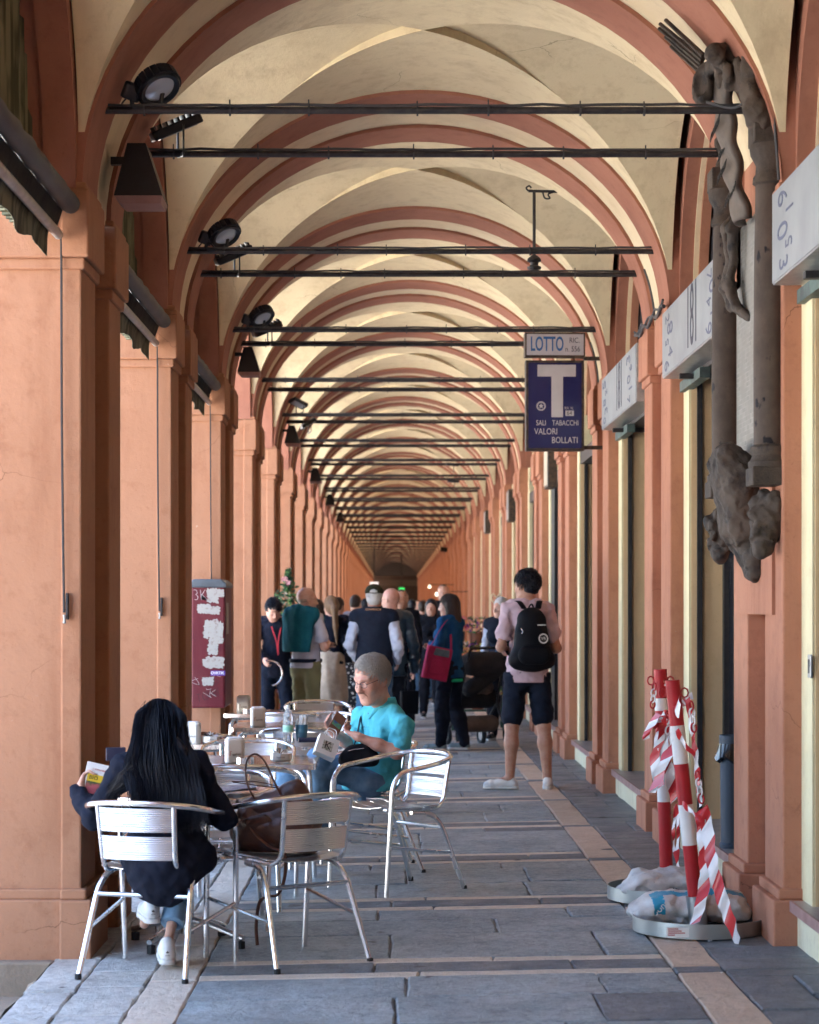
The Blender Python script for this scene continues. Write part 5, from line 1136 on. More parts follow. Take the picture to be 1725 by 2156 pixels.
quick('distant walker in dark clothes near the red top', 893, 49.0, 1.68, 185, f_blackc, f_blackc, 'short', h_brown, 'long')
quick('distant walker in grey near the arcade end', 858, 55.0, 1.7, 0, f_grey, f_blackc, 'short', h_brown, 'long')
quick('distant walker beside the cap of the man in the vest', 768, 40.0, 1.70, 0, f_navy, f_blackc, 'short', h_black, 'long')
# ------------------------------------------------------------------ awning rolls, curtains and cords on the street side
m_roll = simple('dark_awning_roll', (.045,.045,.05), .6, c2=(.09,.088,.085), scale=5, bump=.5, bscale=50, stretch=(1,.2,1)); m_bar = simple('grey_awning_bar', (.30,.30,.29), .4, .2, c2=(.42,.42,.40), scale=20)
m_olive = NT('striped_olive_canvas'); _p = m_olive.pos((1,1,.12)); m_olive.set(m_olive.mix(m_olive.noise(_p, 26, 3, .5, .42, .58), (.055,.055,.03), (.16,.15,.09)), .9); m_olive = m_olive.mat
m_drk = fabric('dark_canvas', (.02,.022,.024), (.045,.045,.04), .9)
for k in (1, 2, 3):
    y1 = py(k) - .05; y0 = py(k - 1) + PW + .05; nm = ORD[k-1]
    a = thing('awning', f'rolled awning with dark tube and grey bar at the {nm} street pier', 'awning', (0, 0, 0), 0, 'rolled street awnings')
    g = MB(); g.tube([(-1.405 + .003*math.sin(i*1.7), y0 + (y1-y0)*i/24, 3.235 + .003*math.cos(i*2.1)) for i in range(25)], [.043 + .002*math.sin(i*2.3) for i in range(25)], 16); g.build('roll', m_roll, a)
    MB().tube([(-1.452, y0, 3.10), (-1.452, y1 - .03, 3.10)], .021, 14).build('front_bar', m_bar, a)
    rr = random.Random(k); rows = []; n = 60
    for i in range(n + 1):
        y = y0 + (y1 - .18 - y0)*i/n; s_ = .006*math.sin(i*.55); e = .105 + .018*math.sin(i*.33) + .003*rr.uniform(-1,1)
        rows.append([(-1.475 + s_*.3, y, 3.10), (-1.485 + s_, y, 3.06), (-1.49 + s_*1.6, y, 3.10 - e)])
    g = MB(); g.grid(rows); v = g.build('valance', m_olive, a); so_ = v.modifiers.new('t', 'SOLIDIFY'); so_.thickness = .003
    g = MB(); g.grid([[(-1.43, y, 3.20), (-1.45, y, 3.14), (-1.455, y, 3.11)] for y in (y0, y1 - .06)]); g.build('canvas', m_drk, a)
    rows = []
    for i in range(61):
        y = y1 - .95 + 1.0*i/60; x = -1.60 + .035*math.sin(i*1.25 + .6*math.sin(i*.3)) ; rows.append([(x, y, 4.85), (x*1.0 - .01, y, 4.0), (x - .0, y, 3.12)])
    g = MB(); g.grid(rows); o = tag(g.build('drop_curtain', m_olive), f'dark pleated drop curtain in the arch before the {nm} street pier', 'curtain', 'pleated drop curtains')
    xo = -1.447; c = thing('awning_rope', f'thin hanging cord with cleat on the {nm} street pier', 'cord', (xo, py(k) - .035, 0), 0, 'awning cords')
    zb = 1.46; MB().tube(smooth_path([(0,0,3.1), (.002,-.004,2.4), (.006,0,1.9), (.012,.0,zb)], 6), .0055, 6).build('cord', m_black, c)
    MB().box((.018,.0,zb - .03),(.03,.03,zb + .085)).build('cleat', m_black, c, bevel=.003); MB().lathe([(0,-.02),(.008,-.015),(.005,0),(.008,.02)], 8, o=(.014,-.004,zb - .03)).build('toggle', m_bar, c)
# ------------------------------------------------------------------ spotlights, floods and loudspeakers
m_lens = NT('lamp_lens'); m_lens.set((.62,.67,.73), .18, .45); m_lens.b.inputs['Coat Weight'].default_value = 1; m_lens = m_lens.mat
m_cast = simple('black_cast_metal', (.010,.011,.015), .42, .2, c2=(.018,.02,.028), scale=12)
def emis(name, c, s):
    t = NT(name); t.set(c, .4); t.b.inputs['Emission Color'].default_value = L4(c); t.b.inputs['Emission Strength'].default_value = s; return t.mat
m_lit = emis('lit_lamp', (.75,.92,1), 1.5)
def spot_round(k, label, dy=0):
    c = Vector((-1.075, py(k) + AW*.55, 3.825)); t = thing('spotlight', label, 'spotlight', c, 0, 'round spotlights on tie rods'); t.scale = (.86,)*3
    ax = Vector((.45,-.42,-.79)).normalized()
    MB().lathe([(.0,-.035),(.06,-.04),(.10,-.03),(.112,-.01),(.114,.03),(.108,.04),(.085,.034),(.083,.022)], 30, axis=ax, o=(.02,0,0)).build('housing', m_cast, t)
    MB().lathe([(0,.028),(.06,.026),(.084,.022)], 30, axis=ax, o=(.02,0,0)).build('lens', m_lens, t)
    q = Vector((0,0,1)).rotation_difference(ax)
    g = MB()
    for i in range(14):
        a = i/13*math.pi*1.25 + 1.3; d = q @ Vector((math.cos(a)*.116, math.sin(a)*.116, -.006)); g.box((-.005,-.016,-.03),(.008,.016,.03), 0, Matrix.Translation(d + Vector((.02,0,0))) @ (q.to_matrix().to_4x4() @ Matrix.Rotation(a, 4, 'Z')))
    g.build('cooling_fins', m_cast, t)
    MB().prism(rbox(.10,.09,0,.025), -.045, .045, 0, 'z', Matrix.Translation((-.115,.0,-.03)) @ Euler((.3,.35,.2)).to_matrix().to_4x4()).build('driver_box', m_cast, t, bevel=.012)
    MB().tube(round_path([(-.11,-.03,-.02), (-.11,-.03,-.115), (.03,.0,-.12), (.045,.03,-.02)], .02), .012, 8, flat=.4, up=(0,1,0)).build('yoke', m_cast, t)
    MB().tube(smooth_path([(-.14,0,-.06), (-.17,.0,-.10), (-.16,0,-.13), (-.08,0,-.115)], 5), .005, 6).build('lead', m_cable, t)
def spot_square(x, y, z, label, group='square floodlights on tie rods', lit=False, tilt=(.35,.45,.2), sc=1.0):
    t = thing('floodlight', label, 'floodlight', (x, y, z), 0, group); t.scale = (sc,)*3; M = Euler(tilt).to_matrix().to_4x4()
    MB().prism(rbox(.20,.15,0,.02), -.018, .018, 0, 'z', M).build('housing', m_cast, t, bevel=.006)
    MB().prism(rbox(.15,.11,0,.01), -.0205, -.018, 0, 'z', M).build('lens', m_lit if lit else m_lens, t)
    g = MB()
    for i in range(8): g.box((-.085 + i*.024,-.06,.018),(-.078 + i*.024,.06,.034), 0, M)
    g.build('cooling_fins', m_cast, t); MB().tube(round_path([M @ Vector((.02,-.085,0)), M @ Vector((.02,-.085,0)) + Vector((0,0,-.11)), M @ Vector((.02,.085,0)) + Vector((0,0,-.11)), M @ Vector((.02,.085,0))], .015), .010, 8, flat=.4).build('yoke', m_cast, t)
for k in (1, 2, 3):
    spot_round(k, f'round black spotlight with glass lens above the {ORD[k-1]} pair of tie rods')
    spot_square(-1.07, py(k) + BO + .24, ZR + .13, f'square floodlight seen edge-on on the farther {ORD[k-1]} tie rod', tilt=(.18,-.42,.15), sc=1.3)
spot_square(-1.10, py(5) + .25, ZR + .14, 'square floodlight over the fifth pair of tie rods, nearer one', tilt=(-.2,.4,.5)); spot_square(-1.02, py(5) + BO + .24, ZR - .02, 'square floodlight under the fifth pair of tie rods, farther one', tilt=(-.1,-.5,.3))
m_spk = simple('speaker_paler_side', (.16,.14,.12), .6, c2=(.10,.09,.08), scale=200); m_spkb = simple('speaker_pale_base', (.42,.25,.22), .7, c2=(.36,.21,.18))
for k in (1, 3, 5, 7, 9, 11):
    s_ = .9 if k == 1 else .75
    t = thing('loudspeaker', f'black pyramid loudspeaker on the {ORD[k-1]} street pier', 'loudspeaker', (-1.19, py(k) + .75, 3.52), 0, 'pyramid loudspeakers'); t.scale = (s_,)*3
    top = [(-.06,-.12,.15),(.035,-.12,.15),(.035,.10,.15),(-.06,.10,.15)]; bot = [(-.125,-.16,-.13),(.125,-.16,-.13),(.125,.14,-.13),(-.125,.14,-.13)]
    g = MB(); g.add(top + bot, [(0,1,2,3),(4,5,1,0),(6,7,3,2),(7,4,0,3)]); g.build('cabinet', m_cast, t, fix=True); g = MB(); g.add([(.036,-.119,.149),(.036,.099,.149),(.126,.139,-.129),(.126,-.159,-.129)], [(0,1,2,3)]); g.build('side_face', m_spk, t)  # right side face is paler than the rest of the cabinet
    g = MB(); g.add(bot + [(-.09,-.125,-.165),(.115,-.125,-.165),(.115,.11,-.165),(-.09,.11,-.165)], [(0,1,5,4),(1,2,6,5),(2,3,7,6),(3,0,4,7),(4,5,6,7)]); g.build('base', m_spkb, t); MB().box((-.16,-.02,.06),(-.05,.02,.10)).build('bracket', m_cast, t)
spot_square(.90, py(7) + .3, ZR - .06, 'black floodlight on the shop side of the seventh tie rods', tilt=(.0,.06,0)); spot_square(1.02, py(8) + .3, ZR - .09, 'black floodlight on the shop side of the eighth tie rods', tilt=(.0,.06,0))
for i, (u, v, Y, l) in enumerate(((718,1107,60,'lit white floodlight far down the street side'),(739,1160,88,'smaller lit lamp farther down the street side'),(746,1173,98,'farthest lit lamp on the street side'),(935,1157,62,'lit white floodlight far down the shop side'))):
    q = at(u, v, Y); spot_square(q.x, q.y, q.z, l, 'lit floodlights', True, (.9,.1,.0)); bpy.context.view_layer.update()
# ------------------------------------------------------------------ signs on the shop side
m_signw = simple('pale_sign_face', (.27,.29,.305), .5, c2=(.21,.225,.24), scale=3); m_signe = simple('brushed_sign_edge', (.32,.34,.36), .35, .6, c2=(.42,.44,.45), scale=30); m_slate = simple('slate_blue_print', (.02,.022,.05), .6); m_pgrey = simple('pale_blue_print', (.085,.10,.17), .6)
SIDE = (math.radians(90), 0, math.radians(-90))
for k, lab in ((0, 'pale fascia sign box at the right edge of the photo'), (1, 'pale fascia sign box lettered 181, just beyond the stone monument'), (2, 'pale fascia sign box lettered 181, between the monument and the tobacco sign')):
    ya, yb = py(k) + PW + .045, py(k) + B - .045; yc = (ya + yb)/2; L = yb - ya
    t = thing('fascia_sign', lab, 'sign', (1.655, yc, 0), 0, '181 fascia signs')
    MB().box((0,-L/2,2.885),(.17,L/2,3.285)).build('box', m_signe, t, bevel=.004); MB().box((-.004,-L/2 + .003,2.892),(-.0005,L/2 - .003,3.279)).build('face', m_signw, t)
    def tx(s, size, y, z, mat, sx=.6, roll=0):
        o = text('lettering', s, size, t, (-.0052, y, z), (0,0,0), mat, sx, .0006, off=-.0015 if mat != m_slate else -.0005); o.rotation_euler = (Matrix.Rotation(math.radians(-90), 3, 'Z') @ Matrix.Rotation(math.radians(90), 3, 'X') @ Matrix.Rotation(roll, 3, 'Z')).to_euler()
    tx('181', .50, -.12, 3.085, m_slate, .62)
    for yy in (-.85, .85):
        for j, dg in enumerate(('63452','91053','70416','28549','36017','52830')[(k*2 + (yy > 0)) % 6]): tx(dg, (.30,.24,.34,.22,.28)[(j + k) % 5], yy + .07*(-1)**j + .02*k, 3.22 - j*.070, m_pgrey, .5, math.radians((90,-90,90,90,-90)[(j + k) % 5]))
    # steel shutter bracket under the box
    MB().box((.10,.30,2.80),(.16,L/2 - .02,2.86)).build('shutter_housing', simple('green_patina_metal', (.10,.16,.14), .5, .3, c2=(.06,.08,.08), scale=14), t); MB().box((.02,.55,2.82),(.30,.60,2.85)).build('bracket', m_black, t)
# tobacco and lotto hanging signs
m_tblue = simple('enamel_blue', (.012,.016,.085), .18, c2=(.018,.022,.10), scale=3); m_lw = simple('sign_white', (.42,.43,.47), .4, c2=(.48,.48,.52)); m_lblue = simple('lotto_blue', (.02,.12,.34), .4); m_twht = simple('enamel_white', (.50,.50,.52), .3, c2=(.44,.44,.46)); m_sframe = simple('rusted_sign_frame', (.03,.028,.03), .5, .4, c2=(.10,.07,.05), scale=25)
Ys = 17.6; def_l, def_r = at(1106,760,Ys), at(1229,950,Ys); x0, x1, zt, zb_ = def_l.x, def_r.x, def_l.z, def_r.z; xc = (x0 + x1)/2; wq = x1 - x0
t = thing('tobacco_sign', 'hanging blue tobacco shop sign with large white T', 'sign', (xc, Ys, (zt + zb_)/2), math.radians(2)); hq = zt - zb_
MB().box((-wq/2,-.05,-hq/2),(wq/2,.05,hq/2)).build('frame', m_sframe, t, bevel=.006); MB().box((-wq/2 + .022,-.0535,-hq/2 + .022),(wq/2 - .022,-.049,hq/2 - .022)).build('face', m_tblue, t)
g = MB(); g.box((-.145,-.0565,hq*.32),(.17,-.0540,hq*.45)); g.box((-.03,-.0566,-hq*.13),(.065,-.0541,hq*.321)); g.build('letter_t', m_twht, t)
def sg(s, size, x, z, sx=.8, mt=None, par=None, yy=-.0545): return text('lettering', s, size, par or t, (x, yy, z), FRONT, mt or m_twht, sx, .0008)
sg('SALI', .062, -.115, -hq*.195, .72); sg('TABACCHI', .062, .085, -hq*.195, .72); sg('VALORI', .072, -.075, -hq*.29, .78); sg('BOLLATI', .072, .08, -hq*.385, .78); sg('RIV. N.', .034, .115, -hq*.03, .75)
MB().box((.085,-.0560,-hq*.115),(.155,-.0540,-hq*.055)).build('number_plate', m_twht, t); sg('64', .05, .118, -hq*.085, .9, m_ink, None, -.0566)
g = MB(); 
for i in range(20):
    a = i*math.pi/10; g.box((-.006,-.0008,-.004),(.006,.0008,.004), 0, Matrix.Translation((-.115 + .033*math.cos(a), -.0548, -.005 + .033*math.sin(a))) @ Matrix.Rotation(-a, 4, 'Y'))
st = [((.024 if i % 2 == 0 else .010)*math.sin(i*math.pi/5), (.024 if i % 2 == 0 else .010)*math.cos(i*math.pi/5)) for i in range(10)]; g.prism([(-.115 + a, -.005 + b) for a, b in st], -.0560, -.0542, 0, 'y'); g.build('star_emblem', m_twht, t)
for zz in (hq/2 + .02, -hq/2 + .03): MB().box((wq/2,-.02,zz - .015),(1.74 - xc,.02,zz + .015)).build('wall_bracket', m_sframe, t)
a_, b_ = at(1104, 702, Ys), at(1231, 753, Ys); t = thing('lotto_sign', 'small white and blue lotto sign above the tobacco sign', 'sign', ((a_.x + b_.x)/2, Ys, (a_.z + b_.z)/2), math.radians(2)); w2, h2 = (b_.x - a_.x)/2, (a_.z - b_.z)/2
MB().box((-w2,-.06,-h2),(w2,.06,h2)).build('frame', m_sframe, t, bevel=.005); MB().box((-w2 + .014,-.0635,-h2 + .014),(w2 - .014,-.059,h2 - .014)).build('face', m_lw, t)
o = sg('LOTTO', .165, -w2*.27, .0, .50, m_lblue, t, -.0645); o.data.offset = .003; sg('RIC.', .062, w2*.64, h2*.34, .8, m_slate, t, -.0645); sg('n. 556', .062, w2*.58, -h2*.38, .8, m_slate, t, -.0645)
MB().box((w2,-.02,.0),(.20,.02,.03)).build('wall_bracket', m_sframe, t)
# small boards and far signs along the shop side
for (k, z0, z1, mt, l) in ((4, 2.75, 3.2, simple('cream_board', (.55,.48,.36), .6), 'small cream notice board beyond the tobacco sign'), (6, 2.7, 3.15, m_signe, 'grey framed sign case on the sixth shop bay'), (8, 2.8, 3.2, m_signe, 'grey framed sign case on the eighth shop bay')):
    t = thing('wall_sign', l, 'sign', (1.62, py(k) + PW + .3, 0)); MB().box((0,0,z0),(.10,.55,z1)).build('case', m_sframe, t, bevel=.01); MB().box((-.003,.03,z0 + .03),(-.0005,.52,z1 - .03)).build('panel', mt, t)
# ------------------------------------------------------------------ old lamp bracket in the second vault
q = at(1125, 402, 14.9); t = thing('lamp_bracket', 'old wrought-iron lamp bracket with bare fitting under the second vault', 'lamp', q)
g = MB(); g.tube([(-.04,0,0), (.19,0,-.005)], .010, 8); g.tube(smooth_path([(-.04,0,0), (-.055,0,.02), (-.035,0,.035), (-.02,0,.02)], 4), .006, 6); g.tube(smooth_path([(.06,0,-.01), (.075,0,-.05), (.11,0,-.05), (.10,0,-.02), (.19,0,.0), (.24,0,-.03)], 4), .006, 6); g.build('scroll_arm', m_black, t)
MB().tube([(0,0,0),(0,0,-.47)], .011, 8).build('drop_rod', m_black, t); MB().lathe([(0,-.44),(.02,-.45),(.045,-.47),(.05,-.49),(.03,-.50),(.028,-.52),(.05,-.53),(.048,-.545),(.03,-.55),(.02,-.59),(0,-.60)], 18).build('lamp_holder', m_black, t)
# ------------------------------------------------------------------ graffiti cabinet on the third street pier
m_cab = plaster('maroon_paint', (.135,.018,.028), (.11,.014,.022), (.17,.045,.05), bump=.15, streak=.5, rough=.45); m_stick = NT('torn_paper'); p = m_stick.pos(); m_stick.set(m_stick.mix(m_stick.noise(p, 30, 5, .7, .56, .72), (.38,.365,.34), (.17,.08,.08)), .8); m_stick = m_stick.mat; m_purple = simple('purple_sticker', (.12,.05,.33), .5)
xa, xb, ya, yb = -1.545, -1.28, 16.30, py(3) - .01; t = thing('utility_cabinet', 'maroon metal cabinet covered in graffiti and torn stickers', 'cabinet', (0, 0, 0)); zA, zB = .715, 1.655
g = MB(); g.box((xa, ya, zA), (xb, yb, zB)); bd = g.build('body', m_cab, t, bevel=.018); g = MB(); pr = [(xa - .012, zB - .02), (xb + .012, zB - .02), (xb + .012, zB + .01), (xb - .03, zB + .045), (xa + .02, zB + .045), (xa - .012, zB + .01)]; g.prism(pr, ya - .015, yb, 0, 'y'); g.build('lid', simple('grey_blue_lid', (.06,.075,.09), .4, c2=(.09,.11,.13)), t, bevel=.012)
rr = random.Random(4)
def torn(x0, x1, z0, z1, mt, i):
    n = 44; poly = []
    for k in range(n):
        a = 2*math.pi*k/n; c, s_ = math.cos(a), math.sin(a); m_ = 1/max(abs(c), abs(s_)); poly.append(((x0 + x1)/2 + c*m_*(x1 - x0)/2*rr.uniform(.76,1.05), (z0 + z1)/2 + s_*m_*(z1 - z0)/2*rr.uniform(.76,1.05)))
    MB().prism(poly, ya - .0015 - i*.0006, ya - .0002 - i*.0006, 0, 'y').build('sticker', mt, t)
W, Hh = xb - xa, zB - zA; fx = lambda a: xa + W*a; fz = lambda b: zB - Hh*b
for i, (a, b, c, e) in enumerate(((.46,.02,.82,.15),(.72,.03,.98,.10),(.18,.15,.58,.235),(.5,.17,.86,.24),(.36,.275,.80,.44),(.72,.29,.95,.46),(.50,.43,.95,.48),(.48,.47,.80,.57),(.40,.575,.98,.68),(.34,.60,.62,.66),(.32,.745,.68,.82))): torn(fx(a), fx(c), fz(e), fz(b), m_stick, 1 + (i % 4))
MB().box((fx(.58), ya - .005, fz(.735)),(fx(1.0), ya - .0035, fz(.695))).build('sticker', m_purple, t); text('lettering', 'OVRTM.', .030, t, (fx(.78), ya - .0056, fz(.715)), FRONT, m_paper, .95, .0004, off=.0008); m_tagw = simple('paint_pen_white', (.62,.52,.52), .6); m_tagb = simple('marker_black', (.03,.008,.012), .6)
o = text('graffiti', '3K', .125, t, (fx(.30), ya - .0022, fz(.085)), FRONT, m_tagw, .8, .0003, shear=-.15, off=-.004); o = text('graffiti', 'TONI', .10, t, (fx(.48), ya - .0022, fz(.90)), FRONT, m_tagb, .75, .0003, shear=.2, off=-.003); o.rotation_euler = (math.radians(90), math.radians(-18), 0)
for i in range(9):
    q = (fx(rr.uniform(.12,.85)), fz(rr.uniform(.66,.95))); MB().tube(smooth_path([(q[0] + rr.uniform(-.04,.04), ya - .002, q[1] + rr.uniform(-.03,.03)) for _ in range(4)], 4), .0012, 4).build('scribble', m_tagw if i % 3 else m_tagb, t)
MB().box((xb + .0, ya + .10, 1.28),(xb + .003, ya + .30, 1.52)).build('poster', m_stick, t)
# ------------------------------------------------------------------ barrier posts, tape, sandbags
m_pred = plaster('chipped_red_paint', (.42,.022,.028), (.36,.018,.024), (.24,.015,.02), bump=.1, streak=.4, rough=.4, chips=(.62,.60,.58)); m_pwht = plaster('chipped_white_paint', (.72,.71,.69), (.66,.65,.64), (.5,.48,.47), bump=.1, streak=.4, rough=.45, chips=(.05,.03,.03)); m_galv = alu('galvanised_steel', (.42,.46,.48), .38)
m_tr = simple('tape_red', (.52,.02,.025), .3); m_tw = simple('tape_white', (.74,.72,.72), .35)
posts = []
def post(base, topv, bands, label):
    t = thing('barrier_post', label, 'post', base, 0, 'red and white barrier posts'); ax = Vector(topv) - Vector(base); n = len(bands); h0 = .20
    MB().lathe([(0,.004),(.292,.004),(.302,.006),(.302,.072),(.297,.072),(.296,.012),(.05,.012),(0,.013)], 48).build('base_dish', m_galv, t)
    MB().tube([(0,0,.01), ax*.14], .043, 20).build('socket', m_galv, t)
    for i in range(3):
        a = i*2.09 + .5; MB().lathe([(0,0),(.014,0),(.014,.014),(0,.016)], 6, o=(.06*math.cos(a), .06*math.sin(a), .012)).build('bolt', m_galv, t)
    p0 = ax*.10; L = ax*1.0 - p0
    for i in range(n):
        a, b = p0 + L*(bands[i][0]), p0 + L*(bands[i][1]); MB().tube([a, b], .0335 + (.0006 if bands[i][2] else 0), 20).build('band', m_pwht if bands[i][2] else m_pred, t)
    for sx in (-1, 1): MB().tube([ax*.95 + Vector((sx*(.033 + .017*(1 - math.cos(j*.79))*.5*2), 0, .022*math.sin(j*.79))) for j in range(8)], .004, 6, closed=True).build('eye_loop', m_pred, t)
    posts.append((Vector(base), ax)); return t
B1 = gnd(1405, 1893); B2 = gnd(1472, 1960)
post(B1, B1 + Vector((-.035, 0, 1.165)), [(0,.11,0),(.11,.36,0),(.36,.585,1),(.585,.80,0),(.80,.86,1),(.86,1,0)], 'farther red and white barrier post, wrapped in tape')
post(B2, B2 + Vector((-.122, 0, 1.145)), [(0,.10,0),(.10,.27,0),(.27,.45,1),(.45,.63,0),(.63,.80,1),(.80,1,0)], 'nearer leaning red and white barrier post with paint flaking')
def ribbon(pts, wd, name, parent, ph=0, stripe=.085):
    P = smooth_path(pts, 8); n = len(P); acc = [0]
    for i in range(1, n): acc.append(acc[-1] + (P[i] - P[i-1]).length)
    g = MB(); tot = acc[-1]; step = stripe/6; m_ = int(tot/step) + 1; L, Rr = [], []
    def ev(s_):
        s_ = min(max(s_, 0), tot); 
        for i in range(1, n):
            if acc[i] >= s_: f = (s_ - acc[i-1])/max(acc[i] - acc[i-1], 1e-9); return P[i-1].lerp(P[i], f), (P[i] - P[i-1]).normalized()
        return P[-1], (P[-1] - P[-2]).normalized()
    for i in range(m_ + 1):
        for side, arr in ((-1, L), (1, Rr)):
            s_ = i*step + side*wd*.5; p, tg = ev(s_); tw = ph + s_*5.5 + .8*math.sin(s_*9 + ph); a = tg.cross(Vector((0,-1,.12))).normalized(); b = tg.cross(a); arr.append(p + (a*math.cos(tw*.35) + b*math.sin(tw*.35))*side*wd*.5 + Vector((.003*math.sin(s_*63 + side*2), .007*math.sin(s_*47 + side*1.7 + ph), .003*math.sin(s_*81))))
    for i in range(m_): g.add([L[i], Rr[i], Rr[i+1], L[i+1]], [(0,1,2,3)], (i//6) % 2, True)
    o = g.build(name, [m_tr, m_tw], parent, fix=False); return o
def V3(u, v, Y): return at(u, v, Y)
t = thing('barrier_tape', 'red and white barrier tape knotted round the two posts', 'tape')
Y1_, Y2_ = 10.75, 9.68
ribbon([V3(1402,1500,Y1_), V3(1388,1560,10.70), V3(1378,1610,10.7), V3(1392,1660,10.7)], .055, 'tape_strip', t, .4); ribbon([V3(1398,1498,10.7), V3(1420,1560,10.65), V3(1400,1600,10.64), V3(1382,1650,10.66), V3(1370,1672,10.66)], .06, 'tape_strip', t, 1.3); ribbon([V3(1404,1512,10.7), V3(1396,1570,10.68), V3(1408,1620,10.68), V3(1424,1690,10.7)], .06, 'tape_strip', t, .1)
ribbon([V3(1424,1690,10.7), V3(1428,1740,10.7), V3(1427,1800,10.72), V3(1432,1858,10.75)], .022, 'tape_strip', t, 2.2, .06); ribbon([V3(1424,1695,10.72), V3(1418,1760,10.74), V3(1425,1815,10.76), V3(1436,1862,10.78)], .018, 'tape_strip', t, .8, .06)
ribbon([V3(1374,1535,10.66), V3(1395,1515,10.7), V3(1420,1505,10.5), V3(1440,1480,10.0), V3(1458,1463,9.72)], .030, 'tape_strip', t, .5, .06); ribbon([V3(1392,1500,10.6), V3(1375,1520,10.62), V3(1362,1545,10.62), V3(1360,1560,10.62)], .05, 'tape_strip', t, 2.5, .05)
ribbon([V3(1394,1512,10.66), V3(1404,1520,10.60), V3(1416,1512,10.62), V3(1406,1500,10.72), V3(1394,1508,10.78), V3(1392,1516,10.68)], .028, 'tape_strip', t, .3, .05); ribbon([V3(1409,1432,10.3), V3(1420,1465,9.8), V3(1430,1500,9.66)], .055, 'tape_strip', t, .2)
ribbon([V3(1448,1468,9.7), V3(1458,1540,9.67), V3(1466,1600,9.64), V3(1470,1650,9.62), V3(1476,1700,9.62)], .028, 'tape_strip', t, 1.0); ribbon([V3(1476,1695,9.62), V3(1490,1750,9.58), V3(1500,1820,9.52), V3(1520,1890,9.46), V3(1545,1960,9.38), V3(1556,1990,9.36)], .062, 'tape_strip', t, .2); ribbon([V3(1476,1700,9.62), V3(1480,1770,9.6), V3(1484,1840,9.6), V3(1478,1890,9.58), V3(1462,1950,9.56)], .058, 'tape_strip', t, .6)
ribbon([V3(1425,1535,9.70), V3(1440,1565,9.62), V3(1462,1590,9.62), V3(1470,1625,9.62)], .022, 'tape_strip', t, .4, .06); ribbon([V3(1436,1690,9.72), V3(1455,1708,9.64), V3(1475,1722,9.60), V3(1486,1735,9.6)], .022, 'tape_strip', t, .9, .06)
# plastic chain links
t = thing('plastic_chain', 'white and red plastic chain hanging at the posts', 'chain')
def links(p0, p1, n, ax):
    for i in range(n):
        c = p0.lerp(p1, (i + .5)/n); d = (p1 - p0).normalized(); s_ = d.cross(Vector((0,1,0)) if i % 2 else Vector((.7,.7,0))).normalized(); l = (p1 - p0).length/n*.62
        MB().tube([c + d*l*math.cos(a) + s_*.012*math.sin(a) for a in [j*math.pi/6 for j in range(12)]], .0042, 6, closed=True).build('chain_link', m_tw if i % 3 else m_pred, t)
links(V3(1378,1440,10.72), V3(1374,1490,10.7), 4, 0); links(V3(1455,1478,9.66), V3(1462,1540,9.66), 4, 0); links(V3(1410,1515,10.6), V3(1406,1545,10.6), 2, 0); links(V3(1468,1625,9.6), V3(1478,1690,9.6), 4, 0)
m_bagw = plaster('white_plastic_sack', (.56,.57,.57), (.47,.48,.49), (.26,.25,.24), bump=.9, streak=.6, scale=9, rough=.4); m_bagblue = simple('cyan_print', (.01,.24,.42), .35, c2=(.02,.30,.50))
def sandbag(c, rz, L, label, stripe):
    t = thing('sandbag', label, 'sandbag', c, rz, 'sand sacks on the post bases')
    d = SDF(.009); d.cap((-L*.36,0,.068), (L*.36,0,.075), .074, .08, .05, ((0,1,0), 1.55)); d.ell((-L*.46,0,.045), (.07,.10,.03), .04); d.ell((L*.46,0,.05), (.06,.10,.035), .04); d.disp(folds(.008, 30, 34, 44, 5 if stripe else 2)); d.disp(folds(.004, 80, 70, 95, 4)); d.plane((0,0,.004), (0,0,-1)); me = d.mesh('sack', m_bagw)
    if stripe:
        me.materials.append(m_bagblue); mi = []
        for pl in me.polygons:
            q = pl.center; an = math.degrees(math.atan2(q.z - .055, -q.y)); mi.append(1 if (52 < an < 84 + 8*math.sin(q.x*25) and q.x > -L*.34) or (-L*.40 < q.x < -L*.30 and 0 < an < 84) else 0)
        me.polygons.foreach_set('material_index', mi)
    link('sack', me, t); return t
sb = sandbag(Vector((B1.x + .02, B1.y - .10, B1.z + .02)), .06, .46, 'white sand sack with printed letters on the farther post base', False)
o = text('lettering', 'SABBIA GRANITO', .036, sb, (-.01,-.118,.062), (math.radians(62),0,0), m_slate, .95, .0004); sb2 = sandbag(Vector((B2.x - .02, B2.y + .13, B2.z + .02)), .12, .50, 'white sand sack with a blue stripe on the nearer post base', True)
o = text('lettering', 'bona', .05, sb2, (-.17,-.112,.085), (math.radians(50),0,math.radians(0)), m_bagw, .9, .0004); o.rotation_euler = (math.radians(52), math.radians(-40), 0)
t = thing('base_label', 'small printed label on the nearer post base', 'label', (B2.x - .13, B2.y - .2895, B2.z + .015), 0); MB().box((-.055,-.0,0),(.055,.002,.045)).build('plate', m_paper, t); g = MB()
for i in range(4): g.box((-.048,-.001,.008 + i*.009),(-.048 + .03 + .015*(i*7 % 4),.0,.012 + i*.009))
g.build('print', m_inkred, t)
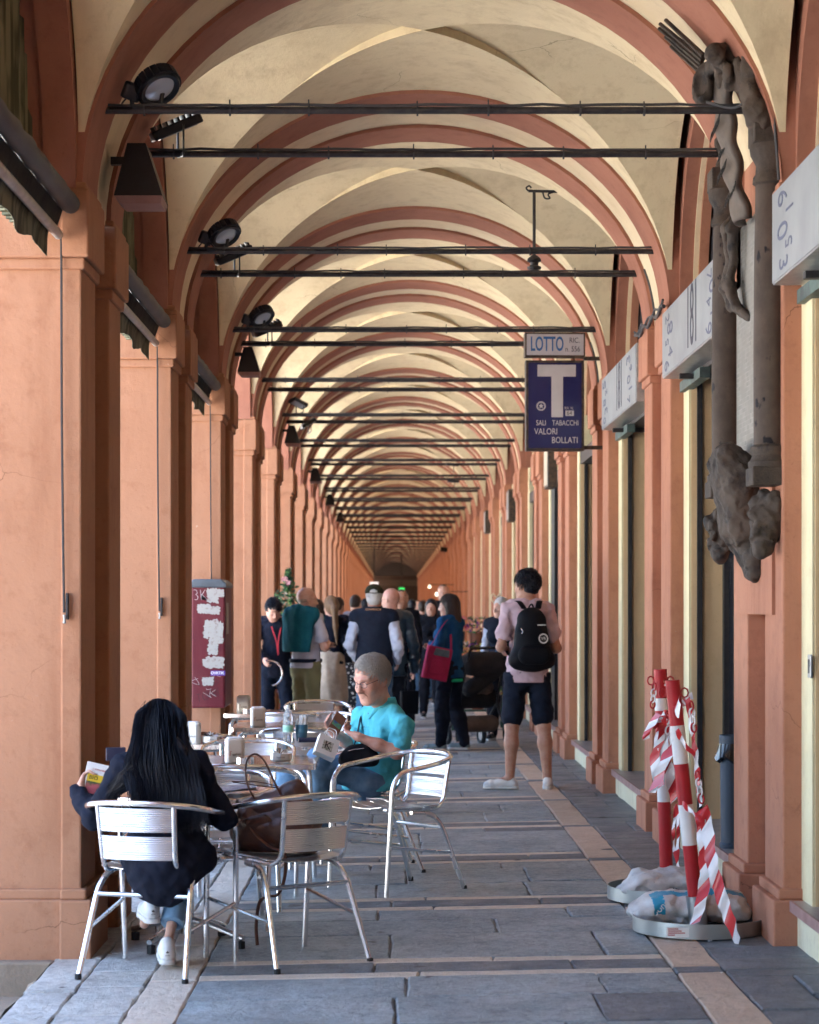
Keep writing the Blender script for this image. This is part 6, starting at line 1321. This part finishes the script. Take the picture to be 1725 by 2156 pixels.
# ------------------------------------------------------------------ bin on the sill
t = thing('litter_bin', 'tall slate-blue tubular bin with black liner on the shop sill', 'bin', (1.80, 11.36, .206)); m_bin = simple('slate_plastic', (.022,.040,.065), .45, c2=(.03,.05,.08), scale=5)
MB().lathe([(0,.004),(.062,.004),(.064,.0),(.066,.02),(.058,.03),(.062,.5),(.066,.52),(.066,.595),(.062,.6),(.058,.59),(.055,.4)], 32).build('tube', m_bin, t)
g = MB(); rr = random.Random(6); rows = []
for i in range(49):
    a = 2*math.pi*i/48; w_ = 1 + .05*math.sin(a*7) + .03*math.sin(a*13); rows.append([((.067 + dr*w_)*math.cos(a), (.067 + dr*w_)*math.sin(a), z + .012*math.sin(a*5)*f) for dr, z, f in ((.000,.555,0),(.003,.54,.3),(.010,.51,.6),(.014 + .012*max(0, math.cos(a + 2.6)),.475,1),(.006,.462,1))])
g.grid(rows); g.build('liner', simple('black_liner', (.010,.011,.014), .22), t)
# ------------------------------------------------------------------ stone memorial on the first shop pilasters
m_stone = NT('soot_brown_stone'); p = m_stone.pos(); _c = m_stone.mix(m_stone.noise(p, 5, 7, .65), (.036,.027,.022), (.085,.063,.048)); _c = m_stone.mix(m_stone.noise(p, 11, 6, .7, .52, .68), _c, (.013,.012,.013)); m_stone.set(_c, .75, 0, .35); m_stone.bump(m_stone.noise(p, 30, 8, .7, 0, 1), .6, .012); m_stone = m_stone.mat
m_col = NT('veined_column_marble'); p = m_col.pos((1,1,.7)); _c = m_col.mix(m_col.noise(p, 9, 6, .65), (.055,.041,.034), (.085,.064,.052)); _c = m_col.mix(m_col.noise(p, 17, 3, .5, .62, .68), _c, (.012,.011,.014)); m_col.set(_c, .65, 0, .15); m_col = m_col.mat
m_tab = NT('pale_inscribed_marble'); p = m_tab.pos((1,1,1)); _b = m_tab.new('ShaderNodeTexBrick'); _b.inputs['Scale'].default_value = 11; _b.inputs['Color1'].default_value = (.24,.23,.21,1); _b.inputs['Color2'].default_value = (.15,.145,.135,1); _b.inputs['Mortar'].default_value = (.27,.26,.24,1); mp = m_tab.pos((1,1,1)); sx_ = m_tab.new('ShaderNodeSeparateXYZ'); m_tab.lk(p, sx_.inputs[0]); cb = m_tab.new('ShaderNodeCombineXYZ'); m_tab.lk(sx_.outputs[1], cb.inputs[0]); m_tab.lk(sx_.outputs[2], cb.inputs[1]); m_tab.lk(cb.outputs[0], _b.inputs[0]); m_tab.set(m_tab.mix(m_tab.noise(p, 8, 5, .6), _b.outputs[0], (.19,.18,.16)), .6); m_tab = m_tab.mat
m_stonel = simple('pale_brown_stone', (.13,.10,.078), .7, c2=(.075,.06,.05), scale=9, bump=.5, bscale=40)
t = thing('stone_memorial', 'dark carved stone wall memorial with two columns and lion masks', 'memorial', (0,0,0))
MB().box((1.69, py(1) + .18, 1.45),(1.80, py(1) + PW - .12, 3.75)).build('backing', m_orange_r, t); MB().box((1.668, 9.70, 2.15),(1.692, 10.38, 3.3)).build('inscribed_tablet', m_tab, t)
cols = [(1.672, 9.47), (1.640, 10.50)]
for (cx, cyy) in cols:
    MB().lathe([(.074,2.20),(.075,2.6),(.072,3.0),(.066,3.36)], 28, o=(cx, cyy, 0)).build('column', m_col, t)
    MB().lathe([(.066,3.35),(.079,3.36),(.077,3.385),(.066,3.40),(.064,3.44),(.072,3.455),(.088,3.485),(.092,3.515),(.090,3.53)], 28, o=(cx, cyy, 0)).build('column_capital', m_stone, t)
    MB().box((cx - .085, cyy - .085, 3.53),(cx + .09, cyy + .09, 3.63)).build('abacus', m_stone, t, bevel=.006)
    MB().lathe([(.096,2.10),(.098,2.125),(.086,2.14),(.082,2.155),(.088,2.17),(.088,2.19),(.072,2.205)], 28, o=(cx, cyy, 0)).build('column_base', m_stone, t); MB().box((cx - .095, cyy - .095, 2.02),(cx + .11, cyy + .095, 2.102)).build('column_plinth', m_stone, t, bevel=.006)
d = SDF(.007)
for i, (cx, cyy) in enumerate(cols):      # lion masks under the columns
    d.ell((cx - .0, cyy, 1.88), (.085,.085,.11), .03); d.cap((cx - .02, cyy - .02, 1.84), (cx - .04, cyy - .03, 1.74), .06, .045, .03)
    rl = random.Random(20 + i)
    for j in range(16):
        a = rl.uniform(0, 6.28); e = rl.uniform(-.2, 1.2); d.ell((cx + .085*math.cos(a)*math.cos(e), cyy + .085*math.sin(a)*math.cos(e), 1.89 + .09*math.sin(e)), (.028,.028,.034), .012)
    f_ = np.array((-.72,-.66,-.18)); f_ /= np.linalg.norm(f_); sdv = np.array((.66,-.72,0)); c0 = np.array((cx, cyy, 1.84)); U_ = np.array((0,0,1.))
    for sx in (-1, 1):
        d.cap(c0 + f_*.075 + sdv*sx*.012 + U_*.045, c0 + f_*.06 + sdv*sx*.055 + U_*.05, .013, .010, .008); d.ell(c0 + f_*.085 + sdv*sx*.032 + U_*.026, (.016,.016,.012), .006, None, 'x'); d.ell(c0 + f_*.072 + sdv*sx*.032 + U_*.024, (.011,)*3, .003)
        d.ell(c0 + f_*.07 + sdv*sx*.036 - U_*.02, (.024,)*3, .012); d.chain([c0 + f_*.09 + sdv*sx*.012 - U_*.02, c0 + f_*.085 + sdv*sx*.04 - U_*.035, c0 + f_*.06 + sdv*sx*.06 - U_*.06], [.010,.009,.006], .006)
    d.cap(c0 + f_*.08 + U_*.04, c0 + f_*.108 - U_*.005, .012, .019, .01); d.cap(c0 + f_*.098 + sdv*.022 - U_*.045, c0 + f_*.098 - sdv*.022 - U_*.045, .008, .008, .005, None, 'x'); d.ell(c0 + f_*.075 - U_*.07, (.03,.03,.02), .01)
# swelling bracket between the masks
d.cap((1.60,9.98,2.10), (1.63,9.98,1.86), .115, .10, .06, ((0,1,0), 1.5)); d.cap((1.63,9.98,1.86), (1.69,9.94,1.66), .09, .055, .05, ((0,1,0), 1.4)); d.ell((1.675,9.90,1.64), (.05,.075,.035), .03); d.ell((1.665,9.86,1.70), (.04,.05,.06), .03); d.cap((1.56,10.12,2.17), (1.55,9.90,2.19), .06, .06, .04); d.cap((1.53,10.08,2.16), (1.56,10.05,1.95), .045, .02, .03); d.cap((1.56,9.86,2.12), (1.60,9.84,1.98), .03, .015, .02)
for a in range(5): d.cap((1.64 + a*.012, 9.80 + a*.02, 1.80 - a*.03), (1.66 + a*.012, 9.84 + a*.015, 1.70 - a*.012), .014, .008, .012)
d.disp(folds(.005, 70, 70, 40, 3)); d.disp(folds(.0025, 160, 150, 110, 8)); d.build('carved_bracket', m_stone, t)
# leaning inscribed cartouche
def cart(v, uu):       # v 0 top .. 1 bottom
    z = 3.90 - .64*v; x = 1.50 + .125*v - .015*math.sin(v*3.1); hw = .17*(1 - .45*v) + .015*math.sin(v*14); yc_ = 9.72 + .14*v
    return Vector((x - .03*(1 - (uu*2 - 1)**2) + .010*math.sin(v*22 + uu*5), yc_ + (uu*2 - 1)*hw, z))
g = MB(); g.grid([[cart(i/30, j/12) for j in range(13)] for i in range(31)]); o = g.build('cartouche', m_stonel, t); q_ = o.modifiers.new('t', 'SOLIDIFY'); q_.thickness = .035; q_.offset = 0
for i, s_ in enumerate(('DOMINVS', 'FIDERIT', 'MATER EIV', 'DEXTERA LO')):
    c_ = cart(.36 + i*.15, .5); o = text('lettering', s_, .072 - i*.004, t, c_ + Vector((-.022,0,0)), (0,0,0), m_ink, .72, .002); o.rotation_euler = (Matrix.Rotation(math.radians(-90), 3, 'Z') @ Matrix.Rotation(math.radians(81), 3, 'X') @ Matrix.Rotation(math.radians(10), 3, 'Z')).to_euler()
def carve(nm, fn, res=.008, amp=.003):
    d = SDF(res); fn(d); d.disp(folds(.005, 75, 75, 34, 3)); d.disp(folds(.002, 170, 150, 120, 5)); return d.build(nm, m_stone, t)
def vol(d, c, r, th):
    c = np.array(c); pts = [c + (np.array((0,1,0))*math.cos(a) + np.array((-.35,0,.93))*math.sin(a))*r*(1 - a/10) for a in [i*.45 for i in range(17)]]
    d.chain(pts, [th*(1 - i/24) for i in range(17)], .010)
def _at(u, v, Y): return np.array(at(u, v, Y))
carve('crest_volute', lambda d: (vol(d, _at(1530,165,9.55), .085, .030), d.cap(_at(1505,112,9.5), _at(1540,108,9.6), .045, .04, .03), d.cap(_at(1548,120,9.55), _at(1560,185,9.5), .03, .03, .02)))
carve('shell', lambda d: (d.ell(_at(1482,182,9.75), (.055,.085,.085), .02), d.cap(_at(1492,150,9.72), _at(1512,130,9.6), .035, .04, .03), d.ell(_at(1474,178,9.68), (.03,.06,.06), .015, None, 'x')))
carve('side_scroll', lambda d: (d.chain([_at(1572,110,9.42), _at(1580,150,9.42), _at(1578,190,9.42), _at(1592,235,9.42), _at(1606,265,9.44)], [.025,.045,.04,.05,.06], .025), d.chain([_at(1556,130,9.46), _at(1565,175,9.46), _at(1588,225,9.44)], [.02,.03,.022], .02)))
carve('urn', lambda d: (d.ell((1.635,10.50,3.76), (.055,.055,.075), .02), d.cap((1.635,10.50,3.63), (1.635,10.50,3.70), .06, .035, .02), d.cap((1.63,10.49,3.84), (1.62,10.48,3.93), .045, .025, .02), d.cap((1.62,10.48,3.93), (1.60,10.47,4.0), .03, .012, .02)))
carve('ribbon_swag', lambda d: (d.chain([(1.665,10.26,3.38), (1.60,10.24,3.30), (1.615,10.25,3.14), (1.605,10.25,3.02), (1.62,10.18,2.92), (1.665,10.08,2.86)], [.022,.034,.022,.034,.026,.02], .015), d.chain([(1.665,10.10,3.36), (1.605,10.12,3.27), (1.615,10.14,3.12), (1.60,10.18,3.01), (1.625,10.10,2.90), (1.665,10.0,2.84)], [.02,.028,.018,.026,.022,.018], .012), d.ell((1.60,10.21,3.02), (.04,.06,.035), .02)))
for i, (a_, b_) in enumerate((((1482,118),(1402,42)), ((1480,126),(1390,50)), ((1478,134),(1388,60)), ((1476,142),(1402,78)), ((1474,150),(1414,98)))): MB().tube([at(*a_, 9.70 + .02*i), at(*b_, 9.80 + .02*i)], [.022,.015], 7, flat=.6).build('ray', m_stone, t)
# ------------------------------------------------------------------ plants, flowers, stroller, trolley
def leafmat(n, a, b):
    t_ = NT(n); p_ = t_.pos(); t_.set(t_.mix(t_.noise(p_, 60, 3), a, b), .45); return t_.mat
m_leaf1 = leafmat('dark_leaf', (.012,.045,.022), (.03,.10,.04)); m_leaf2 = leafmat('light_leaf', (.06,.14,.04), (.10,.20,.06)); m_flw = [simple('pink_petal', (.62,.30,.33), .6), simple('white_petal', (.7,.66,.6), .6), simple('magenta_petal', (.42,.04,.25), .6), simple('yellow_petal', (.65,.50,.06), .6), simple('purple_petal', (.20,.04,.25), .6), simple('red_petal', (.5,.04,.06), .6)]
m_pot = simple('clay_pot', (.30,.13,.08), .8); m_green = simple('green_crate', (.05,.12,.09), .6)
def leaves(n, fn, size, mats, rnd):
    g = MB()
    for i in range(n):
        c, nn = fn(rnd); s_ = size*rnd.uniform(.6,1.3); M = Matrix.Translation(c) @ Euler((rnd.uniform(-1,1), rnd.uniform(-1,1), rnd.uniform(0,6.28))).to_matrix().to_4x4()
        g.add([M @ Vector(v) for v in ((-s_,0,0),(-s_*.3,-s_*.42,.12*s_),(s_*.5,-s_*.36,.1*s_),(s_,0,-.1*s_),(s_*.5,s_*.36,.1*s_),(-s_*.3,s_*.42,.12*s_),(0,0,0))], [(0,1,6),(1,2,6),(2,3,6),(3,4,6),(4,5,6),(5,0,6)], rnd.randrange(len(mats)), True)
    return g
q = at(607, 1300, 24.0); zq = zf(q.x); t = thing('climbing_plant', 'tall climbing plant with pale pink flowers beside the street piers', 'plant', (q.x, 24.0, zq)); rp = random.Random(8)
MB().lathe([(0,0),(.13,0),(.16,.28),(.17,.30),(.15,.30),(.14,.24)], 20).build('pot', m_pot, t); MB().tube([(0,0,.2),(.01,0,.9),(0,0,1.85)], [.015,.012,.006], 6).build('stem', m_pot, t)
def fn(r): z = r.uniform(.45, 1.96); a = r.uniform(0, 6.28); rad = (.135 + .04*math.sin(z*9))*math.sqrt(r.random())*(1 if z < 1.7 else (2.0 - z)/.3); return Vector((rad*math.cos(a), rad*math.sin(a), z)), 0
leaves(900, fn, .034, [m_leaf1, m_leaf1, m_leaf2], rp).build('foliage', [m_leaf1, m_leaf1, m_leaf2], t, fix=False)['kind'] = 'stuff'
for i in range(22):
    c, _ = fn(rp); c = Vector((c.x*1.25, c.y*1.25 - .03, min(c.z, 1.85))); g = MB()
    for j in range(5): a = j*1.257; g.add([c, c + Vector((.022*math.cos(a), -.008, .022*math.sin(a))), c + Vector((.034*math.cos(a + .5), -.012, .034*math.sin(a + .5))), c + Vector((.022*math.cos(a + 1), -.008, .022*math.sin(a + 1)))], [(0,1,2,3)])
    g.build('blossom', m_flw[0 if i % 3 else 1], t, fix=False)
q = at(1004, 1330, 26.2); t = thing('flower_stand', 'florist stand with bunches of bright flowers behind the stroller', 'flower stand', (q.x, 26.2, zf(q.x))); rp = random.Random(5)
for lv, (z, dy) in enumerate(((.25,-.25),(.72,0),(1.02,.2))): MB().box((-.32, dy - .14, z - .02),(.34, dy + .14, z)).build('shelf', m_green, t)
for sx in (-.3, .32):
    MB().box((sx - .02,-.38,0),(sx + .02,-.34,.25)).build('stand_leg', m_green, t); MB().box((sx - .02,.2,0),(sx + .02,.24,1.02)).build('stand_leg', m_green, t)
for lv, (z, dy) in enumerate(((.25,-.25),(.72,0),(1.02,.2))):
    for ix in range(3):
        bx_ = -.22 + ix*.22; v = MB().lathe([(0,0),(.07,0),(.085,.17),(.08,.17),(.065,.02)], 14, o=(bx_, dy, z)).build('bucket', m_pot if (ix + lv) % 2 else m_bin, t)
        def fn2(r): a = r.uniform(0, 6.28); rad = .12*math.sqrt(r.random()); return Vector((bx_ + rad*math.cos(a), dy + rad*math.sin(a), z + .15 + r.uniform(0,.2))), 0
        mt = [m_leaf1, m_leaf2, m_flw[(ix*2 + lv) % 6], m_flw[(ix + lv*2 + 1) % 6]]
        leaves(110, fn2, .028, mt, rp).build('bouquet', mt, v, fix=False)['kind'] = 'stuff'
t = thing('heart_ornament', 'pale wire heart ornament above the flowers', 'ornament', at(1046, 1268, 25.5)); MB().tube(smooth_path([(0,0,-.04), (-.06,0,.04), (-.04,0,.10), (0,0,.06), (.04,0,.10), (.06,0,.04), (0,0,-.04)], 6), .010, 8).build('ring', m_cream2, t); MB().tube([(0,0,-.04),(0,0,-.4)], .006, 6).build('stick', m_cream2, t)
# stroller
q = gnd(1008, 1574); t = thing('stroller', 'black baby stroller beside the dark-haired woman', 'stroller', (q.x, q.y + .25, q.z), math.radians(18)); f_strol = fabric('charcoal_canopy', (.03,.03,.034), None, .8); f_strol2 = fabric('taupe_liner', (.17,.135,.12), None, .9)
for (x_, y_, r_) in ((-.27,-.25,.14),(.27,-.25,.14),(-.20,.42,.09),(.20,.42,.09)):
    wv_ = thing('x', None, None); bpy.data.objects.remove(wv_); wl = MB().tube([(x_, y_ + r_*math.cos(a), r_ + r_*.86*math.sin(a)) for a in [i*math.pi/12 for i in range(24)]], .026, 8, closed=True).build('wheel', m_blackrub, t); MB().lathe([(0,-.015),(r_*.6,-.015),(r_*.6,.015),(0,.015)], 18, axis=(1,0,0), o=(x_, y_, r_)).build('hub', m_bar, wl)
for sx in (-.24, .24): MB().tube(round_path([(sx,-.25,.14), (sx*.9,.0,.45), (sx*.85,-.3,1.02)], .1), .014, 8).build('side_tube', m_cast, t); MB().tube([(sx*.9,.0,.45), (sx*.8,.42,.12)], .014, 8).build('front_tube', m_cast, t)
MB().tube(round_path([(-.204,-.3,1.02), (-.2,-.36,1.06), (.2,-.36,1.06), (.204,-.3,1.02)], .04), .016, 8).build('push_bar', m_blackrub, t)
d = SDF(.014); d.cap((-.14,.12,.52), (.14,.12,.52), .12, .12, .05); d.cap((-.14,-.14,.62), (.14,-.14,.80), .09, .08, .06); d.build('seat_shell', f_strol, t)
d = SDF(.014); d.cap((-.12,-.16,.88), (.12,-.16,.88), .14, .14, .04); d.plane((0,-.08,.85), (0,.75,-.66)); d.cap((-.12,-.1,.78), (.12,-.1,.78), .115, .115, .02, None, 'x'); d.build('canopy', f_strol, t); d = SDF(.014); d.cap((-.12,.0,.66), (.12,.05,.62), .085, .08, .05); d.disp(folds(.008, 40, 40, 40, 1)); d.build('blanket', f_strol2, t); d = SDF(.014); d.cap((-.16,-.02,.24), (.16,.02,.24), .09, .09, .04); d.build('basket', f_strol2, t)
# shopping trolley with dotted fabric
q = at(727, 1450, 24.6); t = thing('shopping_trolley', 'black and white patterned shopping trolley in the crowd', 'trolley', (q.x, 24.6, zf(q.x))); m_dot = NT('dotted_canvas'); p = m_dot.pos(); vo = m_dot.new('ShaderNodeTexVoronoi'); vo.inputs['Scale'].default_value = 26; m_dot.lk(p, vo.inputs[0]); m_dot.set(m_dot.mix(m_dot.math('LESS_THAN', vo.outputs['Distance'], .33), (.012,.012,.016), (.6,.6,.58)), .8); m_dot = m_dot.mat
MB().prism(rbox(.30,.22,0,.05), .36, .88, 0, 'z').build('canvas_bag', m_dot, t, bevel=.02)
for sx in (-.11, .11): MB().tube([(sx,-.09,0),(sx*.5,-.07,.37)], .010, 8).build('frame_leg', m_alu, t); MB().tube([(sx,.10,0),(sx*.9,.12,.95)], .010, 8).build('frame_leg', m_alu, t)
MB().tube(round_path([(-.1,.12,.94), (-.1,.14,1.0), (.1,.14,1.0), (.1,.12,.94)], .03), .011, 8).build('handle', m_alu, t)
# ------------------------------------------------------------------ small wall fittings, litter, cables
def litter(u, v, sz, label, mt):
    q = gnd(u, v); t_ = thing('litter', label, 'litter', (q.x, q.y, q.z + .004), (u*7.1) % 3, 'scraps on the paving'); n = 7; rr_ = random.Random(u); g = MB(); g.add([(0,0,.002)] + [(sz*rr_.uniform(.5,1)*math.cos(i*.9), sz*.5*rr_.uniform(.5,1)*math.sin(i*.9), rr_.uniform(0,.006)) for i in range(n)], [(0, i + 1, (i + 1) % n + 1) for i in range(n)]); o = g.build('scrap', mt, t_); s2 = o.modifiers.new('t', 'SOLIDIFY'); s2.thickness = .002
litter(1500, 1668, .012, 'white scrap of paper on the dark paving by the pilasters', m_paper); litter(1495, 1983, .014, 'cigarette end on the paving at the nearest post base', m_paper); litter(1520, 2050, .010, 'small pale scrap on the peach strip at the bottom right', m_paper); litter(1444, 1800, .016, 'pale paper strip lying on the peach strip', m_paper); litter(232, 2010, .012, 'dark crumb beside the woman\'s shoe', m_brownp)
q = at(1705, 1402, 9.2); t = thing('intercom', 'grey intercom plate on the right edge wall', 'intercom', (XR + .083, 9.13, q.z)); MB().box((-.012,-.03,-.05),(.0,.03,.05)).build('plate', m_signe, t, bevel=.003); MB().box((-.014,-.015,-.03),(-.0118,.015,.03)).build('button_panel', m_black, t)
t = thing('cable_run', 'dark cable stapled along the memorial side of the arch', 'cable'); MB().tube(smooth_path([(1.40,9.55,3.74), (1.52,9.48,3.70), (1.60,9.40,3.76), (1.655,9.36,3.72), (1.672,9.345,3.55), (1.685,9.335,3.35)], 6), .007, 6).build('wire', m_cable, t)
t = thing('cable_run', 'drooping cable bundle along the second shop capitals', 'cable'); g = MB(); g.tube(smooth_path([(XR - .045, py(2) - .05 + i*.14, 3.33 + .02*math.sin(i*1.9)) for i in range(12)], 4), .012, 7); g.tube(smooth_path([(XR - .05, py(2) - .05 + i*.14, 3.35 + .02*math.cos(i*2.3)) for i in range(12)], 4), .008, 6); g.build('wire', m_cable, t)
for k in (2, 3): t = thing('cable_run', f'cable climbing the arch from the {ORD[k-1]} shop capital', 'cable'); MB().tube(smooth_path([(XC + (HA - .012)*math.cos(a), py(k) + .62 + .3*a, ZS + (RISE - .012)*math.sin(a)) for a in (.02,.1,.2,.28)], 5), .007, 6).build('wire', m_cable, t)
# bird spikes on some far rods, hanging plants and shop lights far away
t = tag(MB().box((-1.3,0,2.95),(1.62,.1,3.35)).build('cross_sign', m_sframe, None, (0, py(36), 0)), 'dark crossbeam sign at the far end of the arcade', 'sign')
for i, (u, v, Y, col, l) in enumerate(((846,1243,70,(.05,.9,.2),'green lit cross sign far down the arcade'),(788,1228,70,(.8,.85,.9),'white lit sign at the far street side'),(905,1236,60,(1,.85,.6),'small warm lamp far down the shop side'),(920,1252,50,(1,.85,.65),'warm bulb hanging on the far shop side'))):
    q = at(u, v, Y); t = thing('lit_sign' if i < 2 else 'wall_lamp', l, 'sign' if i < 2 else 'lamp', q); s_ = (.09,.07,.03,.03)[i]
    if i < 2: MB().box((-s_*(1 if i == 0 else 2.0),-.03,-s_*(1 if i == 0 else .6)),(s_*(1 if i == 0 else 2.0),.03,s_*(1 if i == 0 else .6))).build('panel', emis('glow_%d' % i, col, .06), t); MB().box((-.02,0,s_),(.02,.02,1.2)).build('hanger', m_black, t)
    else: MB().lathe([(0,-.04),(.03,-.03),(.045,0),(.025,.05),(0,.06)], 14).build('bulb', emis('glow_%d' % i, col, .25), t); MB().box((-.01,-.01,.06),(.9,.01,.08)).build('arm', m_black, t)

# far end of the arcade: cross wall coloured dark for the tunnel's dimness
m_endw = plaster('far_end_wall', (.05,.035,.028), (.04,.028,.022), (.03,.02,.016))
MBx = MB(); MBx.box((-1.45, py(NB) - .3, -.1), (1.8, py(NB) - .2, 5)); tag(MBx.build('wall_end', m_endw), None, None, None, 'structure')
# unseen house added across the far street to keep the distant bays dim
m_fac = plaster('dimming_house_facade', (.34,.24,.16), (.30,.20,.14), (.22,.14,.10)); g = MB(); g.box((-15, 46, -.3), (-7.5, 150, 13))
hb = thing('dimming_house', 'unseen ochre house added across the street to dim the far bays', 'house'); g.build('wall', m_fac, hb)
MB().prism([(-15.4,13),(-7.1,13),(-11.2,15.4)], 45.6, 150.4, 0, 'y').build('roof', simple('clay_roof', (.25,.11,.07), .85), hb)
for i in range(20):
    for z in (1.2, 5.0, 9.0): MB().box((-7.52, 49 + i*5, z), (-7.47, 50.3 + i*5, z + 2.1)).build('window', m_dark, hb)
# lettering becomes plain mesh parts
bpy.context.view_layer.update(); _dg = bpy.context.evaluated_depsgraph_get()
for o in [o for o in COL.objects if o.type == 'FONT']:
    me = bpy.data.meshes.new_from_object(o.evaluated_get(_dg)); n_ = o.name.split('.')[0]; pr, mw = o.parent, (o.location.copy(), o.rotation_euler.copy(), o.scale.copy())
    bpy.data.objects.remove(o); q = link(n_, me, pr); q.location, q.rotation_euler, q.scale = mw
